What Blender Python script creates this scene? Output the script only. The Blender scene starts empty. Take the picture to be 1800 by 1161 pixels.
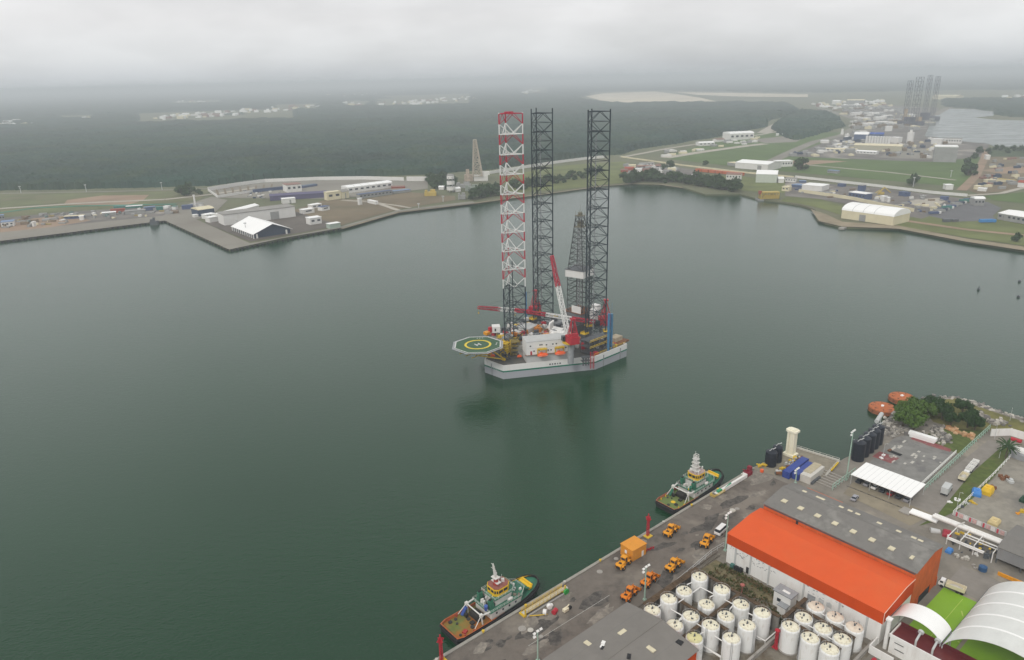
import bpy, math, random
from mathutils import Vector, Matrix, noise
from mathutils.geometry import tessellate_polygon
random.seed(11)
S = bpy.context.scene
HAZE = 2.05e-4
COL = S.collection
rad = math.radians
# ------------------------------------------------------------------ camera
CAMH, FPX, TH, RO = 155.0, 1280.0, rad(19.07), rad(1.3)
fw = Vector((0, math.cos(TH), -math.sin(TH))); r0 = Vector((1, 0, 0)); u0 = r0.cross(fw)
RT = math.cos(RO)*r0 - math.sin(RO)*u0
UP = math.sin(RO)*r0 + math.cos(RO)*u0
cam = bpy.data.cameras.new('camera'); camo = bpy.data.objects.new('camera', cam); COL.objects.link(camo)
cam.sensor_width = 36; cam.lens = 36*FPX/1800; cam.clip_start = 1; cam.clip_end = 80000
mw = Matrix((RT, UP, -fw)).transposed().to_4x4(); mw.translation = (0, 0, CAMH)
camo.matrix_world = mw
S.camera = camo
# ------------------------------------------------------------------ overcast sky
SUN_EL, SUN_AZ = rad(42), rad(212)      # azimuth clockwise from +Y
W_ = bpy.data.worlds.new('World'); S.world = W_; W_.use_nodes = True
nt = W_.node_tree; N = nt.nodes; L = nt.links; N.clear()
wo = N.new('ShaderNodeOutputWorld'); bg = N.new('ShaderNodeBackground'); bg.inputs[1].default_value = 0.1
sky = N.new('ShaderNodeTexSky'); sky.sky_type = 'NISHITA'; sky.sun_disc = False
sky.sun_elevation = SUN_EL; sky.sun_rotation = SUN_AZ
tc = N.new('ShaderNodeTexCoord'); sp = N.new('ShaderNodeSeparateXYZ'); L.new(tc.outputs['Generated'], sp.inputs[0])
el = N.new('ShaderNodeValToRGB'); L.new(sp.outputs['Z'], el.inputs[0])
cr = el.color_ramp; cr.elements[0].position = 0.0; cr.elements[0].color = (.52, .55, .575, 1)
cr.elements[1].position = 1.0; cr.elements[1].color = (1.0, .99, .98, 1)
for p_, c_ in ((.012, (.57, .595, .62)), (.03, (.67, .685, .70)), (.075, (.80, .795, .80)), (.2, (1.04, 1.04, 1.05)), (.48, (.87, .87, .87))):
    e_ = cr.elements.new(p_); e_.color = (*c_, 1)
mp = N.new('ShaderNodeMapping'); mp.inputs['Scale'].default_value = (2.2, 2.2, 6.5); mp.inputs['Location'].default_value = (3.1, 0.4, 0.75)
L.new(tc.outputs['Generated'], mp.inputs[0])
nz = N.new('ShaderNodeTexNoise'); nz.inputs['Scale'].default_value = 1.6; nz.inputs['Detail'].default_value = 4; nz.inputs['Roughness'].default_value = .5
L.new(mp.outputs[0], nz.inputs['Vector'])
cl = N.new('ShaderNodeMapRange'); cl.inputs['From Min'].default_value = .3; cl.inputs['From Max'].default_value = .7
cl.inputs['To Min'].default_value = 8.4; cl.inputs['To Max'].default_value = 11.7; L.new(nz.outputs[0], cl.inputs[0])
vm = N.new('ShaderNodeVectorMath'); vm.operation = 'SCALE'; L.new(el.outputs[0], vm.inputs[0]); L.new(cl.outputs[0], vm.inputs['Scale'])
mx = N.new('ShaderNodeMix'); mx.data_type = 'RGBA'; mx.inputs[0].default_value = .94
L.new(sky.outputs[0], mx.inputs[6]); L.new(vm.outputs[0], mx.inputs[7])
L.new(mx.outputs[2], bg.inputs[0]); L.new(bg.outputs[0], wo.inputs[0])
sl = bpy.data.lights.new('sun', 'SUN'); sl.energy = 1.45; sl.angle = rad(14); sl.color = (1, .96, .9)
so = bpy.data.objects.new('sun', sl); COL.objects.link(so)
sd = Vector((math.sin(SUN_AZ)*math.cos(SUN_EL), math.cos(SUN_AZ)*math.cos(SUN_EL), math.sin(SUN_EL)))
so.rotation_euler = sd.to_track_quat('Z', 'Y').to_euler(); so.location = (0, 0, 400)
S.view_settings.view_transform = 'Standard'; S.view_settings.look = 'None'
S.view_settings.gamma = 1; S.view_settings.exposure = 0.0
S.render.engine = 'CYCLES'
S.cycles.use_denoising = True
S.cycles.max_bounces = 6; S.cycles.diffuse_bounces = 3; S.cycles.glossy_bounces = 3
S.cycles.transparent_max_bounces = 8; S.cycles.volume_bounces = 0

# ------------------------------------------------------------------ layout helpers
def U(px, py, z=0.0):
    "photo pixel -> ground position at height z"
    d = (px-900)*RT - (py-580.5)*UP + FPX*fw
    t = (z-CAMH)/d.z
    return Vector((d.x*t, d.y*t, z))
Q0 = U(785, 1148, 3); _q1 = U(1320, 824, 3)
QA = math.atan2(_q1.y-Q0.y, _q1.x-Q0.x)
qc, qs = math.cos(QA), math.sin(QA)
def W(u, v, z=3.0):
    "quay frame: u along the quay edge, v inland"
    return Vector((Q0.x+u*qc+v*qs, Q0.y+u*qs-v*qc, z))

# ------------------------------------------------------------------ materials
_M = {}
def mat(name, col, rough=.75, var=.12, sc=.6, dirt=None, damt=.5, dsc=.25, dth=.52, metal=0, bump=0, bsc=3, corr=0, corr_ax='X', streak=1, patch=None, pth=.55, psc=.1, spec=.25):
    if name in _M: return _M[name]
    m = bpy.data.materials.new(name); m.use_nodes = True; n = m.node_tree.nodes; l = m.node_tree.links
    b = n['Principled BSDF']; b.inputs['Roughness'].default_value = rough; b.inputs['Metallic'].default_value = metal
    b.inputs['Specular IOR Level'].default_value = spec
    t = n.new('ShaderNodeTexCoord')
    mpn = n.new('ShaderNodeMapping'); mpn.inputs['Scale'].default_value = (1, 1, 1/streak); l.new(t.outputs['Object'], mpn.inputs[0])
    def nzn(s, det=4, ro=.6):
        q = n.new('ShaderNodeTexNoise'); q.inputs['Scale'].default_value = s; q.inputs['Detail'].default_value = det
        q.inputs['Roughness'].default_value = ro; l.new(mpn.outputs[0], q.inputs['Vector']); return q
    def mixc(f, a, c):
        x = n.new('ShaderNodeMix'); x.data_type = 'RGBA'
        l.new(f, x.inputs[0])
        for i, v in ((6, a), (7, c)):
            if isinstance(v, tuple): x.inputs[i].default_value = (*v, 1)
            else: l.new(v, x.inputs[i])
        return x.outputs[2]
    def rng(src, lo, hi, a=0, c=1):
        x = n.new('ShaderNodeMapRange'); x.inputs[1].default_value = lo; x.inputs[2].default_value = hi
        x.inputs[3].default_value = a; x.inputs[4].default_value = c; l.new(src, x.inputs[0]); return x.outputs[0]
    f = rng(nzn(sc).outputs[0], .3, .7)
    out = mixc(f, tuple(c*(1-var) for c in col), tuple(min(1, c*(1+var)) for c in col))
    if patch:
        out = mixc(rng(nzn(psc, 3).outputs[0], pth, pth+.06), out, patch)
    if dirt:
        out = mixc(rng(nzn(dsc, 6, .7).outputs[0], dth, dth+.2, 0, damt), out, dirt)
    l.new(out, b.inputs['Base Color'])
    h = None
    if corr:
        w = n.new('ShaderNodeTexWave'); w.bands_direction = corr_ax; w.inputs['Scale'].default_value = corr
        l.new(t.outputs['Object'], w.inputs['Vector']); h = w.outputs[0]; st = .35
    elif bump:
        h = nzn(bsc, 5).outputs[0]; st = bump
    if h:
        bp = n.new('ShaderNodeBump'); bp.inputs['Strength'].default_value = st; bp.inputs['Distance'].default_value = .15
        l.new(h, bp.inputs['Height']); l.new(bp.outputs[0], b.inputs['Normal'])
    _M[name] = m; return m

def water_mat(name, base, rough=.05):
    m = bpy.data.materials.new(name); m.use_nodes = True; n = m.node_tree.nodes; l = m.node_tree.links
    b = n['Principled BSDF']; b.inputs['IOR'].default_value = 1.35; b.inputs['Roughness'].default_value = rough
    t = n.new('ShaderNodeTexCoord')
    def nzn(s, det, scale=(1, 1, 1), rz=0):
        mpn = n.new('ShaderNodeMapping'); mpn.inputs['Scale'].default_value = scale; mpn.inputs['Rotation'].default_value = (0, 0, rz)
        l.new(t.outputs['Object'], mpn.inputs[0])
        q = n.new('ShaderNodeTexNoise'); q.inputs['Scale'].default_value = s; q.inputs['Detail'].default_value = det
        l.new(mpn.outputs[0], q.inputs['Vector']); return q.outputs[0]
    big = nzn(.006, 4, (1, 1.8, 1), .5)
    x = n.new('ShaderNodeMix'); x.data_type = 'RGBA'; x.inputs[6].default_value = (*[c*.8 for c in base], 1); x.inputs[7].default_value = (*[c*1.22 for c in base], 1)
    l.new(big, x.inputs[0]); l.new(x.outputs[2], b.inputs['Base Color'])
    rr = n.new('ShaderNodeMapRange'); rr.inputs[1].default_value = .35; rr.inputs[2].default_value = .65
    rr.inputs[3].default_value = rough*.7; rr.inputs[4].default_value = rough*2.4
    l.new(nzn(.012, 5, (1, 2.4, 1), .3), rr.inputs[0]); l.new(rr.outputs[0], b.inputs['Roughness'])
    a = n.new('ShaderNodeMath'); a.operation = 'MULTIPLY_ADD'; l.new(nzn(.22, 3, (1, 1.9, 1), .6), a.inputs[0]); a.inputs[1].default_value = .9
    l.new(nzn(.9, 3, (1, 1.5, 1), -.3), a.inputs[2])
    bp = n.new('ShaderNodeBump'); bp.inputs['Strength'].default_value = .5; bp.inputs['Distance'].default_value = .22
    l.new(a.outputs[0], bp.inputs['Height']); l.new(bp.outputs[0], b.inputs['Normal'])
    return m

# ------------------------------------------------------------------ mesh building
class MB:
    def __init__(s): s.v = []; s.f = []; s.mi = []; s.M = Matrix.Identity(4); s.cur = 0; s.sm = []
    def at(s, x=0, y=0, z=0, rz=0, rx=0, ry=0):
        s.M = Matrix.Translation((x, y, z)) @ Matrix.Rotation(rz, 4, 'Z') @ Matrix.Rotation(ry, 4, 'Y') @ Matrix.Rotation(rx, 4, 'X'); return s
    def m(s, i): s.cur = i; return s
    def add(s, vs, fs, smooth=False):
        o = len(s.v); s.v += [tuple(s.M @ Vector(v)) for v in vs]
        for f in fs: s.f.append([i+o for i in f]); s.mi.append(s.cur); s.sm.append(smooth)
        return s
    def box(s, cx, cy, z0, sx, sy, sz, rz=0):
        c, q = math.cos(rz), math.sin(rz); vs = []
        for z in (z0, z0+sz):
            for a, b in ((-1, -1), (1, -1), (1, 1), (-1, 1)):
                x, y = a*sx/2, b*sy/2; vs.append((cx+x*c-y*q, cy+x*q+y*c, z))
        return s.add(vs, [(3, 2, 1, 0), (4, 5, 6, 7), (0, 1, 5, 4), (1, 2, 6, 5), (2, 3, 7, 6), (3, 0, 4, 7)])
    def prism(s, poly, z0, z1, top=True, bottom=True):
        n = len(poly); ar = sum(poly[i][0]*poly[(i+1) % n][1]-poly[(i+1) % n][0]*poly[i][1] for i in range(n))
        if ar < 0: poly = poly[::-1]
        vs = [(p[0], p[1], z0) for p in poly]+[(p[0], p[1], z1) for p in poly]
        fs = [(i, (i+1) % n, n+(i+1) % n, n+i) for i in range(n)]
        tri = tessellate_polygon([[Vector((p[0], p[1], 0)) for p in poly]])
        if top:
            for t in tri:
                a, b, c = [Vector((poly[i][0], poly[i][1])) for i in t]
                t = tuple(t) if (b-a).cross(c-a) > 0 else tuple(t)[::-1]
                fs.append(tuple(n+i for i in t))
        if bottom:
            for t in tri:
                a, b, c = [Vector((poly[i][0], poly[i][1])) for i in t]
                t = tuple(t)[::-1] if (b-a).cross(c-a) > 0 else tuple(t)
                fs.append(t)
        return s.add(vs, fs)
    def sheet(s, poly, z):
        tri = tessellate_polygon([[Vector((p[0], p[1], 0)) for p in poly]]); fs = []
        for t in tri:
            a, b, c = [Vector((poly[i][0], poly[i][1])) for i in t]
            fs.append(tuple(t) if (b-a).cross(c-a) > 0 else tuple(t)[::-1])
        return s.add([(p[0], p[1], z) for p in poly], fs)
    def tube(s, a, b, r, n=6, r2=None, caps=True):
        a = Vector(a); b = Vector(b); d = (b-a)
        if d.length < 1e-6: return s
        d.normalize(); x = d.orthogonal().normalized(); y = d.cross(x); r2 = r if r2 is None else r2; vs = []
        if n == 4: x, y = (x+y).normalized(), (y-x).normalized()
        for p, q in ((a, r), (b, r2)):
            for i in range(n):
                t = 2*math.pi*i/n; vs.append(tuple(p+(x*math.cos(t)+y*math.sin(t))*q))
        fs = [(i, (i+1) % n, n+(i+1) % n, n+i) for i in range(n)]
        s.add(vs, fs, n > 7)
        if caps: s.add([s_ for s_ in vs], [tuple(range(n))[::-1], tuple(range(n, 2*n))])
        return s
    def cyl(s, x, y, z0, z1, r, n=16, r2=None): return s.tube((x, y, z0), (x, y, z1), r, n, r2)
    def poly(s, pts, r, n=6):
        for a, b in zip(pts, pts[1:]): s.tube(a, b, r, n)
        return s
    def dome(s, x, y, z, r, h, n=16, k=4):
        vs = []; fs = []
        for j in range(k):
            t = j/k*math.pi/2
            for i in range(n):
                a = 2*math.pi*i/n; vs.append((x+r*math.cos(t)*math.cos(a), y+r*math.cos(t)*math.sin(a), z+h*math.sin(t)))
        vs.append((x, y, z+h))
        for j in range(k-1):
            for i in range(n): fs.append((j*n+i, j*n+(i+1) % n, (j+1)*n+(i+1) % n, (j+1)*n+i))
        for i in range(n): fs.append(((k-1)*n+i, (k-1)*n+(i+1) % n, k*n))
        return s.add(vs, fs, True)
    def ball(s, x, y, z, r, n=10, k=6, sx=1, sy=1, sz=1):
        vs = [(x, y, z-r*sz)]; fs = []
        for j in range(1, k):
            t = -math.pi/2+j/k*math.pi
            for i in range(n):
                a = 2*math.pi*i/n; vs.append((x+sx*r*math.cos(t)*math.cos(a), y+sy*r*math.cos(t)*math.sin(a), z+sz*r*math.sin(t)))
        vs.append((x, y, z+r*sz)); e = len(vs)-1
        for i in range(n):
            fs.append((0, 1+(i+1) % n, 1+i)); fs.append((e, e-n+i, e-n+(i+1) % n))
        for j in range(k-2):
            for i in range(n): fs.append((1+j*n+i, 1+j*n+(i+1) % n, 1+(j+1)*n+(i+1) % n, 1+(j+1)*n+i))
        return s.add(vs, fs, True)
    def loft(s, rings, closed=True, caps=True, smooth=False):
        n = len(rings[0]); vs = [p for r in rings for p in r]; fs = []
        for j in range(len(rings)-1):
            for i in range(n if closed else n-1): fs.append((j*n+i, j*n+(i+1) % n, (j+1)*n+(i+1) % n, (j+1)*n+i))
        if caps and closed: fs += [tuple(range(n))[::-1], tuple(range((len(rings)-1)*n, len(rings)*n))]
        return s.add(vs, fs, smooth)
    def lat(s, a, b, w, n, r, w2=None, h=None):
        "square lattice boom from a to b"
        a = Vector(a); b = Vector(b); d = (b-a).normalized(); x = d.cross(Vector((0, 0, 1)))
        x = Vector((1, 0, 0)) if x.length < .05 else x.normalized()
        y = x.cross(d); w2 = w if w2 is None else w2; pr_ = None
        for i in range(n+1):
            t = i/n; p = a.lerp(b, t); q = (w*(1-t)+w2*t)/2
            c = [p+x*q*i_+y*q*j_ for i_, j_ in ((-1, -1), (1, -1), (1, 1), (-1, 1))]
            for k in range(4): s.tube(c[k], c[(k+1) % 4], r*.6, 4, caps=False)
            if pr_:
                for k in range(4):
                    s.tube(pr_[k], c[k], r, 4, caps=False)
                    s.tube(pr_[k], c[(k+1) % 4] if i % 2 else c[(k+3) % 4], r*.6, 4, caps=False)
            pr_ = c
        return s
    def mesh(s, name, mats):
        me = bpy.data.meshes.new(name); me.from_pydata(s.v, [], s.f)
        for m_ in (mats if isinstance(mats, (list, tuple)) else [mats]): me.materials.append(m_)
        me.polygons.foreach_set('material_index', s.mi); me.polygons.foreach_set('use_smooth', s.sm); me.update(); return me

def tag(o, label=None, cat=None, group=None, kind=None):
    if label: o['label'] = label
    if cat: o['category'] = cat
    if group: o['group'] = group
    if kind: o['kind'] = kind
    return o
def obj(name, mb, mats, parent=None, loc=None, rz=0, label=None):
    me = mb.mesh(name, mats) if isinstance(mb, MB) else mb
    o = bpy.data.objects.new(name, me); COL.objects.link(o)
    if parent: o.parent = parent
    if loc is not None: o.location = loc
    o.rotation_euler.z = rz
    if label: o['label'] = label
    return o
def thing(name, label, cat, loc, rz=0, group=None):
    o = bpy.data.objects.new(name, None); COL.objects.link(o); o.location = loc; o.rotation_euler.z = rz
    o.empty_display_size = .5
    return tag(o, label, cat, group)
def pieces(name, mb, mats, parent, loc=None, rz=0):
    "one part object per connected island of the builder"
    key = {}; par = []
    def find(i):
        while par[i] != i: par[i] = par[par[i]]; i = par[i]
        return i
    ids = []
    for v in mb.v:
        k = (round(v[0], 3), round(v[1], 3), round(v[2], 3))
        if k not in key: key[k] = len(par); par.append(len(par))
        ids.append(key[k])
    for f in mb.f:
        for a in f[1:]:
            x, y = find(ids[f[0]]), find(ids[a])
            if x != y: par[x] = y
    groups = {}
    for n, f in enumerate(mb.f): groups.setdefault(find(ids[f[0]]), []).append(n)
    out = []
    for fl in groups.values():
        q = MB(); mp = {}
        for n in fl:
            nf = []
            for i in mb.f[n]:
                if i not in mp: mp[i] = len(q.v); q.v.append(mb.v[i])
                nf.append(mp[i])
            q.f.append(nf); q.mi.append(mb.mi[n]); q.sm.append(mb.sm[n])
        out.append(obj(name, q, mats, parent, loc, rz))
    return out[0]
def single(name, mb, mats, label, cat, loc=(0, 0, 0), rz=0, group=None):
    return tag(obj(name, mb, mats, None, loc, rz), label, cat, group)
def struct(name, mb, mats, loc=None): return tag(obj(name, mb, mats, None, loc), kind='structure')
def copy_tree(o, parent=None, loc=None, rz=None, label=None, group=None):
    c = o.copy(); COL.objects.link(c)
    if parent: c.parent = parent
    if loc is not None: c.location = loc
    if rz is not None: c.rotation_euler.z = rz
    if label: c['label'] = label
    if group: c['group'] = group
    for ch in [x for x in KIDS.get(o, [])] if False else list(o.children): copy_tree(ch, c)
    return c
KIDS = {}
# palette
white = mat('white_paint', (.78, .77, .74), .5, .04, .3, dirt=(.38, .30, .22), damt=.28, dsc=.5, streak=4)
whiteclean = mat('white_membrane', (.88, .88, .86), .5, .02)
cream = mat('cream_paint', (.70, .64, .47), .6, .05, .3, dirt=(.35, .3, .2), damt=.25)
grey = mat('grey_paint', (.30, .31, .32), .6, .12, .5, dirt=(.15, .12, .1), damt=.4, dsc=.6)
lgrey = mat('light_grey_paint', (.50, .51, .50), .6, .08, .5, dirt=(.3, .26, .2), damt=.3)
dgrey = mat('dark_grey_steel', (.09, .10, .11), .5, .2, .7, dirt=(.16, .1, .06), damt=.4)
black = mat('black_rubber', (.02, .02, .022), .8, .2)
blackp = mat('black_tank_plastic', (.016, .02, .03), .4, .25)
glass = mat('dark_glass', (.03, .04, .05), .12, .2)
red = mat('red_paint', (.42, .02, .035), .5, .12, .5, dirt=(.15, .03, .03), damt=.3)
yellow = mat('yellow_paint', (.62, .42, .03), .5, .12, .5, dirt=(.3, .16, .03), damt=.35)
yorange = mat('loader_orange', (.72, .30, .012), .45, .12, 1.2, dirt=(.2, .09, .02), damt=.4, dsc=1.5)
lifeor = mat('lifeboat_orange', (.78, .12, .03), .45, .08)
green = mat('green_deck_paint', (.035, .16, .10), .55, .2, .6, dirt=(.1, .1, .06), damt=.35)
mint = mat('mint_steel', (.33, .46, .38), .55, .08)
blue = mat('blue_paint', (.05, .10, .34), .5, .12, .6, dirt=(.08, .09, .14), damt=.3)
skyblue = mat('bright_blue_paint', (.05, .22, .50), .5, .12)
rust = mat('rusty_steel', (.20, .09, .045), .85, .35, .8, dirt=(.09, .04, .02), damt=.6)
concrete = mat('concrete', (.33, .31, .28), .85, .12, .3, dirt=(.14, .12, .10), damt=.5, dsc=.2, bump=.2)
pale = mat('pale_concrete', (.50, .48, .43), .85, .1, .2, dirt=(.25, .22, .17), damt=.35, dsc=.2)
bark = mat('bark', (.11, .085, .06), .9, .2, 2)
# ================================================================== SETTING
m_water = water_mat('harbour_water', (.001, .034, .010))
m_water2 = water_mat('far_basin_water', (.05, .075, .06), .12)
w = MB(); w.sheet([(-40000, -300), (40000, -300), (40000, 60000), (-40000, 60000)], 0)
struct('water', w, m_water)
def P(*pts, z=3.0):
    return [tuple(U(x, y, z)[:2]) for x, y in pts]
def Wp(*pts): return [tuple(W(u, v)[:2]) for u, v in pts]
m_yard = mat('yard_dirt', (.215, .195, .165), .9, .15, .15, dirt=(.11, .10, .08), damt=.6, dsc=.09, dth=.48, bump=.3, patch=(.29, .26, .21), psc=.06, pth=.58)
m_apron = mat('quay_asphalt', (.148, .128, .108), .85, .12, .5, dirt=(.06, .053, .048), damt=.75, dsc=.11, dth=.48, bump=.2, patch=(.205, .18, .15), psc=.045, pth=.54)
m_lot = mat('worn_concrete_slab', (.22, .215, .20), .85, .15, .3, dirt=(.12, .115, .11), damt=.55, dsc=.14, dth=.48, patch=(.17, .165, .16), psc=.12, pth=.55)
m_asph = mat('road_asphalt', (.235, .215, .19), .9, .1, .3, dirt=(.14, .12, .1), damt=.5, dsc=.1)
m_grass = mat('grass', (.085, .115, .028), .95, .3, .4, dirt=(.15, .13, .06), damt=.5, dsc=.12, dth=.5, bump=.5)
m_dry = mat('dry_grass', (.16, .15, .05), .95, .25, .25, dirt=(.07, .08, .025), damt=.7, dsc=.09, dth=.48, bump=.5, patch=(.10, .075, .045), psc=.05, pth=.6)
m_sandy = mat('sandy_yard', (.30, .27, .20), .9, .15, .3, dirt=(.16, .14, .10), damt=.5, dsc=.1)
# near land
SHORE = [(1395, 787), (1476, 811), (1484, 806), (1500, 799), (1548, 764), (1562, 752), (1572, 736), (1590, 722), (1602, 712), (1632, 704), (1680, 700), (1712, 712), (1745, 722), (1800, 740), (1860, 757), (1960, 790)]
near = [W(-95, 0)[:2], W(151.4, 0)[:2]] + [U(x, y, 3)[:2] for x, y in SHORE] + [W(330, 190)[:2], W(330, 320)[:2], W(-95, 320)[:2]]
near = [tuple(p) for p in near]
g = MB(); g.prism(near, -1, 3.0); struct('ground', g, m_yard)
g = MB(); g.sheet(Wp((-95, 0), (151.4, 0), (151.4, 8), (152, 24), (-95, 24)), 3.03); struct('quay_apron', g, m_apron)
g = MB()
for k in range(82): g.at(*W(-92+k*3.0-.0, .45), rz=QA).box(0, 0, -1.2, 2.97, 1.0, 1.5)
struct('kerb', g, mat('quay_coping', (.30, .285, .25), .85, .12, .8, dirt=(.13, .11, .09), damt=.6, dsc=.5))
g = MB(); g.sheet(P((1322, 824), (1395, 787.5), (1475, 812), (1450, 838), (1418, 850), (1335, 829)), 3.05); struct('jetty_deck', g, mat('jetty_slab', (.24, .215, .165), .9, .15, .3, dirt=(.12, .10, .08), damt=.5))
g = MB(); g.sheet(P((1572, 770), (1600, 764), (1680, 797), (1624, 852), (1527, 815)), 3.04); struct('pavement', g, m_lot)
g = MB()
for pl in (P((1533, 803), (1546, 794), (1581, 806), (1566, 815)), P((1626, 782), (1634, 776), (1672, 790), (1670, 795)), P((1600, 772), (1606, 768), (1632, 776), (1626, 781))): g.sheet(pl, 3.06)
struct('red_paint_patch', g, mat('faded_red_floor', (.24, .075, .075), .85, .25, .6, dirt=(.25, .2, .18), damt=.5, dsc=.4))
g = MB()
for i in range(26):
    x = random.uniform(1560, 1655); y = random.uniform(784, 832)
    if not (x-1560)*.52+784-12 < y < 845-(x-1600)*.3: continue
    g.at(*U(x, y, 0).xy, rz=QA).box(0, 0, 3.045, random.uniform(1, 3.5), random.uniform(.6, 1.2), .02)
struct('worn_floor_marking', g, pale)
g = MB(); g.sheet(P((1738, 774), (1768, 779), (1705, 835), (1648, 905), (1612, 918), (1560, 893), (1612, 862), (1640, 850)), 3.04); struct('road', g, m_asph)
g = MB(); g.sheet(P((1768, 779), (1790, 786), (1748, 838), (1695, 892), (1668, 905), (1640, 918), (1615, 925), (1648, 905), (1705, 835)), 3.07); struct('grass_verge', g, m_grass)
g = MB(); g.sheet(P((1682, 797), (1640, 782), (1618, 768), (1655, 754), (1738, 757), (1700, 790), (1690, 800)), 3.05); struct('grass_patch', g, m_grass)
g = MB(); g.sheet(P((1690, 757), (1640, 742), (1625, 722), (1640, 705), (1680, 701), (1745, 724), (1800, 742), (1870, 762), (1870, 775), (1800, 762), (1742, 757)), 3.05); struct('grass_headland', g, m_dry)
g = MB(); g.sheet(P((1772, 795), (1900, 790), (2000, 900), (2000, 1040), (1765, 945), (1678, 905), (1750, 840)), 3.06); struct('gravel_yard', g, mat('concrete_yard', (.27, .25, .21), .9, .15, .3, dirt=(.12, .115, .11), damt=.7, dsc=.06, dth=.45))
g = MB(); g.sheet(P((1482, 868), (1500, 848), (1612, 893), (1640, 905), (1600, 925), (1560, 905)), 3.045); struct('parking_ground', g, mat('parking_dust', (.27, .235, .17), .9, .15, .3, dirt=(.13, .11, .09), damt=.6, dsc=.15, dth=.48))
g = MB(); g.sheet(Wp((133, 80), (147, 80), (147, 140), (133, 140)), 3.04); struct('street', g, m_asph)
m_pitch = mat('lime_pitch', (.22, .42, .025), .7, .06, .3, dirt=(.14, .30, .03), damt=.35, dsc=.15)
g = MB(); g.sheet(Wp((101, 80.3), (131.5, 80.3), (131.5, 92.6), (101, 92.6)), 3.1); g.sheet(Wp((100.5, 93.6), (130, 93.6), (130, 125), (100.5, 125)), 3.1)
struct('green_pitch', g, m_pitch)
g = MB(); g.at(*W(116, 86.2).xy, rz=QA).box(0, 0, 3.104, 28, .15, .01)
for u_ in (104, 110, 116, 122, 128): g.at(*W(u_, 92.2).xy, rz=QA).box(0, 0, 3.104, .5, .5, .012)
for u_, v_ in ((123, 88.5), (113, 91)): g.at(*W(u_, v_).xy, rz=QA+.5).box(0, 0, 3.104, 2.4, .35, .012)
struct('pitch_marking', g, mat('pitch_line', (.42, .55, .12), .7))
g = MB()
for k in range(24):
    g.at(*U(935+(1066-935)*k/12.0, 1147-(1147-1064)*k/12.0, 0).xy, rz=QA) if k < 13 else None
    if k < 13: g.box(0, 0, 3.05, 2.6, .18, .012)
g.at()
struct('lane_marking', g, mat('worn_white_line', (.36, .35, .32), .8, .2, 2))
g = MB(); g.sheet(Wp((53.5, 24.6), (90.5, 24.6), (90.5, 78), (45.5, 78), (45.5, 50), (53.5, 50)), 3.04)
struct('tank_yard_floor', g, mat('tank_yard_floor', (.20, .18, .145), .9, .25, .4, dirt=(.10, .07, .04), damt=.8, dsc=.22, dth=.45, patch=(.30, .28, .23), psc=.15, pth=.58))
g = MB(); g.sheet(Wp((78.5, 25), (91, 25.5), (91.5, 50), (86, 50)), 3.06); struct('scrub', g, mat('scrub_ground', (.15, .125, .07), .95, .4, .6, dirt=(.05, .07, .02), damt=.8, dsc=.35, dth=.46))
for nm, col_, n_, seed_ in (('oil_stain', (.055, .05, .045), 34, 5), ('dust_patch', (.24, .215, .18), 22, 6)):
    random.seed(seed_); g = MB()
    for k in range(n_):
        u_, v_ = random.uniform(5, 150), random.uniform(2.5, 22); r_ = random.uniform(.5, 2.6); e_ = random.uniform(1, 3.4); a_ = random.uniform(-.4, .4); p_ = []
        for q_ in range(14): t_ = q_*math.pi/7; rr_ = r_*random.uniform(.6, 1.15); x_, y_ = rr_*e_*math.cos(t_), rr_*math.sin(t_); p_.append((u_+x_*math.cos(a_)-y_*math.sin(a_), min(23.5, max(1.2, v_+x_*math.sin(a_)+y_*math.cos(a_)))))
        g.sheet(Wp(*p_), 3.034+k*.0002+(.008 if seed_ == 6 else 0))
    struct(nm, g, mat(nm+'_film', col_, .8, .3, .7, dirt=(.14, .125, .11), damt=.8, dsc=.5, dth=.42))
g = MB()
for k in range(66): g.at(*W(53+k*.62, 24.3, 3.04), rz=QA).box(0, 0, 0, .22, 2.4, .06)
g.at(*W(73.5, 24.3, 3.1), rz=QA)
for y in (-.75, .75): g.box(0, y, 0, 42, .1, .12)
struct('rail_track', g, mat('old_sleepers', (.10, .085, .065), .9, .3, 1))
# rubble and riprap
def rubble(name, pts, n, r0_, r1_, mts, spread=2.5, z=2.4):
    g = MB()
    for i in range(n):
        t = random.random()*(len(pts)-1); k = int(t); a = Vector(pts[k]); b = Vector(pts[k+1]); p = a.lerp(b, t-k)
        x = p.x+random.gauss(0, spread); y = p.y+random.gauss(0, spread); r = random.uniform(r0_, r1_)
        g.m(random.randrange(len(mts)))
        o = len(g.v); g.at(x, y, z+random.uniform(-.3, .5)*r, random.random()*6, random.random()*2)
        s3 = [random.uniform(.6, 1.2)*r for _ in range(3)]
        vs = [(a_*s3[0]*random.uniform(.7, 1), b_*s3[1]*random.uniform(.7, 1), c_*s3[2]*random.uniform(.5, .9)) for c_ in (-1, 1) for a_, b_ in ((-1, -1), (1, -1), (1, 1), (-1, 1))]
        g.add(vs, [(3, 2, 1, 0), (4, 5, 6, 7), (0, 1, 5, 4), (1, 2, 6, 5), (2, 3, 7, 6), (3, 0, 4, 7)])
    o = obj(name, g, mts); tag(o, kind='stuff'); return o
rk = [mat('rock_a', (.30, .28, .25), .9, .2, .8, bump=.5), mat('rock_b', (.16, .15, .14), .9, .2, .8, bump=.5), mat('rock_c', (.45, .42, .37), .9, .2, .8, bump=.5)]
pp = lambda *a, z=2.5: [tuple(U(x, y, z)[:2]) for x, y in a]
rubble('riprap', pp((1548, 765), (1560, 755), (1572, 738), (1590, 724), (1602, 714)), 260, .5, 1.5, rk, 1.6, 1.6)
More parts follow.
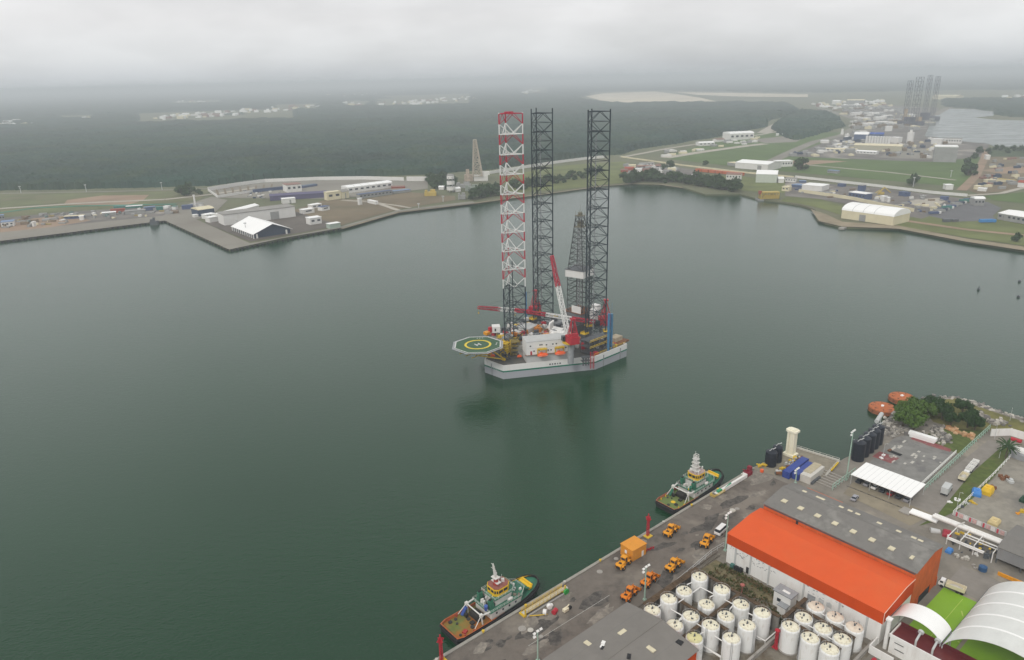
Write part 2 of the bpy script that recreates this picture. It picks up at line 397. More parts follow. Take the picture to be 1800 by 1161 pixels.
rubble('riprap', pp((1625, 705), (1680, 700), (1712, 711), (1745, 722), (1800, 741), (1860, 758)), 420, .4, 1.3, rk, 1.5, 1.8)
rubble('riprap', pp((1562, 766), (1580, 757), (1600, 762), (1650, 778), (1655, 770), (1640, 752)), 230, .4, 1.1, rk, 1.6, 3.1)
rubble('rubble', pp((1705, 725), (1725, 735), (1740, 742), (1760, 748)), 110, .4, 1.2, rk, 1.8, 3.2)
br = [mat('broken_brick', (.42, .22, .10), .9, .3), mat('broken_brick_pale', (.50, .32, .18), .9, .3)]
rubble('rubble', pp((1665, 754), (1682, 763), (1700, 768), (1708, 772)), 70, .4, 1.1, br, 1.0, 3.2)

# far land ------------------------------------------------------------
m_far = mat('far_ground', (.12, .13, .07), .95, .2, .01, dirt=(.20, .17, .12), damt=.5, dsc=.004, dth=.5)
coast = [(-420, 470), (0, 424), (290, 388), (403, 439), (497, 419), (600, 401), (700, 372), (830, 357), (880, 350), (980, 337), (1060, 326), (1110, 322), (1160, 323), (1200, 329), (1240, 342), (1300, 341), (1335, 350), (1375, 355), (1405, 360), (1420, 364), (1432, 368), (1437, 373), (1433, 379), (1437, 386), (1452, 392), (1466, 395), (1480, 399), (1520, 400), (1580, 402), (1700, 425), (1800, 440), (2100, 492), (2500, 560)]
far = [tuple(U(x, y, 2)[:2]) for x, y in coast] + [(3000, 500), (30000, 2000), (38000, 55000), (-38000, 55000), (-30000, 3000), (-3000, 500)]
g = MB(); g.prism(far, -1, 2.0, bottom=False); struct('far_ground', g, m_far)
def patch(name, pts, m, z=2.2):
    g = MB(); g.sheet([tuple(U(x, y, z)[:2]) for x, y in pts], z); return struct(name, g, m)
def strip(name, pts, wid, m, z=2.4):
    c = [U(x, y, z) for x, y in pts]; g = MB()
    for i in range(len(c)-1):
        d = (c[i+1]-c[i]); d.z = 0; n_ = Vector((-d.y, d.x, 0)).normalized()*wid/2
        g.sheet([tuple((c[i]-n_)[:2]), tuple((c[i+1]-n_)[:2]), tuple((c[i+1]+n_)[:2]), tuple((c[i]+n_)[:2])], z+.01*(i % 2))
    return struct(name, g, m)
f_green = mat('far_field', (.085, .135, .035), .95, .2, .02, dirt=(.06, .09, .03), damt=.6, dsc=.01)
f_green2 = mat('far_meadow', (.13, .15, .05), .95, .25, .02, dirt=(.08, .10, .04), damt=.6, dsc=.015)
f_conc = mat('far_concrete', (.24, .225, .19), .9, .12, .03, dirt=(.15, .13, .11), damt=.6, dsc=.015, dth=.46)
f_pale = mat('far_pale_road', (.40, .37, .31), .9, .1, .03, dirt=(.25, .22, .18), damt=.4)
f_dirt = mat('far_bare_earth', (.30, .21, .145), .95, .15, .02, dirt=(.16, .14, .08), damt=.6, dsc=.012)
f_brown = mat('far_brown_field', (.17, .135, .085), .95, .2, .015, dirt=(.10, .10, .05), damt=.6, dsc=.012)
f_sand = mat('far_sand', (.66, .58, .44), .95, .15, .003, dirt=(.25, .25, .18), damt=.6, dsc=.004, dth=.5)
f_beach = mat('far_beach', (.27, .225, .155), .95, .2, .05, dirt=(.14, .13, .08), damt=.6, dsc=.03)
f_yard = mat('far_yard', (.17, .155, .14), .95, .25, .03, dirt=(.09, .085, .08), damt=.7, dsc=.02, dth=.46, patch=(.33, .30, .26), psc=.012, pth=.57)
f_shrub = mat('far_scrub', (.05, .075, .03), .95, .3, .05)
# left bank
patch('field', [(-300, 352), (0, 340), (370, 334), (350, 352), (230, 362), (0, 382), (-300, 400)], mat('left_bank_grass', (.125, .14, .06), .95, .25, .02, dirt=(.17, .14, .09), damt=.8, dsc=.012, dth=.46), 2.25)
patch('bare_earth', [(118, 352), (180, 344), (262, 343), (252, 352), (220, 362), (112, 360)], f_dirt, 2.3)
patch('yard', [(-300, 420), (0, 384), (130, 372), (300, 363), (320, 376), (286, 384), (0, 421), (-300, 450)], f_yard, 2.3)
patch('yard', [(0, 398), (60, 384), (130, 379), (160, 388), (60, 405), (0, 415)], f_dirt, 2.34)
patch('quayside', [(-300, 452), (0, 409), (160, 392), (285, 380), (322, 362), (372, 346), (400, 352), (372, 380), (345, 386), (440, 428), (600, 398), (700, 370), (830, 354), (835, 357), (700, 372.5), (600, 401), (497, 419), (403, 439), (290, 388), (0, 424), (-300, 461)], f_conc, 2.42)
patch('pier_yard', [(372, 388), (520, 372), (560, 385), (600, 396), (497, 415), (440, 425), (360, 392)], mat('pier_asphalt', (.12, .105, .09), .9, .2, .05), 2.36)
patch('brown_field', [(490, 378), (570, 352), (640, 350), (720, 338), (800, 345), (800, 352), (700, 368), (600, 396), (545, 390)], f_brown, 2.3)
patch('terrace', [(366, 334), (470, 321), (600, 316), (752, 316), (752, 332), (640, 345), (575, 350), (380, 348)], f_conc, 2.28)
for i in range(8): strip('parking_marking', [(385+i*13, 345-i*1.2), (372+i*14+8, 333-i*1.3)], 3, f_brown, 2.5)
strip('road', [(-200, 378), (0, 367), (150, 357), (290, 351), (372, 342), (450, 330)], 11, f_pale, 2.45)
strip('road', [(-200, 350), (0, 340.5), (190, 337), (366, 332)], 9, f_conc, 2.45)
strip('green_screen_bank', [(-200, 384), (0, 374.5), (60, 366), (150, 362), (310, 359)], 7, mat('teal_netting', (.03, .20, .13), .8), 2.6)
strip('road', [(600, 352), (660, 356), (700, 370)], 7, f_pale, 2.45)
strip('road', [(628, 352), (700, 362), (722, 366)], 5, f_pale, 2.45)
strip('beach', [(600, 402), (700, 373.5), (830, 358), (880, 351), (980, 338), (1060, 327), (1110, 323), (1160, 324), (1200, 330)], 5, f_beach, 2.05)
# middle bank
patch('lawn', [(880, 312), (980, 292), (1095, 284), (1140, 300), (1135, 318), (1100, 321), (980, 334), (900, 340)], f_green2, 2.25)
patch('lawn', [(1200, 305), (1330, 312), (1400, 322), (1440, 330), (1436, 342), (1330, 338), (1210, 325)], f_green2, 2.25)
patch('yard', [(1100, 290), (1160, 290), (1230, 300), (1215, 310), (1130, 315), (1095, 305)], f_yard, 2.3)
patch('airfield', [(1160, 278), (1235, 255), (1330, 235), (1560, 232), (1640, 262), (1730, 258), (1700, 330), (1400, 304), (1290, 293)], f_green, 2.22)
strip('runway', [(1168, 278), (1230, 268), (1310, 257), (1345, 253)], 24, f_pale, 2.5)
strip('road', [(1092, 277), (1170, 262), (1260, 248), (1330, 238), (1375, 230)], 13, f_pale, 2.48)
patch('forecourt', [(1320, 246), (1375, 240), (1418, 240), (1400, 250), (1345, 252)], f_conc, 2.4)
strip('road', [(1090, 275), (1200, 290), (1330, 305), (1400, 313), (1520, 325), (1640, 339), (1700, 344), (1760, 340), (1800, 330), (1900, 320)], 8, f_pale, 2.5)
strip('road', [(1352, 286), (1385, 270), (1430, 250), (1480, 238), (1520, 215), (1460, 196), (1440, 190)], 22, f_conc, 2.5)
strip('road', [(1395, 288), (1560, 303), (1680, 317)], 7, f_pale, 2.5)
strip('road', [(1342, 234), (1362, 222), (1388, 208), (1398, 200)], 34, f_pale, 2.5)
patch('sand_field', [(1380, 283), (1440, 282), (1490, 284), (1400, 292)], f_dirt, 2.4)
patch('yard', [(1385, 275), (1450, 250), (1520, 225), (1480, 195), (1560, 185), (1650, 190), (1645, 235), (1740, 250), (1735, 275), (1640, 285), (1500, 280)], f_yard, 2.32)
patch('yard', [(1545, 277), (1640, 280), (1640, 262), (1570, 262)], f_conc, 2.4)
patch('yard', [(1380, 318), (1540, 330), (1700, 350), (1680, 365), (1620, 385), (1520, 365), (1440, 350), (1380, 345)], f_yard, 2.3)
patch('gravel_patch', [(1600, 352), (1650, 348), (1662, 354), (1640, 366), (1600, 360)], f_pale, 2.4)
patch('lawn', [(1385, 345), (1440, 350), (1480, 362), (1478, 378), (1440, 366), (1405, 358), (1372, 354)], f_green2, 2.25)
patch('lawn', [(1585, 385), (1680, 372), (1800, 395), (2100, 440), (2100, 485), (1800, 432), (1700, 418), (1560, 395)], f_green2, 2.25)
strip('road', [(1590, 388), (1700, 404), (1800, 414), (1950, 432)], 9, f_dirt, 2.4)
patch('parking_lot', [(1625, 378), (1650, 360), (1735, 355), (1760, 366), (1745, 380), (1752, 388), (1680, 390)], mat('far_asphalt', (.13, .13, .135), .9, .1, .05), 2.35)
patch('bare_earth', [(1690, 330), (1720, 300), (1735, 275), (1800, 268), (1950, 270), (1950, 320), (1800, 332), (1720, 342)], f_brown, 2.3)
patch('bare_earth', [(1725, 300), (1800, 290), (1950, 290), (1950, 300), (1760, 306)], f_dirt, 2.36)
strip('road', [(1690, 335), (1715, 310), (1730, 280), (1735, 262)], 12, f_dirt, 2.45)
patch('scrub', [(1735, 260), (1800, 259), (2000, 262), (2000, 275), (1740, 276)], f_shrub, 2.5)
patch('lawn', [(1730, 345), (1800, 338), (1950, 330), (1950, 360), (1800, 358), (1745, 352)], f_green, 2.28)
patch('bank', [(1425, 368), (1450, 376), (1480, 390), (1580, 397), (1700, 420), (1800, 434), (2100, 484), (2500, 552), (2500, 562), (2100, 493), (1800, 440.5), (1700, 425.5), (1580, 402.5), (1480, 398.5), (1440, 389)], f_beach, 2.3)
# basin
patch('basin', [(1625, 240), (1643, 201), (1664, 191), (1710, 192), (1750, 197), (1746, 204), (1713, 207), (1751, 211), (1800, 212), (2100, 218), (2100, 262), (1800, 258), (1751, 259), (1737, 253), (1693, 249), (1643, 241)], m_water2, 2.6)
strip('quayside', [(1642, 203), (1664, 190.5), (1690, 187)], 26, f_conc, 2.7)
patch('sand_flat', [(1030, 170), (1060, 164), (1150, 161), (1190, 166), (1230, 172), (1262, 179), (1100, 181), (1065, 179)], f_sand, 2.6)
patch('sand_flat', [(1185, 162), (1300, 164), (1420, 166), (1420, 171), (1300, 170), (1225, 167)], f_sand, 2.6)

# ------------------------------------------------------------------ forest
def inpoly(x, y, pl):
    c = False; j = len(pl)-1
    for i in range(len(pl)):
        xi, yi = pl[i]; xj, yj = pl[j]
        if (yi > y) != (yj > y) and x < (xj-xi)*(y-yi)/(yj-yi)+xi: c = not c
        j = i
    return c
def proj(x, y, z):
    v = Vector((x, y, z-CAMH)); k = v.dot(fw)
    return 900+FPX*v.dot(RT)/k, 580.5-FPX*v.dot(UP)/k
FOR = [(-400, 352), (0, 335), (190, 331.5), (366, 327), (470, 315), (560, 311), (690, 309), (760, 307), (790, 304), (862, 298), (1030, 276), (1090, 271), (1120, 263), (1250, 243), (1300, 232), (1342, 224), (1350, 211), (1390, 204), (1398, 192), (1382, 182), (1260, 181), (1075, 182), (1015, 174), (1040, 162), (1150, 159), (1300, 161), (1440, 163), (1600, 160), (1700, 158), (2300, 156), (2300, 118), (-600, 139), (-600, 352)]
FOR2 = [(1380, 242), (1356, 226), (1372, 214), (1402, 194), (1440, 191), (1476, 211), (1483, 222), (1440, 236), (1400, 246)]
FOR3 = [(1655, 176), (1850, 172), (2300, 176), (2300, 205), (1800, 206), (1752, 203), (1752, 196), (1700, 190), (1665, 189)]
TOWNZ = [(100, 203, 200, 208), (240, 196, 520, 214), (480, 184, 560, 194), (300, 178, 390, 182), (600, 178, 650, 188), (655, 168, 830, 186), (915, 155, 965, 165)]
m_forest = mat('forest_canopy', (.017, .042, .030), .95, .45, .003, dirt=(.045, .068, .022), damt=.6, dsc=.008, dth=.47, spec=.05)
def forest(name, pl, r1, r2, nr, a1, a2, na, hh, m):
    g = MB(); idx = {}; vs = []; fs = []
    for j in range(nr+1):
        r = r1*(r2/r1)**(j/nr)
        for i in range(na+1):
            a = a1+(a2-a1)*(i+(.5 if j % 2 else 0))/na; x, y = r*math.sin(a), r*math.cos(a)
            n1 = noise.noise(Vector((x*.02, y*.02, 0))); n2 = noise.noise(Vector((x*.085, y*.085, 3))); n3 = random.random()
            px, py = proj(x, y, 2)
            ins = inpoly(px+noise.noise(Vector((x*.01, y*.01, 9)))*4, py+noise.noise(Vector((x*.012, y*.012, 5)))*1.2, pl)
            if ins and r > 2600:
                for (x0, y0, x1, y1) in TOWNZ:
                    if x0 < px < x1 and y0-1 < py+(px-(x0+x1)/2)*.03 < y1 and noise.noise(Vector((x*.004, y*.004, 1))) > -.6: ins = False
            h = hh*(.7+.35*n1+.35*n2+.3*n3) if ins else -1
            vs.append((x, y, 2+h)); idx[(j, i)] = (len(vs)-1, ins)
    for j in range(nr):
        for i in range(na):
            q = [idx[(j, i)], idx[(j, i+1)], idx[(j+1, i+1)], idx[(j+1, i)]]
            if any(t[1] for t in q): fs.append(tuple(t[0] for t in q)[::-1])
    g.add(vs, fs); o = obj(name, g, m); tag(o, kind='stuff'); return o
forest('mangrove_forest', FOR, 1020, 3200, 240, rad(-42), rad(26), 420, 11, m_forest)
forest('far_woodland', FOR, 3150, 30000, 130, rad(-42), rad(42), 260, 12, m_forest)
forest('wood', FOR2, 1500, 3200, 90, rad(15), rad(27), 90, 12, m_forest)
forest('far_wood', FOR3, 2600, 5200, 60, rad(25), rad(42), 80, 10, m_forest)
# ================================================================== NEAR PORT
m_orange = mat('orange_roof_sheet', (.655, .099, .025), .75, .03, .2, dirt=(.62, .15, .05), damt=.3, dsc=.06, spec=.1)
m_orwall = mat('orange_wall_sheet', (.54, .060, .004), .8, .06, .3, dirt=(.50, .08, .01), damt=.4, dsc=.3, streak=3, spec=.1)
m_rustor = mat('weathered_orange_wall', (.55, .11, .022), .8, .15, .4, dirt=(.20, .08, .04), damt=.6, dsc=.25, streak=2)
m_asb = mat('grey_fibre_roof', (.205, .195, .18), .85, .10, .25, dirt=(.13, .125, .115), damt=.6, dsc=.25, dth=.45, corr=1.6, corr_ax='Y', patch=(.25, .24, .22), psc=.12, pth=.55)
m_asb2 = mat('brown_grey_roof', (.20, .185, .165), .85, .06, .2, dirt=(.14, .13, .12), damt=.4, dsc=.15, corr=1.5, corr_ax='Y')
m_sky = mat('skylight_panel', (.62, .56, .40), .5, .1)
def roof_strip(g, prof, y0, y1, th=.25):
    "sheet with thickness along y following profile [(x,z)]"
    for (xa, za), (xb, zb) in zip(prof, prof[1:]):
        g.add([(xa, y0, za), (xb, y0, zb), (xb, y1, zb), (xa, y1, za), (xa, y0, za-th), (xb, y0, zb-th), (xb, y1, zb-th), (xa, y1, za-th)],
              [(0, 3, 2, 1)[::-1] if False else (0, 1, 2, 3), (7, 6, 5, 4), (0, 4, 5, 1), (1, 5, 6, 2), (2, 6, 7, 3), (3, 7, 4, 0)])
# orange building: local x = +u, local y = -v ; base at (92.5, 28)
t = thing('warehouse', 'long building with bright orange roof and fascia over stained white walls', 'warehouse', W(92.5, 28), QA)
g = MB(); g.box(9.7, -25, 0, 19.2, 49.6, 8.6); obj('wall', g, white, t)
g = MB(); g.add([(0, 0, 7.0), (0, -50, 7.0), (0, -50, 10.8), (0, 0, 10.8), (13, -50, 12.3), (19.3, -50, 12.0), (19.3, -50, 7.0), (13, 0, 12.3), (19.3, 0, 12.0), (19.3, 0, 7.0)],
      [(0, 3, 2, 1)[::-1] if False else (3, 0, 1, 2)[::-1], (1, 6, 5, 4, 2), (0, 3, 7, 8, 9), (9, 8, 5, 6), (0, 9, 6, 1)]); obj('fascia', g, m_orwall, t)
g = MB(); roof_strip(g, [(-.15, 10.85), (13, 12.38), (19.3, 12.05)], .15, -50.15, .06); obj('roof', g, m_orange, t)
g = MB()
g.poly([(-.2, -50.2, 7.1), (-.2, -50.2, 10.95), (13, -50.2, 12.45), (19.2, -50.2, 12.15)], .09, 5); g.tube((-.2, .1, 7), (-.2, .1, 10.9), .07, 5); pieces('roof_trim', g, mat('pale_trim', (.72, .5, .4), .6), t)
g = MB()
for y in (-3.5, -9, -15.5, -27, -38, -46): g.box(-.05, y, 0, .35, .5, 7.0)
pieces('buttress', g, lgrey, t)
for y, zz, w_, h_, mm in ((-8.2, 0, 1.0, 2.2, black), (-29.6, 1.2, 2.4, 3.2, grey), (-32.6, 3.4, 1.5, 1.5, lgrey), (-35, 3.4, 1.5, 1.5, lgrey), (-32.8, .6, 1.4, 1.8, lgrey)):
    g = MB(); g.box(0.02, y, zz, .2, w_, h_); obj('door' if zz == 0 else 'window', g, mm, t)
g = MB()
random.seed(3)
for k in range(60):
    y = random.uniform(-1, -18) if k < 45 else random.uniform(-28, -40); g.box(.085, y, random.uniform(4.2, 6.8), .06, random.uniform(.15, .7), random.uniform(.08, .3))
pieces('peeling_plaster', g, grey, t)
# grey roofed warehouse behind, taller, orange rusty walls
t = thing('warehouse', 'tall weathered orange warehouse with long grey roof dotted by pale skylights', 'warehouse', W(112, 28.8), QA)
g = MB(); g.add([(0, 0, 0), (19, 0, 0), (19, -49.2, 0), (0, -49.2, 0), (0, 0, 14), (12, 0, 15.6), (19, 0, 14.2), (0, -49.2, 14), (12, -49.2, 15.6), (19, -49.2, 14.2)],
      [(0, 4, 5, 6, 1), (3, 2, 9, 8, 7), (0, 3, 7, 4), (1, 6, 9, 2)])
obj('wall', g, m_rustor, t)
g = MB(); roof_strip(g, [(-.3, 14.05), (12, 15.75), (19.5, 14.25)], .3, -49.5, .12); obj('roof', g, m_asb, t)
g = MB()
for y in (0.3, -49.55): g.box(12, y, 15.72, .5, .1, .12)
g.box(12, -24.6, 15.75, .35, 49.4, .07); obj('ridge_cap', g, m_asb, t)
for k in range(8):
    g = MB(); x = 5.2; y = -4.4-k*5.9; z = 14.05+(x+.3)/12.3*1.7; w_ = 1.7 if k < 7 else .9
    g.add([(x-1, y-w_/2, z+.02-.14), (x+1, y-w_/2, z+.02+.14), (x+1, y+w_/2, z+.02+.14), (x-1, y+w_/2, z+.02-.14)], [(0, 3, 2, 1)[::-1]]) if False else g.box(x, y, z-.05, 1.9, w_, .28)
    pieces('skylight', g, m_sky, t)
for y in (-6, -11, -12.5, -19, -22, -24.5, -31.5, -37.5, -42, -44):
    g = MB(); g.box(15.2, y, 14.98, 1.2, 1.5, .22); pieces('skylight', g, m_sky, t)
g = MB()
for k in range(9): g.box(6, -49.32, 0, .05, .05, .05)
g = MB(); g.box(-.06, -12.2, 11.5, .1, .8, 2.2); obj('opening', g, black, t); g = MB(); g.box(9, -49.25, 0, 9, .12, 2.6); obj('opening', g, black, t)
g = MB()
for x in (3.8, 4.8, 13.8, 18.6): g.box(x, -49.36, 0, .35, .2, 3.2)
pieces('column', g, m_rustor, t)
g = MB(); g.box(-.12, -24.6, 13.3, .2, 48.8, .35); g.box(-.1, -24.6, 10.6, .14, 48.8, .2); obj('gutter', g, dgrey, t)
# front shed (bottom)
t = thing('warehouse', 'large low shed with brownish grey corrugated roof and bright orange gable at the bottom edge', 'warehouse', W(13, 26.6), QA)
g = MB(); x1 = 32.5
def fz(y): return 8.2+1.9*(1-abs(-y-12)/12)
prof = [(0, 8.2), (-12, 10.1), (-24, 8.2)]
vs = []
for x in (0, x1): vs += [(x, 0, 0), (x, 0, 8.2), (x, -12, 10.1), (x, -24, 8.2), (x, -24, 0)]
g.add(vs, [(0, 1, 2, 3, 4)[::-1], (5, 6, 7, 8, 9), (0, 5, 6, 1)[::-1], (4, 9, 8, 3)]); obj('wall', g, m_orwall, t)
g = MB()
for (ya, za), (yb, zb) in zip(prof, prof[1:]):
    ya2 = ya+.5 if ya == 0 else ya; yb2 = yb-.5 if yb == -24 else yb
    g.add([(-.4, ya2, za+.08), (-.4, yb2, zb+.08), (x1+.3, yb2, zb+.08), (x1+.3, ya2, za+.08), (-.4, ya2, za-.05), (-.4, yb2, zb-.05), (x1+.3, yb2, zb-.05), (x1+.3, ya2, za-.05)],
          [(0, 1, 2, 3), (7, 6, 5, 4), (0, 4, 5, 1), (1, 5, 6, 2), (2, 6, 7, 3), (3, 7, 4, 0)])
obj('roof', g, mat('brown_grey_roof2', (.20, .186, .168), .85, .06, .2, dirt=(.14, .13, .12), damt=.4, dsc=.15, corr=1.5, corr_ax='X'), t)
g = MB(); g.box(16, -12, 10.12, 32.8, .5, .14); obj('ridge_cap', g, m_asb2, t)
for x, y, w_, l_ in ((21.5, -7.6, 2.6, 1.2), (22.5, -16.5, 1.3, 2.9), (12, -4, 1.3, 2.2), (9, -17, 1.3, 2.6)):
    g = MB(); g.box(x, y, fz(y)-.02, w_, l_, .28); pieces('skylight', g, m_sky, t)
g = MB(); g.at(13.8, -7.6, fz(-7.6)-.2, .4).box(0, 0, 0, 1.4, 1.2, .33).box(1.4, .3, 0, 1.2, 1, .35); obj('roof_patch', g, white, t)
g = MB(); g.at(13.2, -8.1, fz(-8.1)-.15, .4).box(0, 0, 0, 1.3, .7, .36); g.at(30.5, -19.8, fz(-19.8)-.1, .2).box(0, 0, 0, 1.6, 1.8, .35); g.at(16, -14.8, fz(-14.8)-.1, .6).box(0, 0, 0, 1.8, 1, .35); pieces('roof_hole', g, black, t)
for y_, l_ in ((-5, 1), (-19, 1)):
    g = MB(); g.box(16, y_, fz(y_)+.05, 32.6, .12, .07); obj('roof_seam', g, dgrey, t)
# pump house
t = thing('pump_house', 'small white two-level pump house with worn grey roof between the tanks and orange building', 'hut', W(87.2, 52.2), QA)
g = MB(); g.box(0, 0, 0, 3.6, 5.4, 5.2).box(-2.8, -1.2, 0, 2.2, 2.6, 2.6); obj('wall', g, white, t)
g = MB(); g.box(0, 0, 5.2, 4.2, 6.0, .35).box(-2.8, -1.2, 2.6, 2.5, 3, .25); obj('roof', g, grey, t)
g = MB(); g.box(-.3, -.4, 5.55, .9, 2.2, .12); obj('roof_patch', g, white, t)
g = MB(); g.box(-1.82, .9, 2.2, .1, 1.2, 1.1); pieces('window', g, glass, t)

# storage tanks ------------------------------------------------------
def tank(label, group, u, v, rr=2.7, h=8.6, m1=white, m2=None, seed=0):
    random.seed(seed); t = thing('storage_tank', label, 'storage tank', W(u, v), QA, group)
    g = MB(); g.cyl(0, 0, 0, .35, rr+.25, 28); obj('plinth', g, concrete, t)
    g = MB(); g.tube((0, 0, .35), (0, 0, h), rr, 28, caps=False)
    g.add([(.9*rr*math.cos(a), .9*rr*math.sin(a), h+.35) for a in [i*math.pi/14 for i in range(28)]]+[(rr*math.cos(a), rr*math.sin(a), h) for a in [i*math.pi/14 for i in range(28)]], [(i, (i+1) % 28, 28+(i+1) % 28, 28+i)[::-1] for i in range(28)], True)
    obj('shell', g, m1, t)
    g = MB(); g.dome(0, 0, h+.35, rr*.9, .55, 28, 3); obj('roof', g, m2 or tanktop, t)
    g = MB()
    for k in range(4):
        a = random.random()*6.28; r_ = random.uniform(.3, .75)*rr; g.cyl(r_*math.cos(a), r_*math.sin(a), h+.4, h+1.0, random.uniform(.12, .22), 8)
    g.tube((-.5, 0, h+.8), (.6, .4, h+1.1), .1, 5); g.cyl(0, 0, h+.8, h+1.35, .25, 8); pieces('vent', g, dgrey, t)
    g = MB()
    for k in range(9):
        a = rad(-82)+(k % 3-1)*.22+random.uniform(-.08, .08); z = h*.62+(k//3-1)*.55; g.at((rr+.01)*math.cos(a), (rr+.01)*math.sin(a), z, a).box(0, 0, 0, .06, random.uniform(.25, .6), random.uniform(.06, .2))
    if seed % 3 == 0 or seed > 15: tag(obj('tank_marking', g, lgrey, t), kind='stuff')
    g = MB(); a = random.random()*6.28
    for k in range(10): 
        b = 2*math.pi*k/10; c = 2*math.pi*(k+1)/10; g.tube((rr*math.cos(b), rr*math.sin(b), h+.9), (rr*math.cos(c), rr*math.sin(c), h+.9), .03, 4, caps=False); g.tube((rr*math.cos(b), rr*math.sin(b), h), (rr*math.cos(b), rr*math.sin(b), h+.9), .03, 4, caps=False)
    obj('railing', g, lgrey, t)
    g = MB(); x, y = (rr+.12)*math.cos(a), (rr+.12)*math.sin(a)
    g.tube((x, y, .3), (x, y, h+.9), .06, 4).tube((x*1.02-.4*math.sin(a), y*1.02+.4*math.cos(a), .3), (x*1.02-.4*math.sin(a), y*1.02+.4*math.cos(a), h+.9), .06, 4)
    obj('ladder', g, grey, t)
    return t
tanktop = mat('stained_tank_roof', (.74, .70, .55), .6, .08, .6, dirt=(.36, .25, .12), damt=.75, dsc=1.0, dth=.49)
pinktop = mat('pinkish_tank_roof', (.68, .58, .47), .6, .1, .6, dirt=(.40, .25, .16), damt=.5, dsc=.8)
yeltop = mat('yellowed_tank_roof', (.62, .58, .30), .6, .1, .6, dirt=(.35, .3, .16), damt=.5, dsc=.8)
tshell = mat('tank_shell_paint', (.78, .78, .76), .45, .03, .3, dirt=(.36, .29, .19), damt=.6, dsc=.7, dth=.53, streak=5)
ordn = ['nearest', 'second', 'third', 'farthest']
k = 0
for iu, u_ in enumerate((49, 56.4, 63.8, 71.2)):
    for iv, v_ in enumerate((32.8, 40.7, 47.3, 54)):
        if (iu, iv) == (0, 3): continue
        k += 1; yel = (iu, iv) == (0, 2); low = (iu, iv) in ((2, 0), (2, 1), (2, 2), (3, 2), (1, 1))
        row = ['row beside the grey shed', 'second row from the shed', 'third row from the shed', 'row facing the orange building'][iu]
        pos = ['closest to the quay', 'second from the quay', 'third from the quay', 'fourth from the quay'][iv]
        tank(('yellow-topped ' if yel else 'white ')+'tank, %s, %s' % (pos, row), 'tanks in the tank farm', u_, v_, 2.35 if yel else 2.45, 6.3 if low else 7.5, tshell, yeltop if yel else None, k)
for iu, u_ in enumerate((72.6, 79.7, 86.5)):
    for iv, v_ in enumerate((62.1, 67.8, 73.3)):
        k += 1; pk = iu == 2
        row = ['front row of the smaller block', 'middle row of the smaller block', 'row against the orange building'][iu]
        pos = ['pump house end', 'centre', 'red roof end'][iv]
        tank(('pink-topped ' if pk else 'white ')+'tank at the %s, %s' % (pos, row), 'tanks in the tank farm', u_-.3, v_, 2.5, 7.4 if iu == 0 else 6.4, tshell, pinktop if pk else None, k)
# bund walls: tall ribbed walls with brown caps between the tanks
m_bund = mat('grey_bund_wall', (.20, .19, .17), .9, .25, .5, dirt=(.07, .05, .035), damt=.8, dsc=.6, dth=.46, streak=4)
m_cap = mat('brown_wall_cap', (.085, .055, .032), .9, .35, .6, dirt=(.16, .10, .05), damt=.5, dsc=.4)
bl = [('tall brown-capped wall shutting off the tanks from the quay', (51, 28.6), (76, 28.6), 2.0), ('tall brown-capped wall on the scrub side of the tank farm', (75.6, 30), (75.6, 57), 1.1), ('tall brown-capped wall crossing the tank farm from the quay wall', (60.1, 30), (60.1, 50.4), 1.1),
      ('tall brown-capped wall splitting the tank farm lengthwise', (46.5, 44), (75, 44), 1.1), ('tall brown-capped wall in front of the pink-topped tanks', (83.1, 57.5), (83.1, 75), 1.1), ('tall brown-capped wall between two white rows of the smaller tank block', (76.2, 59), (76.2, 74.5), 1.1), ('tall brown-capped wall beside the pump house', (76.7, 57.7), (89, 57.7), 1.1)]
for i, (lb, a, b, cw_) in enumerate(bl):
    A_ = W(*a); B_ = W(*b); d = B_-A_; ln = d.length; H_ = 5.7 if i < 6 else 5.2
    t = thing('bund_wall', lb, 'wall', A_, math.atan2(d.y, d.x), 'tall walls of the tank farm'); g = MB(); g.box(ln/2, 0, 0, ln, .4, H_)
    for q in range(int(ln/1.15)): g.box(.6+q*1.15, 0, 0, .28, .62, H_)
    obj('panel', g, m_bund, t); g = MB(); g.box(ln/2, 0, H_, ln, cw_, .3)
    for q in range(int(ln/4)): g.box(2+q*4, .1, H_+.3, 1.6, cw_*.5, .12)
    obj('cap', g, m_cap, t)
for lb, a, b in (('low grey kerb wall at the near end of the tank farm', (54, 58), (75, 58)), ('low grey wall beside the dark red roof', (68, 76.9), (91.5, 76.9))):
    A_ = W(*a); B_ = W(*b); d = B_-A_; g = MB(); g.box(d.length/2, 0, 0, d.length, .5, 1.4).box(d.length/2, 0, 1.4, d.length, .7, .12); single('low_wall', g, concrete, lb, 'wall', A_, math.atan2(d.y, d.x))
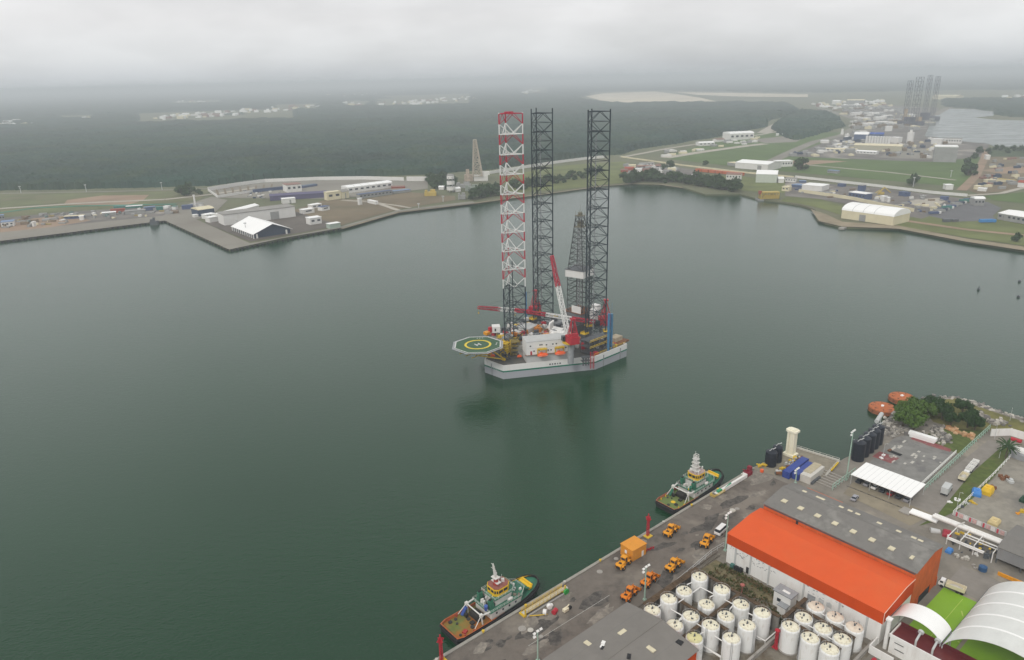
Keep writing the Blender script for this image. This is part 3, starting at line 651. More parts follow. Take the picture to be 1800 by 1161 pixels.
wl = [('white pipe zigzag around the tank farthest along the quay wall', [(1208, 1028), (1224, 1021)]), ('long white zigzag pipe in front of the far quay-side tanks', [(1215, 1044), (1231.5, 1032.5), (1290, 1063), (1283, 1071)]),
      ('white pipe at the foot of the half hidden tank', [(1153, 1069), (1171, 1059)]), ('white pipe bent in front of the near quay-side tank', [(1170, 1066), (1200, 1083), (1190, 1095)]), ('white pipe slanting behind the near quay-side tank', [(1180, 1068), (1202, 1053)]), ('white pipe slanting between the third row tanks', [(1248, 1050), (1260, 1044)]),
      ('white pipe slanting at the brown-grey shed corner', [(1193, 1092), (1207, 1083)]), ('white pipe running to the central tank', [(1225, 1097), (1243, 1108), (1228, 1117)]), ('long white pipe below the central tank', [(1245, 1111), (1277, 1132)]), ('fat white pipe pair at the bottom edge of the tank farm', [(1235, 1135), (1267, 1155)]),
      ('white pipe bent before the isolated front tank', [(1315, 1078), (1333, 1087), (1323, 1092)]), ('white pipe elbow between both tank blocks', [(1327, 1117), (1345, 1127), (1373, 1103)]), ('white pipe crank in the front row of the smaller block', [(1403, 1101), (1410, 1094), (1432, 1106)]), ('white pipe crank at the end of the front row of the smaller block', [(1434, 1122), (1442, 1113), (1464, 1125)]),
      ('white pipe crank in the middle row of the smaller block', [(1428, 1079), (1433, 1072), (1455, 1086)]), ('white pipe crank nearest the red roof in the middle row', [(1460, 1097), (1466, 1090), (1488, 1103)])]
for i, (lb, pts) in enumerate(wl):
    zz = 9.0 if i not in (9, 11) else 5.0; q = [U(x, y, zz) for x, y in pts]; o0 = Vector((q[0].x, q[0].y, 3)); g = MB(); q = [p-o0 for p in q]
    g.poly(q, .17 if i != 9 else .3, 6)
    for p in q: g.tube((p.x, p.y, 0), tuple(p), .1, 5)
    single('pipeline', g, white, lb, 'pipeline', o0)

# small arch roof, big arch roof, dark red building -------------------
def arch(label, u0_, u1_, v0_, v1_, ze, rise, nb, nm='arched_roof'):
    t = thing(nm, label, 'canopy', W(u0_, v0_), QA); L_ = u1_-u0_; Wd = v1_-v0_; n_ = 26
    for k in range(nb):
        xa = L_*k/nb; xb = L_*(k+1)/nb; g = MB(); up = []; dn = []
        for i in range(n_+1):
            a = math.pi*(.11+.78*i/n_); y = -Wd/2*(1-math.cos(a)/math.cos(math.pi*.11)); z = ze+rise*(math.sin(a)-math.sin(math.pi*.11))/(1-math.sin(math.pi*.11))
            up.append((y, z))
        rg = [[(xa, y, z) for y, z in up]+[(xa, y, z-.15) for y, z in up[::-1]], [(xb, y, z) for y, z in up]+[(xb, y, z-.15) for y, z in up[::-1]]]
        g.loft(rg); obj('roof_bay', g, whiteclean if nb == 1 else archm, t)
        if k:
            g = MB(); g.loft([[(xa-.3, y, z+.08) for y, z in up]+[(xa-.3, y, z-.1) for y, z in up[::-1]], [(xa+.3, y, z+.08) for y, z in up]+[(xa+.3, y, z-.1) for y, z in up[::-1]]]); obj('rib', g, whiteclean, t)
    g = MB()
    for x in [L_*k/max(1, nb) for k in range(nb+1)]:
        for y in (-.15, -Wd+.15): g.tube((x, y, 0), (x, y, ze), .14, 6)
    pieces('column', g, lgrey, t)
    g = MB(); g.tube((0, -.1, ze), (L_, -.1, ze), .2, 6).tube((0, -Wd+.1, ze), (L_, -Wd+.1, ze), .2, 6); obj('gutter', g, dgrey, t)
    return t
archm = mat('white_arch_sheet', (.66, .67, .64), .5, .03, .3, dirt=(.5, .5, .47), damt=.3, dsc=.2)
arch('short white arched canopy spanning the lime pitch next to the orange building', 97.6, 105, 77.9, 91.3, 6.3, 3.4, 1)
arch('large white ribbed arched roof over the lime pitch in the bottom corner', 97.3, 131.5, 91.6, 122, 6.2, 8.5, 5, 'arched_hall')
t = thing('office_building', 'low building with glossy dark red roof, twin roof cowls and white end wall', 'building', W(91.5, 80.8), QA)
m_dred = mat('dark_red_roof', (.12, .015, .018), .35, .12, .2, dirt=(.2, .08, .05), damt=.3, dsc=.2)
g = MB(); g.box(3.5, -20, 0, 6.6, 40, 5.2); obj('wall', g, white, t)
g = MB(); g.box(3.5, -20, 5.2, 6.9, 40.2, .2); obj('roof', g, m_dred, t)
g = MB(); g.box(.1, -20, 5.2, .3, 40.6, 1.0).box(3.5, .15, 5.2, 7.1, .3, .75); obj('parapet', g, white, t)
g = MB(); g.box(6.95, -20, 5.4, .3, 40.2, .9); obj('parapet', g, m_dred, t)
for y in (-6, -10.2):
    g = MB(); g.tube((1.2, y, 5.4), (1.2, y, 7.2), .28, 8).tube((1.2, y, 7.2), (3.6, y, 8.4), .3, 8).tube((3.6, y, 8.4), (4.2, y, 8.6), .75, 10); obj('exhaust_cowl', g, lgrey, t)
g = MB()
for y, z in ((-2.5, 3.6), (-2.8, 1.6), (-9, 1.6), (-13, 3.2), (-16, 1.6)): g.box(.12 if z > 3.7 else -.03, y, z+.6, .12, 2.4, .14)
pieces('wall_vent', g, black, t)
g = MB(); g.at(2, -17, 5.4).box(0, 0, 0, 1.6, 1.6, 1.2).box(0, 0, 1.2, 1.2, 1.2, .5); obj('roof_box', g, white, t)
g = MB(); g.box(0, -3.2, 0, .3, 6.4, 2.6).box(2.4, 0, 0, 4.8, .3, 2.6); single('garden_wall', g, white, 'white boundary wall between the small tank block and dark red roofed building', 'wall', W(87.5, 77.5), QA)
g = MB(); g.tube((0, 0, 0), (0, 0, 1.2), .12, 6).ball(0, 0, 1.3, .85, 10, 6, 1.2, .8, .35); single('hose_reel_cover', g, red, 'small red cover on the ground before the white wall by the red roof', 'cover', W(84.5, 80.2), QA)
g = MB(); g.tube((0, 0, 0), (0, 0, 9.5), .55, 10).box(0, 0, 9.5, 1.6, 1.4, .6); single('exhaust_stack', g, white, 'pale stack standing at the corner of the orange building by the small arch', 'chimney', W(92.5, 79.6), QA)

# white canopy & car lot ---------------------------------------------
t = thing('car_port', 'long flat white car port canopy on thin posts', 'canopy', W(169.3, 32), QA)
g = MB(); g.add([(0, 0, 4.1), (12.6, 0, 4.6), (12.6, -22.4, 4.6), (0, -22.4, 4.1), (0, 0, 3.9), (12.6, 0, 4.4), (12.6, -22.4, 4.4), (0, -22.4, 3.9)], [(0, 1, 2, 3)[::-1], (7, 6, 5, 4)[::-1], (0, 4, 5, 1)[::-1], (1, 5, 6, 2)[::-1], (2, 6, 7, 3)[::-1], (3, 7, 4, 0)[::-1]])
obj('roof', g, mat('white_canopy_sheet', (.88, .88, .86), .4, .015), t)
g = MB()
for k in range(1, 12): g.add([(0, -22.4*k/12-.04, 4.125), (12.6, -22.4*k/12-.04, 4.625), (12.6, -22.4*k/12+.04, 4.625), (0, -22.4*k/12+.04, 4.125)], [(0, 1, 2, 3)])
obj('roof_seam', g, lgrey, t)
for y in (-.2, -7.4, -14.8, -22.2):
    for x in (.3, 12.2):
        g = MB(); g.tube((x, y, 0), (x, y, 4), .1, 6); pieces('post', g, lgrey, t)
def car(label, p, rz, paint, kind='car', group=None):
    nm = {'car': 'parked_car', 'pickup': 'pickup_truck', 'van': 'van'}[kind]; cat = {'car': 'car', 'pickup': 'pickup truck', 'van': 'van'}[kind]
    t = thing(nm, label, cat, p, rz, group); g = MB()
    hw = .88
    if kind == 'car': sec = [(-2.2, .35, .85), (-2.1, .3, 1.0), (2.0, .3, .95), (2.25, .35, .75)]; cab = (-1.6, -1.0, .5, 1.2, .95, 1.45)
    elif kind == 'pickup': sec = [(-2.6, .4, 1.0), (-2.5, .4, 1.1), (2.3, .4, 1.05), (2.6, .45, .9)]; cab = (-.9, -.6, .9, 1.5, 1.05, 1.75)
    else: sec = [(-2.7, .4, 1.1), (-2.6, .4, 1.25), (2.3, .4, 1.15), (2.7, .45, .95)]; cab = (-2.65, -2.5, 1.4, 2.1, 1.1, 2.1)
    g.loft([[(x, -hw, a), (x, hw, a), (x, hw, b), (x, -hw, b)] for x, a, b in sec]); obj('body', g, paint, t)
    a, b, c, d, z0, z1 = cab; g = MB(); q = hw-.08; r = hw-.22
    g.add([(a, -q, z0), (d, -q, z0), (d, q, z0), (a, q, z0), (b, -r, z1), (c, -r, z1), (c, r, z1), (b, r, z1)], [(0, 1, 5, 4), (1, 2, 6, 5), (2, 3, 7, 6), (3, 0, 4, 7)]); obj('windows', g, glass, t)
    g = MB(); g.add([(b-.02, -r-.02, z1), (c+.02, -r-.02, z1), (c+.02, r+.02, z1), (b-.02, r+.02, z1), (b-.02, -r-.02, z1+.05), (c+.02, -r-.02, z1+.05), (c+.02, r+.02, z1+.05), (b-.02, r+.02, z1+.05)], [(3, 2, 1, 0), (4, 5, 6, 7), (0, 1, 5, 4), (1, 2, 6, 5), (2, 3, 7, 6), (3, 0, 4, 7)]); obj('roof', g, paint, t)
    if kind == 'pickup': g = MB(); g.box(-1.75, 0, 1.08, 1.5, 1.5, .04); obj('load_bed', g, black, t)
    for x in (-1.4, 1.4):
        for y in (-hw, hw): g = MB(); g.tube((x, y-.1, .33), (x, y+.1, .33), .33, 12); obj('wheel', g, black, t)
    for y in (-.6, .6): g = MB(); g.box(sec[-1][0]+.01, y, .62, .05, .35, .14); obj('headlight', g, white, t)
    return t
cw = mat('car_white', (.75, .75, .74), .3, .02); cs = mat('car_silver', (.35, .35, .38), .3, .05, metal=.3); cd = mat('car_dark', (.03, .035, .045), .3, .1); cr_ = mat('car_red', (.3, .03, .03), .3, .1)
car('silver car parked alone in the dusty lot beside the white canopy', U(1502, 878, 3), QA+.15, cs)
car('white pickup van parked beside the floodlight pole near the orange building', W(105.5, 17.5), QA+.12, cw, 'van').scale = (1.2, 1.25, 1.2)
for k in range(7):
    car('%s car under the white canopy, %s from the quay end' % (['dark', 'grey', 'white', 'dark', 'red', 'black', 'grey'][k], ['first', 'second', 'third', 'fourth', 'fifth', 'sixth', 'seventh'][k]), W(173.5, 34+k*3.0), QA, [cd, cs, cw, cd, cr_, cd, cs][k], 'car', 'cars under the canopy')
for k in range(22):
    g = MB(); g.box(0, 0, 0, .35, 1.9, .2).box(.9, .9, 0, 1.5, .15, .02); single('parking_bumper', g, m_bund, 'worn concrete wheel stop in the row before the white canopy', 'wheel stop', W(166.8, 33+k*1.35+.4*(k % 2)), QA, 'wheel stops before the canopy')
# trucks
def truck(label, p, rz, body='box', cat='truck'):
    t = thing('truck', label, cat, p, rz)
    g = MB(); g.box(2.9, 0, .7, 1.7, 2.1, .9).add([(2.1, -1.05, 1.6), (3.75, -1.05, 1.6), (3.75, 1.05, 1.6), (2.1, 1.05, 1.6), (2.1, -.95, 2.5), (3.3, -.95, 2.5), (3.3, .95, 2.5), (2.1, .95, 2.5)], [(4, 5, 6, 7), (0, 1, 5, 4), (2, 3, 7, 6), (3, 0, 4, 7), (1, 2, 6, 5)]); obj('cab', g, cw, t)
    g = MB(); g.add([(3.77, -.9, 1.65), (3.77, .9, 1.65), (3.36, .82, 2.4), (3.36, -.82, 2.4)], [(0, 1, 2, 3)]); g.box(2.9, -1.06, 1.65, .8, .04, .6).box(2.9, 1.06, 1.65, .8, .04, .6); obj('windscreen', g, glass, t)
    g = MB(); g.box(0, 0, .6, 7.2, 1.0, .35); obj('chassis', g, black, t)
    g = MB()
    if body == 'box': g.box(-.9, 0, 1.0, 5.2, 2.4, 2.5)
    elif body == 'dump':
        g.box(-.9, 0, 1.0, 5.2, 2.4, .12)
        for y in (-1.2, 1.2): g.box(-.9, y, 1.1, 5.2, .1, 1.1)
        for x in (-3.5, 1.7): g.box(x, 0, 1.1, .1, 2.3, 1.1)
    obj('cargo_box' if body == 'box' else 'tipper_body', g, cream if body != 'box' else lgrey, t)
    if body == 'dump': g = MB(); g.ball(-.9, 0, 1.2, 1.0, 12, 6, 2.2, 1.05, .7); obj('load', g, pale, t)
    for x in (2.7, -1.6, -2.8):
        for y in (-1, 1): g = MB(); g.tube((x, y-.15, .5), (x, y+.15, .5), .5, 12); obj('wheel', g, black, t)
    return t
truck('white tipper truck with sandy load on the edge of the lime pitch', W(132.3, 82.3), QA-1.45+math.pi, 'dump')
truck('grey box truck parked on the grassy road verge', U(1663, 866, 3), QA+.1)
truck('truck with sandy bed stopped behind the rack trailer', U(1694, 842, 3), QA+.06, 'dump')
t = thing('flatbed_trailer', 'flatbed trailer carrying a white tube rack beside the grass verge', 'trailer', U(1708, 824, 3), QA+.06)
g = MB(); g.box(0, 0, .9, 10, 2.3, .25); obj('deck', g, dgrey, t)
for x in (-4, -3, 3):
    for y in (-1, 1): g = MB(); g.tube((x, y-.15, .45), (x, y+.15, .45), .45, 12); obj('wheel', g, black, t)
t = thing('pipe_rack', 'white tubular frame loaded on the flatbed trailer', 'rack', U(1708, 824, 3)+Vector((0, 0, 1.15)), QA+.06)
for y in (-1, -.35, .35, 1):
    g = MB(); g.tube((-4.8, y, .9), (4.8, y, .9), .13, 6).tube((-4.8, y, .15), (4.8, y, .15), .1, 6); obj('rail', g, white, t)
g = MB()
for x in (-4.8, -1.6, 1.6, 4.8): g.box(x, 0, 0, .25, 2.3, 1.1)
obj('frame', g, white, t)

# loaders -------------------------------------------------------------
def loader(yorange=yorange):
    t = thing('wheel_loader', 'x', 'wheel loader', (0, 0, 0), 0, 'orange wheel loaders parked on the quay')
    g = MB(); g.loft([[(x, -w_, a), (x, w_, a), (x, w_*.85, b), (x, -w_*.85, b)] for x, w_, a, b in ((-3.5, .85, .9, 1.5), (-3.3, .95, .8, 1.85), (-1.0, 1.0, .8, 2.2), (-.6, 1.0, .8, 2.1))]); obj('engine_hood', g, yorange, t)
    g = MB(); g.box(-3.52, 0, .95, .08, 1.3, .7).box(-2.2, 0, 2.02, .8, .9, .05); g.tube((-1.6, .5, 2), (-1.6, .5, 2.9), .08, 6); obj('grille', g, black, t)
    g = MB(); g.box(0, 0, .8, 1.2, 1.3, .8).box(1.1, 0, .7, 1.3, 1.5, .9).box(1.4, 0, 1.5, .5, .8, .8); obj('front_frame', g, yorange, t)
    t2 = MB(); t2.add([(-.75, -.75, 1.5), (.6, -.75, 1.5), (.6, .75, 1.5), (-.75, .75, 1.5), (-.65, -.65, 3.0), (.35, -.65, 3.0), (.35, .65, 3.0), (-.65, .65, 3.0)], [(0, 1, 5, 4), (1, 2, 6, 5), (2, 3, 7, 6), (3, 0, 4, 7)]); cb = obj('cab', t2, glass, t)
    g = MB(); g.box(-.15, 0, 3.0, 1.4, 1.6, .18); 
    for x, y, x2 in ((-.75, -.75, -.65), (.6, -.75, .35), (.6, .75, .35), (-.75, .75, -.65)): g.tube((x, y, 1.5), (x2, y*.88, 3.0), .07, 4)
    obj('cab_roof', g, yorange, cb)
    g = MB()
    for y in (-.55, .55): g.poly([(1.0, y, 2.1), (2.4, y, 2.0), (3.5, y, .7)], .14, 4).tube((1.3, y*.6, 1.2), (2.5, y*.6, 1.7), .08, 5)
    g.box(2.5, 0, 1.75, .2, 1.2, .2); obj('lift_arm', g, yorange, t)
    g = MB(); pr2 = [(3.4, 1.3), (3.2, .7), (3.4, .15), (4.6, .1), (3.6, .3), (3.45, .7)]
    g.loft([[(x, y, z) for x, z in pr2] for y in (-1.25, 1.25)]); g.box(3.8, -1.25, .15, .9, .05, .9).box(3.8, 1.25, .15, .9, .05, .9); obj('bucket', g, yorange, t)
    for x in (-2.2, 1.2):
        for y in (-1.05, 1.05):
            g = MB(); g.tube((x, y-.28, .75), (x, y+.28, .75), .75, 16); wl_ = obj('wheel', g, black, t)
            g = MB(); g.tube((x, y-.3, .75), (x, y+.3, .75), .32, 10); obj('rim', g, yorange, wl_)
            g = MB(); g.loft([[(x+.95*math.cos(a), yy, .75+.95*math.sin(a)) for a in (2.4, 1.9, 1.57, 1.2, .7)]+[(x+.88*math.cos(a), yy, .75+.88*math.sin(a)) for a in (.7, 1.2, 1.57, 1.9, 2.4)] for yy in (y-.3, y+.3)]); obj('mudguard', g, yorange, t)
    return t
L0 = loader(); L1 = loader(mat('loader_deep_orange', (.66, .19, .008), .45, .15, 1.2, dirt=(.2, .07, .02), damt=.5, dsc=1.5))
lp = [('orange wheel loader parked between the quay edge and tug berth, bucket lowered', 1179, 938, .1), ('orange wheel loader nearest the white van by the floodlight pole', 1242, 956, .2), ('orange wheel loader parked in front of the orange cabin', 1097, 994, .1),
      ('orange wheel loader highest up the row along the tank farm wall', 1184, 999, .02), ('orange wheel loader behind the light pole, in the row along the tank farm', 1141, 1025, .08), ('orange wheel loader half hidden by the brown-grey shed roof', 1107, 1049, .1)]
for i, (lb, x, y, a) in enumerate(lp):
    p = U(x, y, 3); q = L0 if i == 0 else L1 if i == 4 else copy_tree(L1 if i == 5 else L0)
    q.location = (p.x, p.y, 3.03); q.rotation_euler.z = QA+a+.1; q['label'] = lb; q.scale = (1.12,)*3
# orange cabin
t = thing('site_cabin', 'orange portable cabin on the quay edge', 'cabin', U(1113, 975, 3), QA-.04)
oc = mat('cabin_orange', (.66, .27, .03), .6, .05)
g = MB(); g.box(0, 0, .15, 6.6, 5.4, 4.1); obj('wall', g, oc, t)
g = MB(); g.box(0, 0, 4.25, 6.9, 5.7, .18); obj('roof', g, oc, t)
g = MB(); g.box(-3.33, .3, 1.9, .06, .9, 1.2); pieces('window', g, white, t)
g = MB(); g.box(1.6, -2.73, .2, .9, .06, 2.1); obj('door', g, white, t)
g = MB()
for k in range(5): g.box(k*.75, .2*(k % 2), 0, .6, .12, .9)
single('barrier', g, [red], 'red and white barriers standing beside the orange cabin', 'barrier', U(1136, 970, 3), QA-.2)
# beacons
def beacon(label, p):
    t = thing('navigation_beacon', label, 'beacon', p, QA, 'red quay beacons')
    g = MB(); g.box(0, 0, 0, 2.6, 2.6, .25); obj('base', g, yellow, t)
    g = MB(); g.lat((0, 0, .2), (0, 0, 6.2), .7, 6, .12, .55); g.tube((0, 0, .2), (0, 0, 6.4), .16, 6); obj('mast', g, red, t)
    g = MB()
    for a in (0, math.pi/2): g.at(0, 0, 7.2, a).add([(-1.3, -.05, 0), (0, -.05, -1.2), (1.3, -.05, 0), (0, -.05, 1.2), (-1.3, .05, 0), (0, .05, -1.2), (1.3, .05, 0), (0, .05, 1.2)], [(0, 1, 2, 3), (7, 6, 5, 4), (0, 4, 5, 1), (1, 5, 6, 2), (2, 6, 7, 3), (3, 7, 4, 0)])
    g.at().cyl(0, 0, 8.1, 9.0, .2, 8); obj('topmark', g, red, t)
beacon('red lattice beacon with diamond topmark just beyond the orange cabin', W(84.5, 1.9))
beacon('red lattice beacon with diamond topmark near the stern of the nearer tug', W(-2.8, 1.6))
# floodlight poles
def flood(label, p, h, rz=0):
    t = thing('floodlight_pole', label, 'floodlight pole', p, rz, 'floodlight poles of the port'); g = MB()
    g.tube((0, 0, 0), (0, 0, h), .28, 8, .16).box(0, 0, 0, .9, .9, .5); obj('pole', g, mint, t)
    g = MB(); g.tube((-1.3, 0, h), (1.3, 0, h), .07, 5).tube((-1.3, 0, h-1), (0, 0, h-1), .07, 5); obj('crossbar', g, mint, t)
    for x, z in ((-1.2, h), (0, h+.2), (1.2, h+.2), (-1.2, h-1.1)): g = MB(); g.at(x, -.15, z, 0, -.7).box(0, 0, -.1, .8, .35, .6); obj('lamp', g, white, t)
flood('pale green floodlight pole standing at the corner of the brown-grey shed', W(17.2, 19.2), 9.8, QA)
flood('pale green floodlight pole in front of the row of loaders', W(58.2, 22.6), 11.8, QA)
flood('pale green floodlight pole against the corner of the orange building', W(97.4, 24.6), 14.2, QA)
flood('pale green floodlight pole beside the row of dark tanks', W(171, 29.8), 21, QA)
flood('short pale green floodlight pole behind the grey skylit warehouse', U(1398, 850, 3), 6, QA)
# bollards and fenders on the quay
for k in range(10):
    g = MB(); g.cyl(0, 0, 0, .5, .28, 10).cyl(0, 0, .5, .72, .45, 10); single('bollard', g, [yellow if k % 3 else pale], 'small mooring bollard on the quay coping', 'bollard', W(-4+k*16.4, .9, 3.36), 0, 'bollards along the quay')
for k in range(32):
    g = MB(); g.tube((0, 0, -2.2), (0, 0, -.4), .38, 8); single('quay_fender', g, black, 'black rubber fender hanging on the quay face', 'fender', W(-6+k*5, -.42, 3), 0, 'fenders on the quay face')
# gangways by the tugs
t = thing('gangway', 'yellow railed gangway lying along the quay beside the nearer tug', 'gangway', W(25.5, 2.6), QA)
g = MB(); g.box(9, -.2, .5, 17, 1.5, .15); g.box(9, -2.0, .3, 17, .1, .5); obj('walkway', g, lgrey, t)
for y in (-.95, .55):
    g = MB()
    for z in (.7, 1.3, 1.9): g.tube((.6, y, z), (17.4, y, z), .09, 4)
    for k in range(12): g.tube((.6+k*1.5, y, .5), (.6+k*1.5, y, 1.9), .08, 4)
    obj('railing', g, yellow, t)
for x in (.5, 17): g = MB(); g.box(x, -.2, 0, 1.2, 2.4, .5); g.tube((x, -1.3, 0), (x, -1.3, 2.6), .25, 8); obj('end_frame', g, yellow, t)
g = MB(); g.tube((0, -.3, .9), (0, .3, .9), 1.0, 14); single('cable_drum', g, mat('bright_green', (.03, .3, .06), .6), 'green cable drum at the far end of the yellow gangway', 'cable drum', W(42.3, 4.6, 2.9), QA)
g = MB(); g.tube((0, -.5, .8), (0, .5, .8), .8, 14).tube((0, -.55, .8), (0, -.5, .8), 1.0, 14); single('cable_drum', g, white, 'larger white hose drum among the machinery by the yellow gangway', 'hose drum', W(31.2, 6.8), QA+.6)
g = MB(); g.tube((0, -.5, .8), (0, .5, .8), .8, 14).ball(.9, .6, .6, .6); single('cable_drum', g, white, 'smaller white drum nearest the green drum', 'hose drum', W(33.8, 6.0), QA-.4)
g = MB(); g.tube((-.8, 0, .8), (.8, 0, .8), .75, 12).box(0, 0, 0, 1.2, 1, .5); single('pump_unit', g, red, 'dark red pump unit between the white drums', 'pump', W(33.6, 8.6), QA+.3)
t = thing('mobile_pump', 'small pale yellow machine with black wheel beside the dark red pump', 'machine', W(36.5, 10.3), QA)
g = MB(); g.box(0, 0, .4, 1.8, 1.1, .9).tube((0, 0, 1.3), (1.6, .2, 1.7), .2, 6); obj('body', g, cream, t)
g = MB(); g.tube((1.8, -.3, .6), (1.8, .3, .6), .6, 12); obj('wheel', g, black, t)
g = MB(); g.poly([(0, 0, .3), (3, -2.2, .3), (5, -3.4, .3)], .15, 6); single('hose', g, yellow, 'yellow hose leading away from the near end of the gangway', 'hose', W(26.5, 4.2), QA)
t = thing('gangway', 'white and green stepped gangway beside the farther tug', 'gangway', W(121.5, 2.2), QA)
g = MB(); g.box(12.5, 0, .2, 19, 2.0, .3).box(14, -1.05, .5, 16, .15, 1.4).box(22, 0, .5, .2, 2, 1.4); obj('deck', g, white, t)
g = MB()
for k in range(3):
    g.poly([(1.5, .9, .5+k*.45), (.1, .9, .5+k*.45), (.1, -1.0-k*.1, .5+k*.45), (7, -1.2, .5+k*.45)], .1, 4)
obj('railing', g, yellow, t)
g = MB(); g.box(5, .1, .55, 2.2, 1.2, .8).tube((9, 0, .6), (13, .4, .9), .3, 8); obj('machinery', g, mat('green_machinery', (.03, .28, .14), .6), t)
t = thing('quay_crane', 'small dark red crane at the quay corner', 'crane', W(146, 1.8), QA)
g = MB(); g.box(0, 0, 0, 3.4, 2.4, 1.6).box(1.2, 0, 1.6, 1.4, 1.6, 1.8).tube((0, 0, 1.6), (-2.6, .6, 3.2), .25, 6); obj('body', g, mat('dark_red_machine', (.22, .015, .03), .6), t)
g = MB(); g.cyl(3.2, -1.2, 0, 1.1, .7, 10); single('bollard_cone', g, lifeor, 'bright orange marker drum beside the dark red crane', 'drum', W(149, 3.2), QA)
for i, (u_, v_, s_) in enumerate(((22, 7, 1.2), (23.5, 9, .9), (57.8, 4.2, 1), (120, 12.4, 1.1), (122, 13, .9), (96, 4, .5), (66.8, 3.2, .8), (121, 20.5, 1.0), (24, 13, .7), (44, 2.6, .8))):
    g = MB(); g.cyl(0, 0, 0, .14, s_, 10); g.cyl(0, 0, .14, .22, s_*.6, 8); single('manhole_cover', g, pale if i % 2 else concrete, 'pale round slab set on the quay surface', 'manhole cover', W(u_, v_, 3.03), 0, 'round slabs on the quay')
# ================================================================== JETTY, YARDS, HEADLAND
def ptank(label, p, r, h, group):
    t = thing('water_tank', label, 'tank', p, QA, group); g = MB(); g.tube((0, 0, 0), (0, 0, h), r, 18)
    for z in (h*.25, h*.5, h*.75): g.tube((0, 0, z), (0, 0, z+.12), r+.05, 18)
    obj('shell', g, blackp, t)
    g = MB(); g.tube((0, 0, h), (0, 0, h+.7), r, 18, .5).cyl(0, 0, h+.7, h+1.2, .4, 10); obj('lid', g, blackp, t)
    g = MB(); g.tube((-r*.4, .5, h+.5), (r*.9, -.5, h+1.2), .18, 6).box(0, 0, h+.9, .8, .3, .4); obj('pipe', g, lgrey, t)
for i, (x, y) in enumerate([(1507, 808), (1516, 800), (1525, 793), (1533, 786), (1540, 779)]):
    ptank('tall dark cylindrical tank, %s from the lone light pole in the shoreline row' % ['first', 'second', 'third', 'fourth', 'fifth and last'][i], U(x, y, 3), 2.5, 8.0, 'dark tanks in a row on the shore')
ptank('dark cylindrical tank nearest the quay corner before the cream tower', U(1354, 818, 3), 2.3, 6.2, 'dark tanks on the jetty')
ptank('dark cylindrical tank tucked directly beside the cream tower', U(1365, 811, 3), 2.0, 6.8, 'dark tanks on the jetty')
g = MB(); g.tube((0, 0, 8.4), (9, 0, 8.6), .9, 10); 
for x in (0, 9): g.tube((x, 0, 0), (x, 0, 8.4), .2, 6)
single('pipe_duct', g, lgrey, 'pale grey duct on stilts above the far end of the row of dark tanks', 'duct', U(1536, 772, 3), QA+.2)
t = thing('silo_tower', 'tall cream rectangular tower with wide cap standing on the jetty', 'tower', U(1389, 800, 3), QA)
g = MB(); g.box(0, 0, 0, 2.6, 3.2, 11); g.box(-1.4, -.6, 0, .3, .8, 11).box(-1.6, .8, 0, .3, .5, 11).box(0, 0, 0, 4.2, 4.8, 1.0); obj('shaft', g, mat('tower_cream', (.80, .76, .60), .6, .05), t)
g = MB(); g.prism([(-1.9, -1.4), (-1.2, -2.4), (1.4, -2.4), (2.1, -1.0), (2.0, 1.6), (1.0, 2.4), (-1.3, 2.4), (-2.0, 1.4)], 11, 11.8); g.box(0, 0, 11.8, 2.4, 2.8, .4); obj('cap', g, mat('tower_cream', (.8, .76, .6)), t)
def container(label, p, rz, m, L_=12.2, w_=2.44, h=2.6, group=None, nm='shipping_container'):
    t = thing(nm, label, 'container', p, rz, group); g = MB(); g.box(0, 0, 0, L_, w_, h); 
    for k in range(int(L_/.6)):
        for s in (-1, 1): g.box(-L_/2+.4+k*.6, s*(w_/2+.02), .15, .28, .05, h-.3)
    obj('body', g, m, t)
    g = MB(); g.box(L_/2+.02, 0, .1, .06, w_-.2, h-.2).box(-L_/2-.02, 0, .1, .06, w_-.2, h-.2); obj('door', g, m, t)
    g = MB()
    for x in (-L_/2, L_/2):
        for y in (-w_/2, w_/2): g.box(x, y, 0, .16, .16, h+.03)
    obj('corner_post', g, m, t)
bc = mat('container_blue', (.03, .06, .27), .5, .12, .5, dirt=(.08, .07, .1), damt=.3)
container('long blue container nearest the cream tower, dark end to the quay', U(1398, 828, 3), QA+.05, bc, 16, 2.8, 2.9)
container('blue container beside the pale shelter, with white rails', U(1411, 833, 3), QA+.05, bc, 13, 2.6, 2.6)
t = thing('workshop_tent', 'pale weathered shelter with tan roof beside the blue containers', 'shelter', U(1427, 839, 3), QA+.05)
g = MB(); g.box(0, 0, 0, 12, 4.2, 3.1); obj('wall', g, mat('dirty_canvas', (.55, .53, .48), .8, .12, .5, dirt=(.3, .26, .2), damt=.5), t)
g = MB(); g.box(1.5, .8, 3.1, 9.5, 3, .25); obj('roof', g, mat('tan_canvas', (.42, .37, .26), .8, .15), t)
g = MB(); g.box(-2, -2.3, 0, 7, 1.2, .9); obj('skirt', g, dgrey, t)
for i, (a, b, lb) in enumerate([((1397, 787), (1475, 811), 'along the water side'), ((1475, 811.5), (1451, 838), 'at the inlet end')]):
    A_ = U(*a, 3); B_ = U(*b, 3); d = B_-A_; g = MB(); ln = d.length; n_ = int(ln/2.5)
    g.box(ln/2, 0, 0, ln, .7, .6)
    for k in range(n_+1): g.box(ln*k/n_, 0, .6, .15, .15, .8)
    g.box(ln/2, 0, 1.3, ln, .12, .1)
    single('jetty_wall', g, pale, 'low pale wall of the jetty '+lb, 'wall', A_, math.atan2(d.y, d.x))
g = MB(); g.box(0, 0, .4, 8, .6, .6); single('boom_barrier', g, yellow, 'long yellow pipe lying at the inlet corner of the jetty', 'pipe', U(1467, 823, 3), QA+.15)
g = MB()
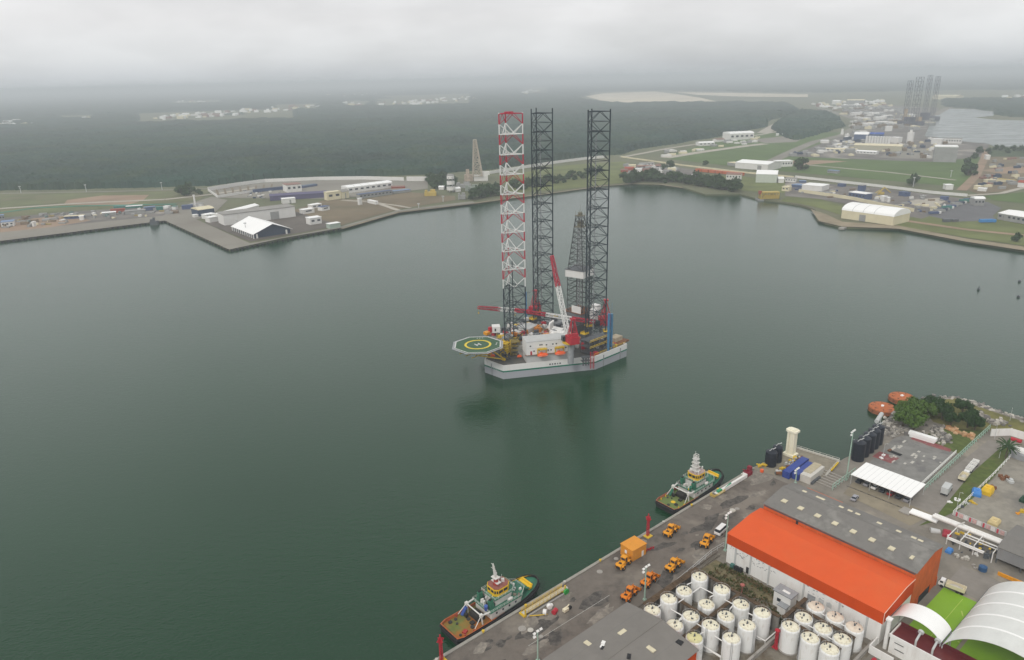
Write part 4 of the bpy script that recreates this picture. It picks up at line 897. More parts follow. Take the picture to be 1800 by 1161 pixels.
for k in range(14): g.box(random.uniform(-2, 2), random.uniform(-1.5, 1.5), random.uniform(0, .8), random.uniform(.3, 1.6), random.uniform(.3, .9), random.uniform(.3, .9), random.random()*3)
single('machinery_heap', g, yellow, 'heap of yellow machinery at the quay corner beside the dark tanks', 'machinery', U(1338, 821, 3), QA)
g = MB()
for k in range(46): g.m(k % 4).box(random.uniform(-9, 9), random.uniform(-1.6, 1.6), random.uniform(0, 1.2), random.uniform(.4, 2.2), random.uniform(.3, 1), random.uniform(.3, 1.1), random.random()*3)
o = single('equipment_heap', g, [dgrey, rust, yellow, lgrey], 'jumbled pipes and fittings lying between the cream tower and long blue container', 'equipment', U(1388, 822, 3), QA+.05)
for k in range(6):
    g = MB(); g.box(0, 0, 0, .5, 11, .35); single('steel_beam', g, concrete, 'brown beam laid on the jetty yard behind the grey skylit warehouse', 'beam', W(161+k*2.1, 24.5, 3), QA, 'beams laid out on the jetty yard')
g = MB(); g.box(0, 0, 0, .4, 14, 1.2); single('low_wall', g, mat('orange_kerb', (.5, .12, .04), .7), 'low orange wall running just behind the grey skylit warehouse', 'wall', W(152.5, 30.5, 3), QA)
# fences -------------------------------------------------------------
def fence(label, pts, h, dx, m, rails=(1.0,), th=.12, solid=False, nm='fence'):
    A0 = U(*pts[0], 3); g = MB(); q = [U(x, y, 3)-A0 for x, y in pts]
    t = thing(nm, label, 'wall' if solid else 'fence', A0) 
    for a, b in zip(q, q[1:]):
        d = b-a; ln = d.length; an = math.atan2(d.y, d.x); mm = (a+b)/2; n_ = max(1, int(ln/dx))
        if solid: g.at(mm.x, mm.y, 0, an).box(0, 0, 0, ln, .25, h).at()
        else:
            for r in rails: g.tube(a+Vector((0, 0, h*r)), b+Vector((0, 0, h*r)), th*.8, 4)
    obj('panel' if solid else 'rail', g, m, t); g = MB(); g.box(0, 0, 0, th*1.7, th*1.7 if not solid else .4, h+(.15 if solid else 0)); pm = g.mesh('post', m)
    for a, b in zip(q, q[1:]):
        d = b-a; ln = d.length; an = math.atan2(d.y, d.x); n_ = max(1, int(ln/dx))
        for k in range(n_+1):
            p = a.lerp(b, k/n_); obj('post', pm, None, t, (p.x, p.y, 0), an)

fence('pale green concrete frame fence between the lot and the road', [(1626, 862), (1662, 828), (1700, 792), (1739, 756)], 2.6, 2.6, mint, (.45, 1.0), .17)
fence('pale green frame fence joining the canopy to the grey skylit warehouse', [(1463, 862), (1502, 833)], 2.6, 2.4, mint, (.45, 1.0), .17)
fence('white parapet fence edging the raised concrete lot', [(1617, 856), (1680, 797)], 1.5, 1.6, white, (.3, .65, 1.0), .14)
fence('tall white boundary wall at the head of the road', [(1741, 767), (1776, 766), (1810, 776), (1860, 790)], 3.4, 9, white, solid=True, nm='boundary_wall')
fence('long low white fence along the grass verge and gravel yard', [(1675, 905), (1710, 872), (1745, 838), (1778, 803)], 1.7, 3, white, (.5, 1.0), .13)
t = thing('banner_wall', 'low wall covered in red and white banners facing the gravel yard', 'wall', U(1676, 906, 3))
d = U(1768, 944, 3)-U(1676, 906, 3); an = math.atan2(d.y, d.x); ln = d.length; t.rotation_euler.z = an
g = MB(); g.box(ln/2, 0, 0, ln, .2, 1.9); obj('panel', g, lgrey, t)
random.seed(8)
for k in range(11):
    g = MB(); g.box(1.0+k*ln/11.5, -.13, .15, ln/13 if k % 3 else .6, .06, 1.6); g2 = obj('banner', g, [mat('banner_red', (.55, .06, .09), .6), mat('banner_white', (.75, .72, .7), .6, .1, 1.5), mat('banner_pink', (.62, .40, .38), .6, .3, 1.5)][(k*2) % 3], t)
fence('grey steel frame fence along the quay in front of the tank farm', [(1162, 1050), (1218, 1003), (1250, 975), (1272, 962)], 1.9, 3.2, lgrey, (.5, 1.0), .09)
# pipe plant ----------------------------------------------------------
t = thing('process_skid', 'white pipework skid with yellow valves beside the grey corrugated shed', 'process plant', W(160, 76), QA)
g = MB()
for x, y0, y1, r, z in ((4, 12, -10, .7, 3.4), (5.6, 12, -10, .45, 3.4), (-4.2, 4, -7, .3, 2.6), (-5.2, 4, -7, .22, 2.6), (2, 1, -10, .25, 2.6), (1, 1, -10, .2, 2.2)):
    g.tube((x, y0, z), (x, y1, z), r, 8)
obj('pipe', g, white, t); g = MB()
for y in (4, 0, -4, -9.5):
    for x in (-4.5, 4.8): g.tube((x, y, 0), (x, y, 3.8), .16, 5)
    g.tube((-4.5, y, 3.8 if y < 2 else 2.9), (4.8, y, 3.8 if y < 2 else 2.9), .16, 5)
g.tube((5, 3, 3.8), (3, 2, 6.2), .16, 5).tube((3, 2, 6.2), (3.4, 4.2, 3.8), .16, 5); obj('frame', g, white, t); g = MB()
for k in range(26): x, y = random.uniform(-3.6, 3.6), random.uniform(-9, 3); g.box(x, y, 0, random.uniform(.3, 1.1), random.uniform(.3, 1.2), random.uniform(.5, 2.4))
obj('equipment', g, dgrey, t); g = MB()
for k in range(14): x, y = random.uniform(-3.6, 3.8), random.uniform(-9, 4); g.box(x, y, random.uniform(.8, 2.4), random.uniform(.3, .9), random.uniform(.3, 1.4), .4)
obj('valve', g, yellow, t)
g = MB()
for y in (-1.2, 0, 1.2): g.tube((-4.5, y, .6), (4.5, y, .6), .55, 8)
single('pipe_bundle', g, whiteclean, 'bundle of fat white pipes lying at the end of the pipework skid', 'pipes', W(166.5, 60.5), QA-1.57+.05)
g = MB(); g.box(0, 0, 0, 4.4, 3.6, .5); single('concrete_pad', g, concrete, 'grey raised slab before the fat white pipes', 'slab', W(165.5, 54.8), QA-.05)
t = thing('corrugated_shed', 'grey corrugated steel shed with open base at the photo edge', 'shed', W(165.5, 86.3), QA)
g = MB(); g.add([(-9, 0, 1.8), (9, 0, 1.8), (9, -22, 1.8), (-9, -22, 1.8), (-9, 0, 6), (0, 0, 7.2), (9, 0, 6), (-9, -22, 6), (0, -22, 7.2), (9, -22, 6)], [(0, 4, 5, 6, 1), (3, 2, 9, 8, 7), (0, 3, 7, 4), (1, 6, 9, 2), (0, 1, 2, 3)])
obj('wall', g, mat('corrugated_steel_wall', (.26, .265, .27), .6, .1, .3, dirt=(.15, .13, .11), damt=.4, dsc=.3, corr=1.2, corr_ax='Y', streak=3), t)
g = MB()
g.loft([[(-9.3, .3, 6.02), (0, .3, 7.25), (9.3, .3, 6.02), (9.3, .3, 5.9), (0, .3, 7.1), (-9.3, .3, 5.9)], [(-9.3, -22.3, 6.02), (0, -22.3, 7.25), (9.3, -22.3, 6.02), (9.3, -22.3, 5.9), (0, -22.3, 7.1), (-9.3, -22.3, 5.9)]]); obj('roof', g, m_asb, t)
g = MB()
for y in (-.2, -7, -14, -21.8):
    for x in (-8.8, 8.8): g.tube((x, y, 0), (x, y, 1.85), .2, 6)
pieces('column', g, dgrey, t)
# loose things inland
def bigbag(nm, label, cat, x, y, m, s, h, rot=0, parts=None):
    g = MB(); g.loft([[(-s, -s*.8, 0), (s, -s*.8, 0), (s, s*.8, 0), (-s, s*.8, 0)], [(-s*1.05, -s*.85, h*.5), (s*1.05, -s*.85, h*.5), (s*1.05, s*.85, h*.5), (-s*1.05, s*.85, h*.5)], [(-s*.8, -s*.6, h), (s*.8, -s*.6, h), (s*.8, s*.6, h), (-s*.8, s*.6, h)]])
    g.box(0, 0, h, s*.7, s*.5, h*.12); return single(nm, g, m, label, cat, U(x, y, 3), QA+rot)
bigbag('covered_machine', 'machine under bright blue tarpaulin beside the low white fence', 'machine', 1716, 870, mat('blue_tarp', (.06, .23, .58), .5, .12, 1), 1.9, 2.2, .3)
bigbag('excavator_bin', 'bright yellow hopper next to the blue tarpaulin', 'hopper', 1735, 868, mat('yellow_bin', (.75, .48, .03), .5, .1), 2.0, 3.1)
bigbag('crate', 'pale yellow crate standing alone in the concrete yard', 'crate', 1747, 921, mat('tan_crate', (.62, .50, .26), .7, .1), 1.9, 1.9)
bigbag('bin', 'small blue bin against the corner of the weathered orange warehouse', 'bin', 1668, 971, mat('blue_tarp', (.06, .23, .58)), 1.1, 1.4)
bigbag('bin', 'dark red bin at the end of the pipework skid', 'bin', 1664, 941, mat('bin_red', (.36, .03, .05), .5, .1), 1.6, 1.5, .3)
bigbag('bin', 'dark green bin at the edge of the photo in the concrete yard', 'bin', 1799, 882, mat('bin_green', (.02, .06, .035), .5, .1), 1.4, 2)
g = MB(); g.tube((0, 0, 0), (0, 0, 1.5), 1.2, 16).tube((0, 0, 1.5), (0, 0, 1.75), 1.2, 16, .5); single('water_tank', g, mat('tank_blue', (.03, .09, .20), .5, .1), 'small round blue water tank on the sandy roadside', 'tank', U(1727, 1003, 3), 0)
g = MB(); g.tube((0, 0, .2), (3.0, 0, .2), 1.2, 8, .9); single('upturned_dinghy', g, lgrey, 'pale oval dinghy lying on the sand by the grey skylit warehouse', 'boat', U(1635, 934, 3), QA-1)
for i, (x, y, c, s) in enumerate([(1706, 884, yellow, .9), (1714, 886, yellow, .8), (1698, 886, lgrey, .7), (1788, 903, yorange, .8), (1798, 900, yellow, 1.1), (1690, 892, dgrey, 1.2), (1682, 880, whiteclean, 1.0), (1668, 884, whiteclean, .8), (1717, 976, white, .8), (1700, 985, pale, 1.3), (1683, 978, pale, .9), (1712, 998, concrete, 1.0), (1690, 972, dgrey, .5), (1748, 857, rust, 1.6), (1765, 842, rust, 1.8), (1772, 846, lgrey, 1.5)]):
    g = MB()
    for k in range(5): g.box(random.uniform(-s, s), random.uniform(-s*.7, s*.7), 0, random.uniform(.4, 1)*s, random.uniform(.3, .8)*s, random.uniform(.3, .9)*s, random.random()*3)
    single('scrap_pile', g, c, '%s pile of parts lying loose %s' % ({'yellow_paint': 'yellow', 'light_grey_paint': 'light grey', 'loader_orange': 'orange', 'dark_grey_steel': 'dark', 'white_membrane': 'bright white', 'white_paint': 'white', 'pale_concrete': 'pale', 'concrete': 'grey', 'rusty_steel': 'rusty'}[c.name], ['by the blue tarpaulin', 'behind the yellow hopper foot', 'against the low white fence', 'in the open concrete yard', 'at the yard edge of the photo', 'in the fence corner', 'on the grass beside the box truck', 'on the grass verge below the box truck', 'below the pipework skid', 'on the sandy roadside', 'near the blue bin', 'by the round blue tank', 'beside the skid pipes', 'by the crates of the yard', 'in the upper yard', 'beside a rusty pile in the upper yard'][i]), 'scrap', U(x, y, 3), random.random()*3)
g = MB(); g.box(0, 0, 1, 2.2, 11, 1.4); g.box(0, 0, 0, 1.8, 10, 1); single('storage_box', g, whiteclean, 'long bright white box lying at the top edge of the concrete lot', 'box', U(1621, 773, 3), QA+.05)
t = thing('access_pit', 'dark rectangular pit opening beside the red painted floor', 'pit', U(1574, 797, 3.06), QA-.05); g = MB(); g.box(0, 0, 0, 2.2, 4.8, .06); obj('opening', g, black, t); g = MB(); g.box(.2, 2.6, 0, 2, 1, .5); obj('hatch', g, rust, t)
for i, (x, y) in enumerate(((1553, 801), (1549, 806), (1566, 803))): g = MB(); g.box(0, 0, 0, 1.5, 1.1, .4, i); single('pallet', g, [whiteclean, whiteclean, concrete][i], ['wider white pallet on the red painted floor', 'narrow white pallet on the red painted floor', 'grey pallet on the red painted floor'][i], 'pallet', U(x, y, 3.06), QA)
g = MB(); g.tube((0, -2, .5), (0, 2, .5), .9, 8); single('covered_boat', g, red, 'dark red covered shape on the grass by the white boundary wall', 'cover', U(1786, 776, 3), QA)
t = thing('storage_shed', 'white roofed grey storage tank shed by the palm at the photo edge', 'shed', U(1800, 806, 3), QA-.1)
g = MB(); g.box(0, 0, 0, 7, 9, 2.4); obj('wall', g, grey, t)
g = MB(); g.tube((0, -5, 2.6), (0, 5, 2.6), 1.6, 12); obj('roof', g, white, t)
t = thing('barrier_fence', 'yellow and black striped kerb barrier along the inland street', 'barrier', W(142.8, 92), QA); g = MB()
for k in range(18): g.box(0, -k*1.1, 0, .5, .45, 1.0)
obj('stripe', g, yellow, t); g = MB()
for k in range(18): g.box(0, -k*1.1-.55, 0, .48, .6, .95)
obj('block', g, dgrey, t)
g = MB(); g.box(0, -10, 0, .5, 20, 1.1); single('low_wall', g, yorange, 'orange kerb wall beside the corrugated shed', 'wall', W(150.5, 89), QA)
# mooring buoys -------------------------------------------------------
def buoy(label, x, y, r):
    p = U(x, y, 1.6); p.z = 0; t = thing('mooring_buoy', label, 'mooring buoy', p, random.random()*3, 'big orange mooring buoys')
    g = MB(); n_ = 30; rg = []
    for rr, z in ((r*.9, -.4), (r, .4), (r, 2.0), (r*.97, 2.5), (r*.9, 2.65), (0.01, 2.65)): rg.append([(rr*math.cos(a), rr*math.sin(a), z) for a in [2*math.pi*k/n_ for k in range(n_)]])
    g.loft(rg); obj('float', g, mat('buoy_orange', (.50, .15, .05), .8, .25, .5, dirt=(.16, .06, .04), damt=.8, dsc=.5, dth=.45), t)
    g = MB()
    for z in (.3, 1.1, 1.9):
        for k in range(n_): a, b = 2*math.pi*k/n_, 2*math.pi*(k+1)/n_; g.tube((r*1.01*math.cos(a), r*1.01*math.sin(a), z), (r*1.01*math.cos(b), r*1.01*math.sin(b), z), .18, 5)
    for k in range(12): a = 2*math.pi*k/12; g.tube((r*1.03*math.cos(a), r*1.03*math.sin(a), -.2), (r*1.03*math.cos(a), r*1.03*math.sin(a), 2.2), .12, 4)
    obj('rubbing_band', g, rust, t)
    g = MB(); g.box(.2, .1, 2.65, 1.4, 1.1, .5); obj('mooring_block', g, whiteclean, t)
    for k in range(8): a = 2*math.pi*k/8+.3; g = MB(); g.at(r*.72*math.cos(a), r*.72*math.sin(a), 2.65, a).box(0, 0, 0, 1.2, .35, .12).box(.5, 0, 0, .3, .5, .4); obj('hatch', g, rust, t)
buoy('round orange mooring buoy in front, the nearer of the two', 1551, 718, 6.0)
buoy('round orange mooring buoy behind, partly hidden by the leafy tree', 1585, 700, 5.8)
# trees ---------------------------------------------------------------
leafm = [mat('leaf_bright', (.065, .12, .018), .7, .35, .9, spec=.2), mat('leaf_dark', (.022, .055, .012), .7, .35, .9, spec=.2), mat('leaf_far', (.035, .065, .02), .8, .3, .3, spec=.1)]
def tree_mesh(seed, r, h, m, n=1500, ls=.42, flat=.75):
    random.seed(seed); tr = MB(); low = .25 if m is leafm[2] else 0; th_ = h*(.45-low*.8); tr.tube((0, 0, 0), (0, 0, th_), r*.09, 7, r*.06); cl_ = []
    for k in range(11):
        a = random.random()*6.28; q = random.uniform(.25, .78)*r; z = h*random.uniform(.45-low, .82-low*.3)
        c = (q*math.cos(a), q*math.sin(a), z); cl_.append((c, random.uniform(.3, .5)*r)); tr.tube((0, 0, th_*random.uniform(.5, 1)), c, r*.045, 5, r*.015)
    cl_.append(((0, 0, h*.8), r*.45)); g = MB()
    for k in range(n):
        c, q = random.choice(cl_); d = Vector((random.gauss(0, 1), random.gauss(0, 1), random.gauss(0, 1))).normalized()*q*random.uniform(.55, 1.05)
        d.z *= flat; p = Vector(c)+d; nn = (d.normalized()+Vector((random.gauss(0, .5), random.gauss(0, .5), random.gauss(0, .5)+.3))).normalized()
        x = nn.orthogonal().normalized(); x.rotate(Matrix.Rotation(random.random()*6.28, 3, nn)); y = nn.cross(x); s = ls*random.uniform(.6, 1.3)
        g.add([tuple(p-x*s), tuple(p-y*s*.6), tuple(p+x*s), tuple(p+y*s*.6)], [(0, 1, 2, 3)])
    return tr.mesh('trunk', bark), g.mesh('crown', m)
TM = {}
def tree(label, p, kind, s=1, rz=0, group=None, nm='tree', cat='tree', r=4, h=7, m=0, n=2600, ls=.36):
    key = (kind, m)
    if key not in TM: TM[key] = tree_mesh(kind*17+3, r, h, leafm[m], n, ls)
    t = thing(nm, label, cat, p, rz, group); t.scale = (s, s, s); obj('trunk', TM[key][0], None, t); obj('crown', TM[key][1], None, t); return t
for i, (x, y, k, s, m_, lb) in enumerate([(1597, 741, 1, 1.25, 0, 'bright green leafy tree rising in front of the farther mooring buoy'), (1587, 752, 2, 1.2, 0, 'bright green leafy tree spreading over the rocks at the water edge'), (1605, 757, 3, 1.2, 0, 'bright green leafy tree lowest down, above the concrete lot'), (1625, 739, 1, 1.05, 0, 'bright green leafy tree on the inland side of the clump'), (1611, 729, 2, .9, 0, 'bright green tree top at the back of the clump'),
        (1640, 728, 3, .95, 1, 'dark green tree directly behind the bright clump'), (1630, 719, 2, .8, 1, 'small dark tree at the shore end of the dark clump'), (1655, 738, 1, .95, 1, 'dark green tree in the middle of the headland'), (1691, 729, 1, .85, 1, 'round dark tree standing alone on the headland ridge'), (1671, 748, 2, .8, 1, 'low dark tree beside the orange brick rubble'), (1700, 752, 3, 1.0, 1, 'broad dark tree just above the broken bricks'), (1713, 757, 2, .8, 1, 'dark bush at the inland foot of the broad dark tree')]):
    tree(lb, U(x, y, 3), k, s*1.22, i*1.3, 'trees on the headland', m=m_)
# palm
def palm(label, p, s=1):
    random.seed(5); t = thing('palm_tree', label, 'palm tree', p); g = MB(); g.tube((0, 0, 0), (.2, .1, 4.2*s), .28, 8, .18); obj('trunk', g, bark, t); g = MB()
    for k in range(30):
        a = k*2.4; e = random.uniform(-.1, 1.1); pts = []
        for j in range(6):
            r_ = j*.68*s; pts.append(Vector((.2+r_*math.cos(a), .1+r_*math.sin(a), 4.2*s+r_*math.sin(e)-.09*r_*r_)))
        for j in range(5):
            w_ = .34*s*(1-abs(j-2)/5); x = Vector((-math.sin(a), math.cos(a), 0))*w_
            q = pts[j]; u_ = pts[j+1]; dz = Vector((0, 0, -.18)); g.add([tuple(q), tuple(u_), tuple(u_+x+dz), tuple(q+x+dz)], [(0, 1, 2, 3)]); g.add([tuple(q), tuple(u_), tuple(u_-x+dz), tuple(q-x+dz)], [(3, 2, 1, 0)])
    obj('crown', g, leafm[1], t)
palm('dark green palm tree at the bend of the road', U(1767, 806, 3), 1.3)
for i, (x, y, lb) in enumerate([(1756, 806, 'by the palm'), (1682, 893, 'beside the box truck'), (1500, 800, 'at the row of dark tanks'), (1552, 805, 'by the red painted floor'), (1748, 772, 'before the white boundary wall'), (1775, 740, 'on the dry headland')]):
    g = MB(); g.tube((0, 0, 0), (0, 0, 6.5), .09, 6, .06).tube((0, 0, 6.4), (.9, 0, 6.7), .05, 4).box(.9, 0, 6.6, .5, .22, .12); single('street_lamp', g, lgrey, 'thin street lamp post '+lb, 'street lamp', U(x, y, 3), random.random()*6)
# scrub tufts near tanks
random.seed(21); g = MB()
for k in range(1500):
    v_ = random.uniform(28, 56); u_ = random.choice((random.gauss(84, 1.6), random.gauss(89.5, .8), random.gauss(80, .8))); p = W(u_, v_, 3.08); s = random.uniform(.15, .5)
    if 84.5 < u_ < 90 and 48.5 < v_ < 56: continue
    a = random.random()*3.14; x = math.cos(a)*s; y = math.sin(a)*s; g.m(k % 2).add([(p.x-x, p.y-y, 3.05), (p.x+x, p.y+y, 3.05), (p.x+x*.6, p.y+y*.6, 3.05+s*1.6), (p.x-x*.6, p.y-y*.6, 3.05+s*1.3)], [(0, 1, 2, 3)])
tag(obj('weeds', g, [mat('weed_brown', (.14, .10, .045), .9), mat('weed_green', (.06, .08, .02), .9)]), kind='stuff')
g = MB(); g.lat((0, 0, .2), (0, 0, 5.4), .55, 6, .1); g.tube((0, 0, .2), (0, 0, 5.6), .14, 6); g.ball(0, 0, 5.9, .8, 8, 5, 1, 1, .6); g.box(0, 0, 0, 1.6, 1.6, .3); single('fire_monitor', g, red, 'red fire monitor mast among the tanks facing the smaller block', 'fire monitor', W(70.2, 59.6), QA)
g = MB(); g.tube((0, 0, 0), (0, 0, 4), .12, 6); g.ball(0, 0, 4.2, .8, 8, 5, 1, 1, .5); single('fire_monitor', g, mat('faded_red_paint', (.38, .12, .10), .6), 'faded red fire monitor in the scrub between tanks and orange building', 'fire monitor', W(81.6, 41.2), QA)
for k, (u_, v_) in enumerate(((91.3, 34.4), (91.2, 36), (91.4, 37.4))):
    g = MB(); g.box(0, 0, 0, 1.1, 1.1, 1.3).box(0, 0, 1.3, 1.2, 1.2, .12); single('waste_bin', g, [mat('bin_green2', (.05, .16, .14), .5), black, black][k], ['teal waste bin against the stained white wall', 'black waste bin next to the teal bin', 'black waste bin farther from the teal bin'][k], 'waste bin', W(u_, v_-3), QA)
g = MB()
for k in range(7): g.cyl(random.uniform(-1.2, 1.2), random.uniform(-1, 1), 0, random.uniform(.7, 1.4), .4, 10)
single('drum_cluster', g, white, 'cluster of white drums by the front row of the smaller tank block', 'drums', W(66.2, 66.5), QA)
# ================================================================== JACK-UP RIG
RA = rad(45); RM = Vector((-10.5, 371.8, 0)); rc, rs = math.cos(RA), math.sin(RA)
def RL(px, py, z):
    "photo pixel at height z -> rig local"
    d = U(px, py, z)-RM; return Vector((d.x*rc+d.y*rs, -d.x*rs+d.y*rc, z))
rig = thing('jackup_rig', 'jack-up drilling rig afloat in the harbour with red-white bow leg and green helideck', 'drilling rig', RM, RA)
legd = mat('leg_dark_steel', (.028, .04, .05), .6, .2, .3); legw = mat('leg_white', (.66, .66, .64), .6, .06); legr = mat('leg_red', (.40, .025, .05), .6, .1)
hullg = mat('hull_grey', (.36, .37, .40), .55, .05, .1, dirt=(.22, .2, .18), damt=.3, dsc=.1, streak=3); hullw = mat('hull_white', (.74, .73, .71), .5, .03, .2, dirt=(.5, .42, .3), damt=.2, dsc=.3, streak=3); hulls = mat('hull_stripe_green', (.004, .16, .10), .5)
HP = [(0, -7.4), (44, -36), (72, -37), (72, 37), (44, 36), (0, 7.4)]
def off(poly, d):
    c = Vector((40, 0)); return [tuple(Vector(p)+(Vector(p)-c).normalized()*d) for p in poly]
g = MB(); g.prism(off(HP, -.03), -2, 4.25); g.prism(off(HP, -.35), 4.25, 7.3); hull = obj('hull', g, hullg, rig)
g = MB(); o1 = HP; o2 = off(HP, -.5); n_ = 6
for i in range(n_):
    j = (i+1) % n_; a, b, c, d = o1[i], o1[j], o2[j], o2[i]
    g.add([(*a, 4.75), (*b, 4.75), (*c, 4.75), (*d, 4.75), (*a, 8.0), (*b, 8.0), (*c, 8.0), (*d, 8.0)], [(0, 1, 5, 4), (4, 5, 6, 7), (2, 3, 7, 6), (0, 3, 2, 1)])
obj('bulwark', g, hullw, hull)
g = MB(); g.prism(off(HP, .05), 3.95, 4.76); obj('stripe', g, hulls, hull)
g = MB()
for (x0, y0, x1, y1, t_) in ((0, -7.4, 44, -36, .98), (44, -36, 72, -37, .25), (44, -36, 72, -37, .78), (0, 7.4, 0, -7.4, .4)):
    x = x0+(x1-x0)*t_; y = y0+(y1-y0)*t_; g.box(x, y, .3, .5, .5, 6.6, math.atan2(y1-y0, x1-x0))
pieces('rubbing_post', g, grey, hull)
g = MB(); a0 = math.atan2(-28.6, 44)
for k, s_ in enumerate((.9, .7, .9, .5, .8)): g.at(22+k*1.2, -7.4-(22+k*1.2)*.65-.12, 5.6, a0).box(0, 0, 0, s_, .12, .8)
pieces('name_lettering', g, dgrey, hull)
g = MB(); g.at().prism(off(HP, -.8), 7.3, 7.42); obj('main_deck', g, mat('rig_deck', (.10, .105, .10), .8, .3, .3, dirt=(.16, .11, .06), damt=.6, dsc=.3), rig)
# legs
TOP = 138.0; BAY = 10.2
def leg(cx, cy, banded, zb=46.5, off_=0):
    e = bpy.data.objects.new('leg', None); COL.objects.link(e); e.parent = rig; e.location = (cx, cy, 0); R_ = 7.2
    ch = [Vector((R_*math.cos(a), R_*math.sin(a), 0)) for a in (math.pi, -math.pi/3, math.pi/3)]
    nb = 13; zs = [TOP-off_-k*BAY for k in range(nb+1)]
    def cm(z): # colour index
        if not banded or z < zb: return 0
        f = ((TOP-z) % BAY)/BAY; return 1 if f < .5 else 2
    for c in ch:
        g = MB(); z = TOP+.6
        while z > 0:
            z2 = max(0, z-BAY/2 if z <= TOP else TOP); g.m(cm((z+z2)/2)).tube((c.x, c.y, z2), (c.x, c.y, z), .38, 6, caps=False)
            if not banded or z < zb: g.box(c.x, c.y, z2, .62, .3, z-z2, math.atan2(c.y, c.x))
            z = z2
        obj('chord', g, [legd, legr, legw], e)
    g = MB()
    for k in range(3):
        a, b = ch[k], ch[(k+1) % 3]; m_ = (a+b)/2
        for z in zs:
            if z < 1: continue
            ci = cm(z+.05) if z < TOP-1 else 1 if banded else 0
            g.m(2 if banded and zb < z < TOP-1 else ci if z > TOP-1 else 0); g.tube(a+Vector((0, 0, z)), b+Vector((0, 0, z)), .27 if banded and z > zb else .22, 5, caps=False)
            if not banded or z < zb:
                for zh in (z-BAY/2,):
                    if zh > 1: g.m(0).tube(a+Vector((0, 0, zh)), b+Vector((0, 0, zh)), .13, 4, caps=False)
            for s, dz in ((1, BAY/2), (1, -BAY/2)):
                z3 = z+dz
                if z3 > TOP+1 or z3 < 0: continue
                g.m(cm((z+z3)/2)); rr = .24 if banded and z > zb and cm((z+z3)/2) == 2 else .165
                for q in (a, b): g.tube(m_+Vector((0, 0, z)), q+Vector((0, 0, z3)), rr, 5, caps=False)
    for z in zs:
        if z < 1: continue
        g.m(2 if banded and zb < z < TOP-1 else 1 if banded and z > TOP-1 else 0)
        ms = [(ch[k]+ch[(k+1) % 3])/2 for k in range(3)]
        for k in range(3): g.tube(ms[k]+Vector((0, 0, z)), ms[(k+1) % 3]+Vector((0, 0, z)), .14, 4, caps=False)
    obj('bracing', g, [legd, legr, legw], e)
    g = MB(); g.tube((1, 1, 5), (1, 1, TOP-12 if not banded else 60), .3, 6); obj('riser_pipe', g, grey if not banded else legd, e)
    if banded: g = MB(); g.box(0, 0, TOP+.2, 3.4, 3.2, .7); g.tube((-3, 0, TOP+.3), (3, 2, TOP+.3), .3, 6).tube((0, -3, TOP+.3), (0, 3, TOP+.3), .3, 6); obj('top_platform', g, legr, e)
    # jacking frame at deck
    for c in ch:
        jf = MB(); jf.box(c.x*1.12, c.y*1.12, 7.4, 3.4, 3.0, 7.5, math.atan2(c.y, c.x)); jh = obj('jacking_unit', jf, dgrey, e)
        j2 = MB(); j2.box(c.x*1.12, c.y*1.12, 14.9, 4.0, 3.6, .3, math.atan2(c.y, c.x))
        for s in (-1, 1): j2.box(c.x*1.12, c.y*1.12+s*1.7, 15.2, 3.6, .1, .9, 0)
        obj('platform', j2, yellow, e)
    return e
LEGS = [(20.8, 4.7), (62.1, 20.9), (62, -20)]
leg(*LEGS[0], True); leg(*LEGS[1], False, off_=2); leg(*LEGS[2], False, off_=.5)
# accommodation
ax = Vector((44, -28.6)).normalized(); ay = Vector((-ax.y, ax.x)); AO = Vector((0, -7.4))
def AC(t, d): p = AO+ax*t+ay*d; return p.x, p.y
aa = math.atan2(ax.y, ax.x)
t1, t2 = 13.5, 37.5
acc = bpy.data.objects.new('accommodation_block', None); COL.objects.link(acc); acc.parent = rig; acc.location = (*AC((t1+t2)/2, 5.6), 7.4); acc.rotation_euler.z = aa
LW = t2-t1
g = MB(); g.box(0, .2, 0, LW, 9.3, 4.9); obj('lower_wall', g, mat('lower_wall_white', (.50, .50, .49), .6, .05), acc)
g = MB(); g.box(0, 0, 4.9, LW+.3, 10, 7.4); obj('upper_wall', g, hullw, acc)
g = MB(); g.box(0, -5.0, 4.7, LW+2, .8, .2); obj('walkway', g, rust, acc)
g = MB(); g.box(0, 0, 12.3, LW+.6, 10.3, .2); obj('roof', g, lgrey, acc)
g = MB()
for x, z in [(-10, 9.6), (-4.6, 9.9), (-3.6, 9.9), (-1, 9.6), (2.6, 9.7), (4.6, 9.7), (10.8, 9.2), (-8, 6.6), (-5, 6.8), (0, 6.4), (1.6, 6.4), (4, 7), (6, 6.8), (8.5, 6.4), (10, 7)]: g.box(x, -5.03, z, .8, .1, .7)
pieces('window', g, glass, acc)
g = MB(); g.box(-9.6, -5.05, 4.9, 1.0, .1, 2.1); obj('door', g, red, acc)
g = MB()
for x in (6, 7.2, 8.4, 9.6): g.box(x, -5.03, 8.1, .8, .1, .12)
for z in (8.6, ): g.box(-1, -5.02, z, LW-2, .06, .08)
obj('pipe_run', g, grey, acc)
g = MB()
for y in (-5, 5): g.tube((-LW/2, y, 13.5), (LW/2, y, 13.5), .05, 4); [g.tube((-LW/2+k*1.5, y, 12.4), (-LW/2+k*1.5, y, 13.5), .05, 4) for k in range(17)]
obj('railing', g, lgrey, acc)
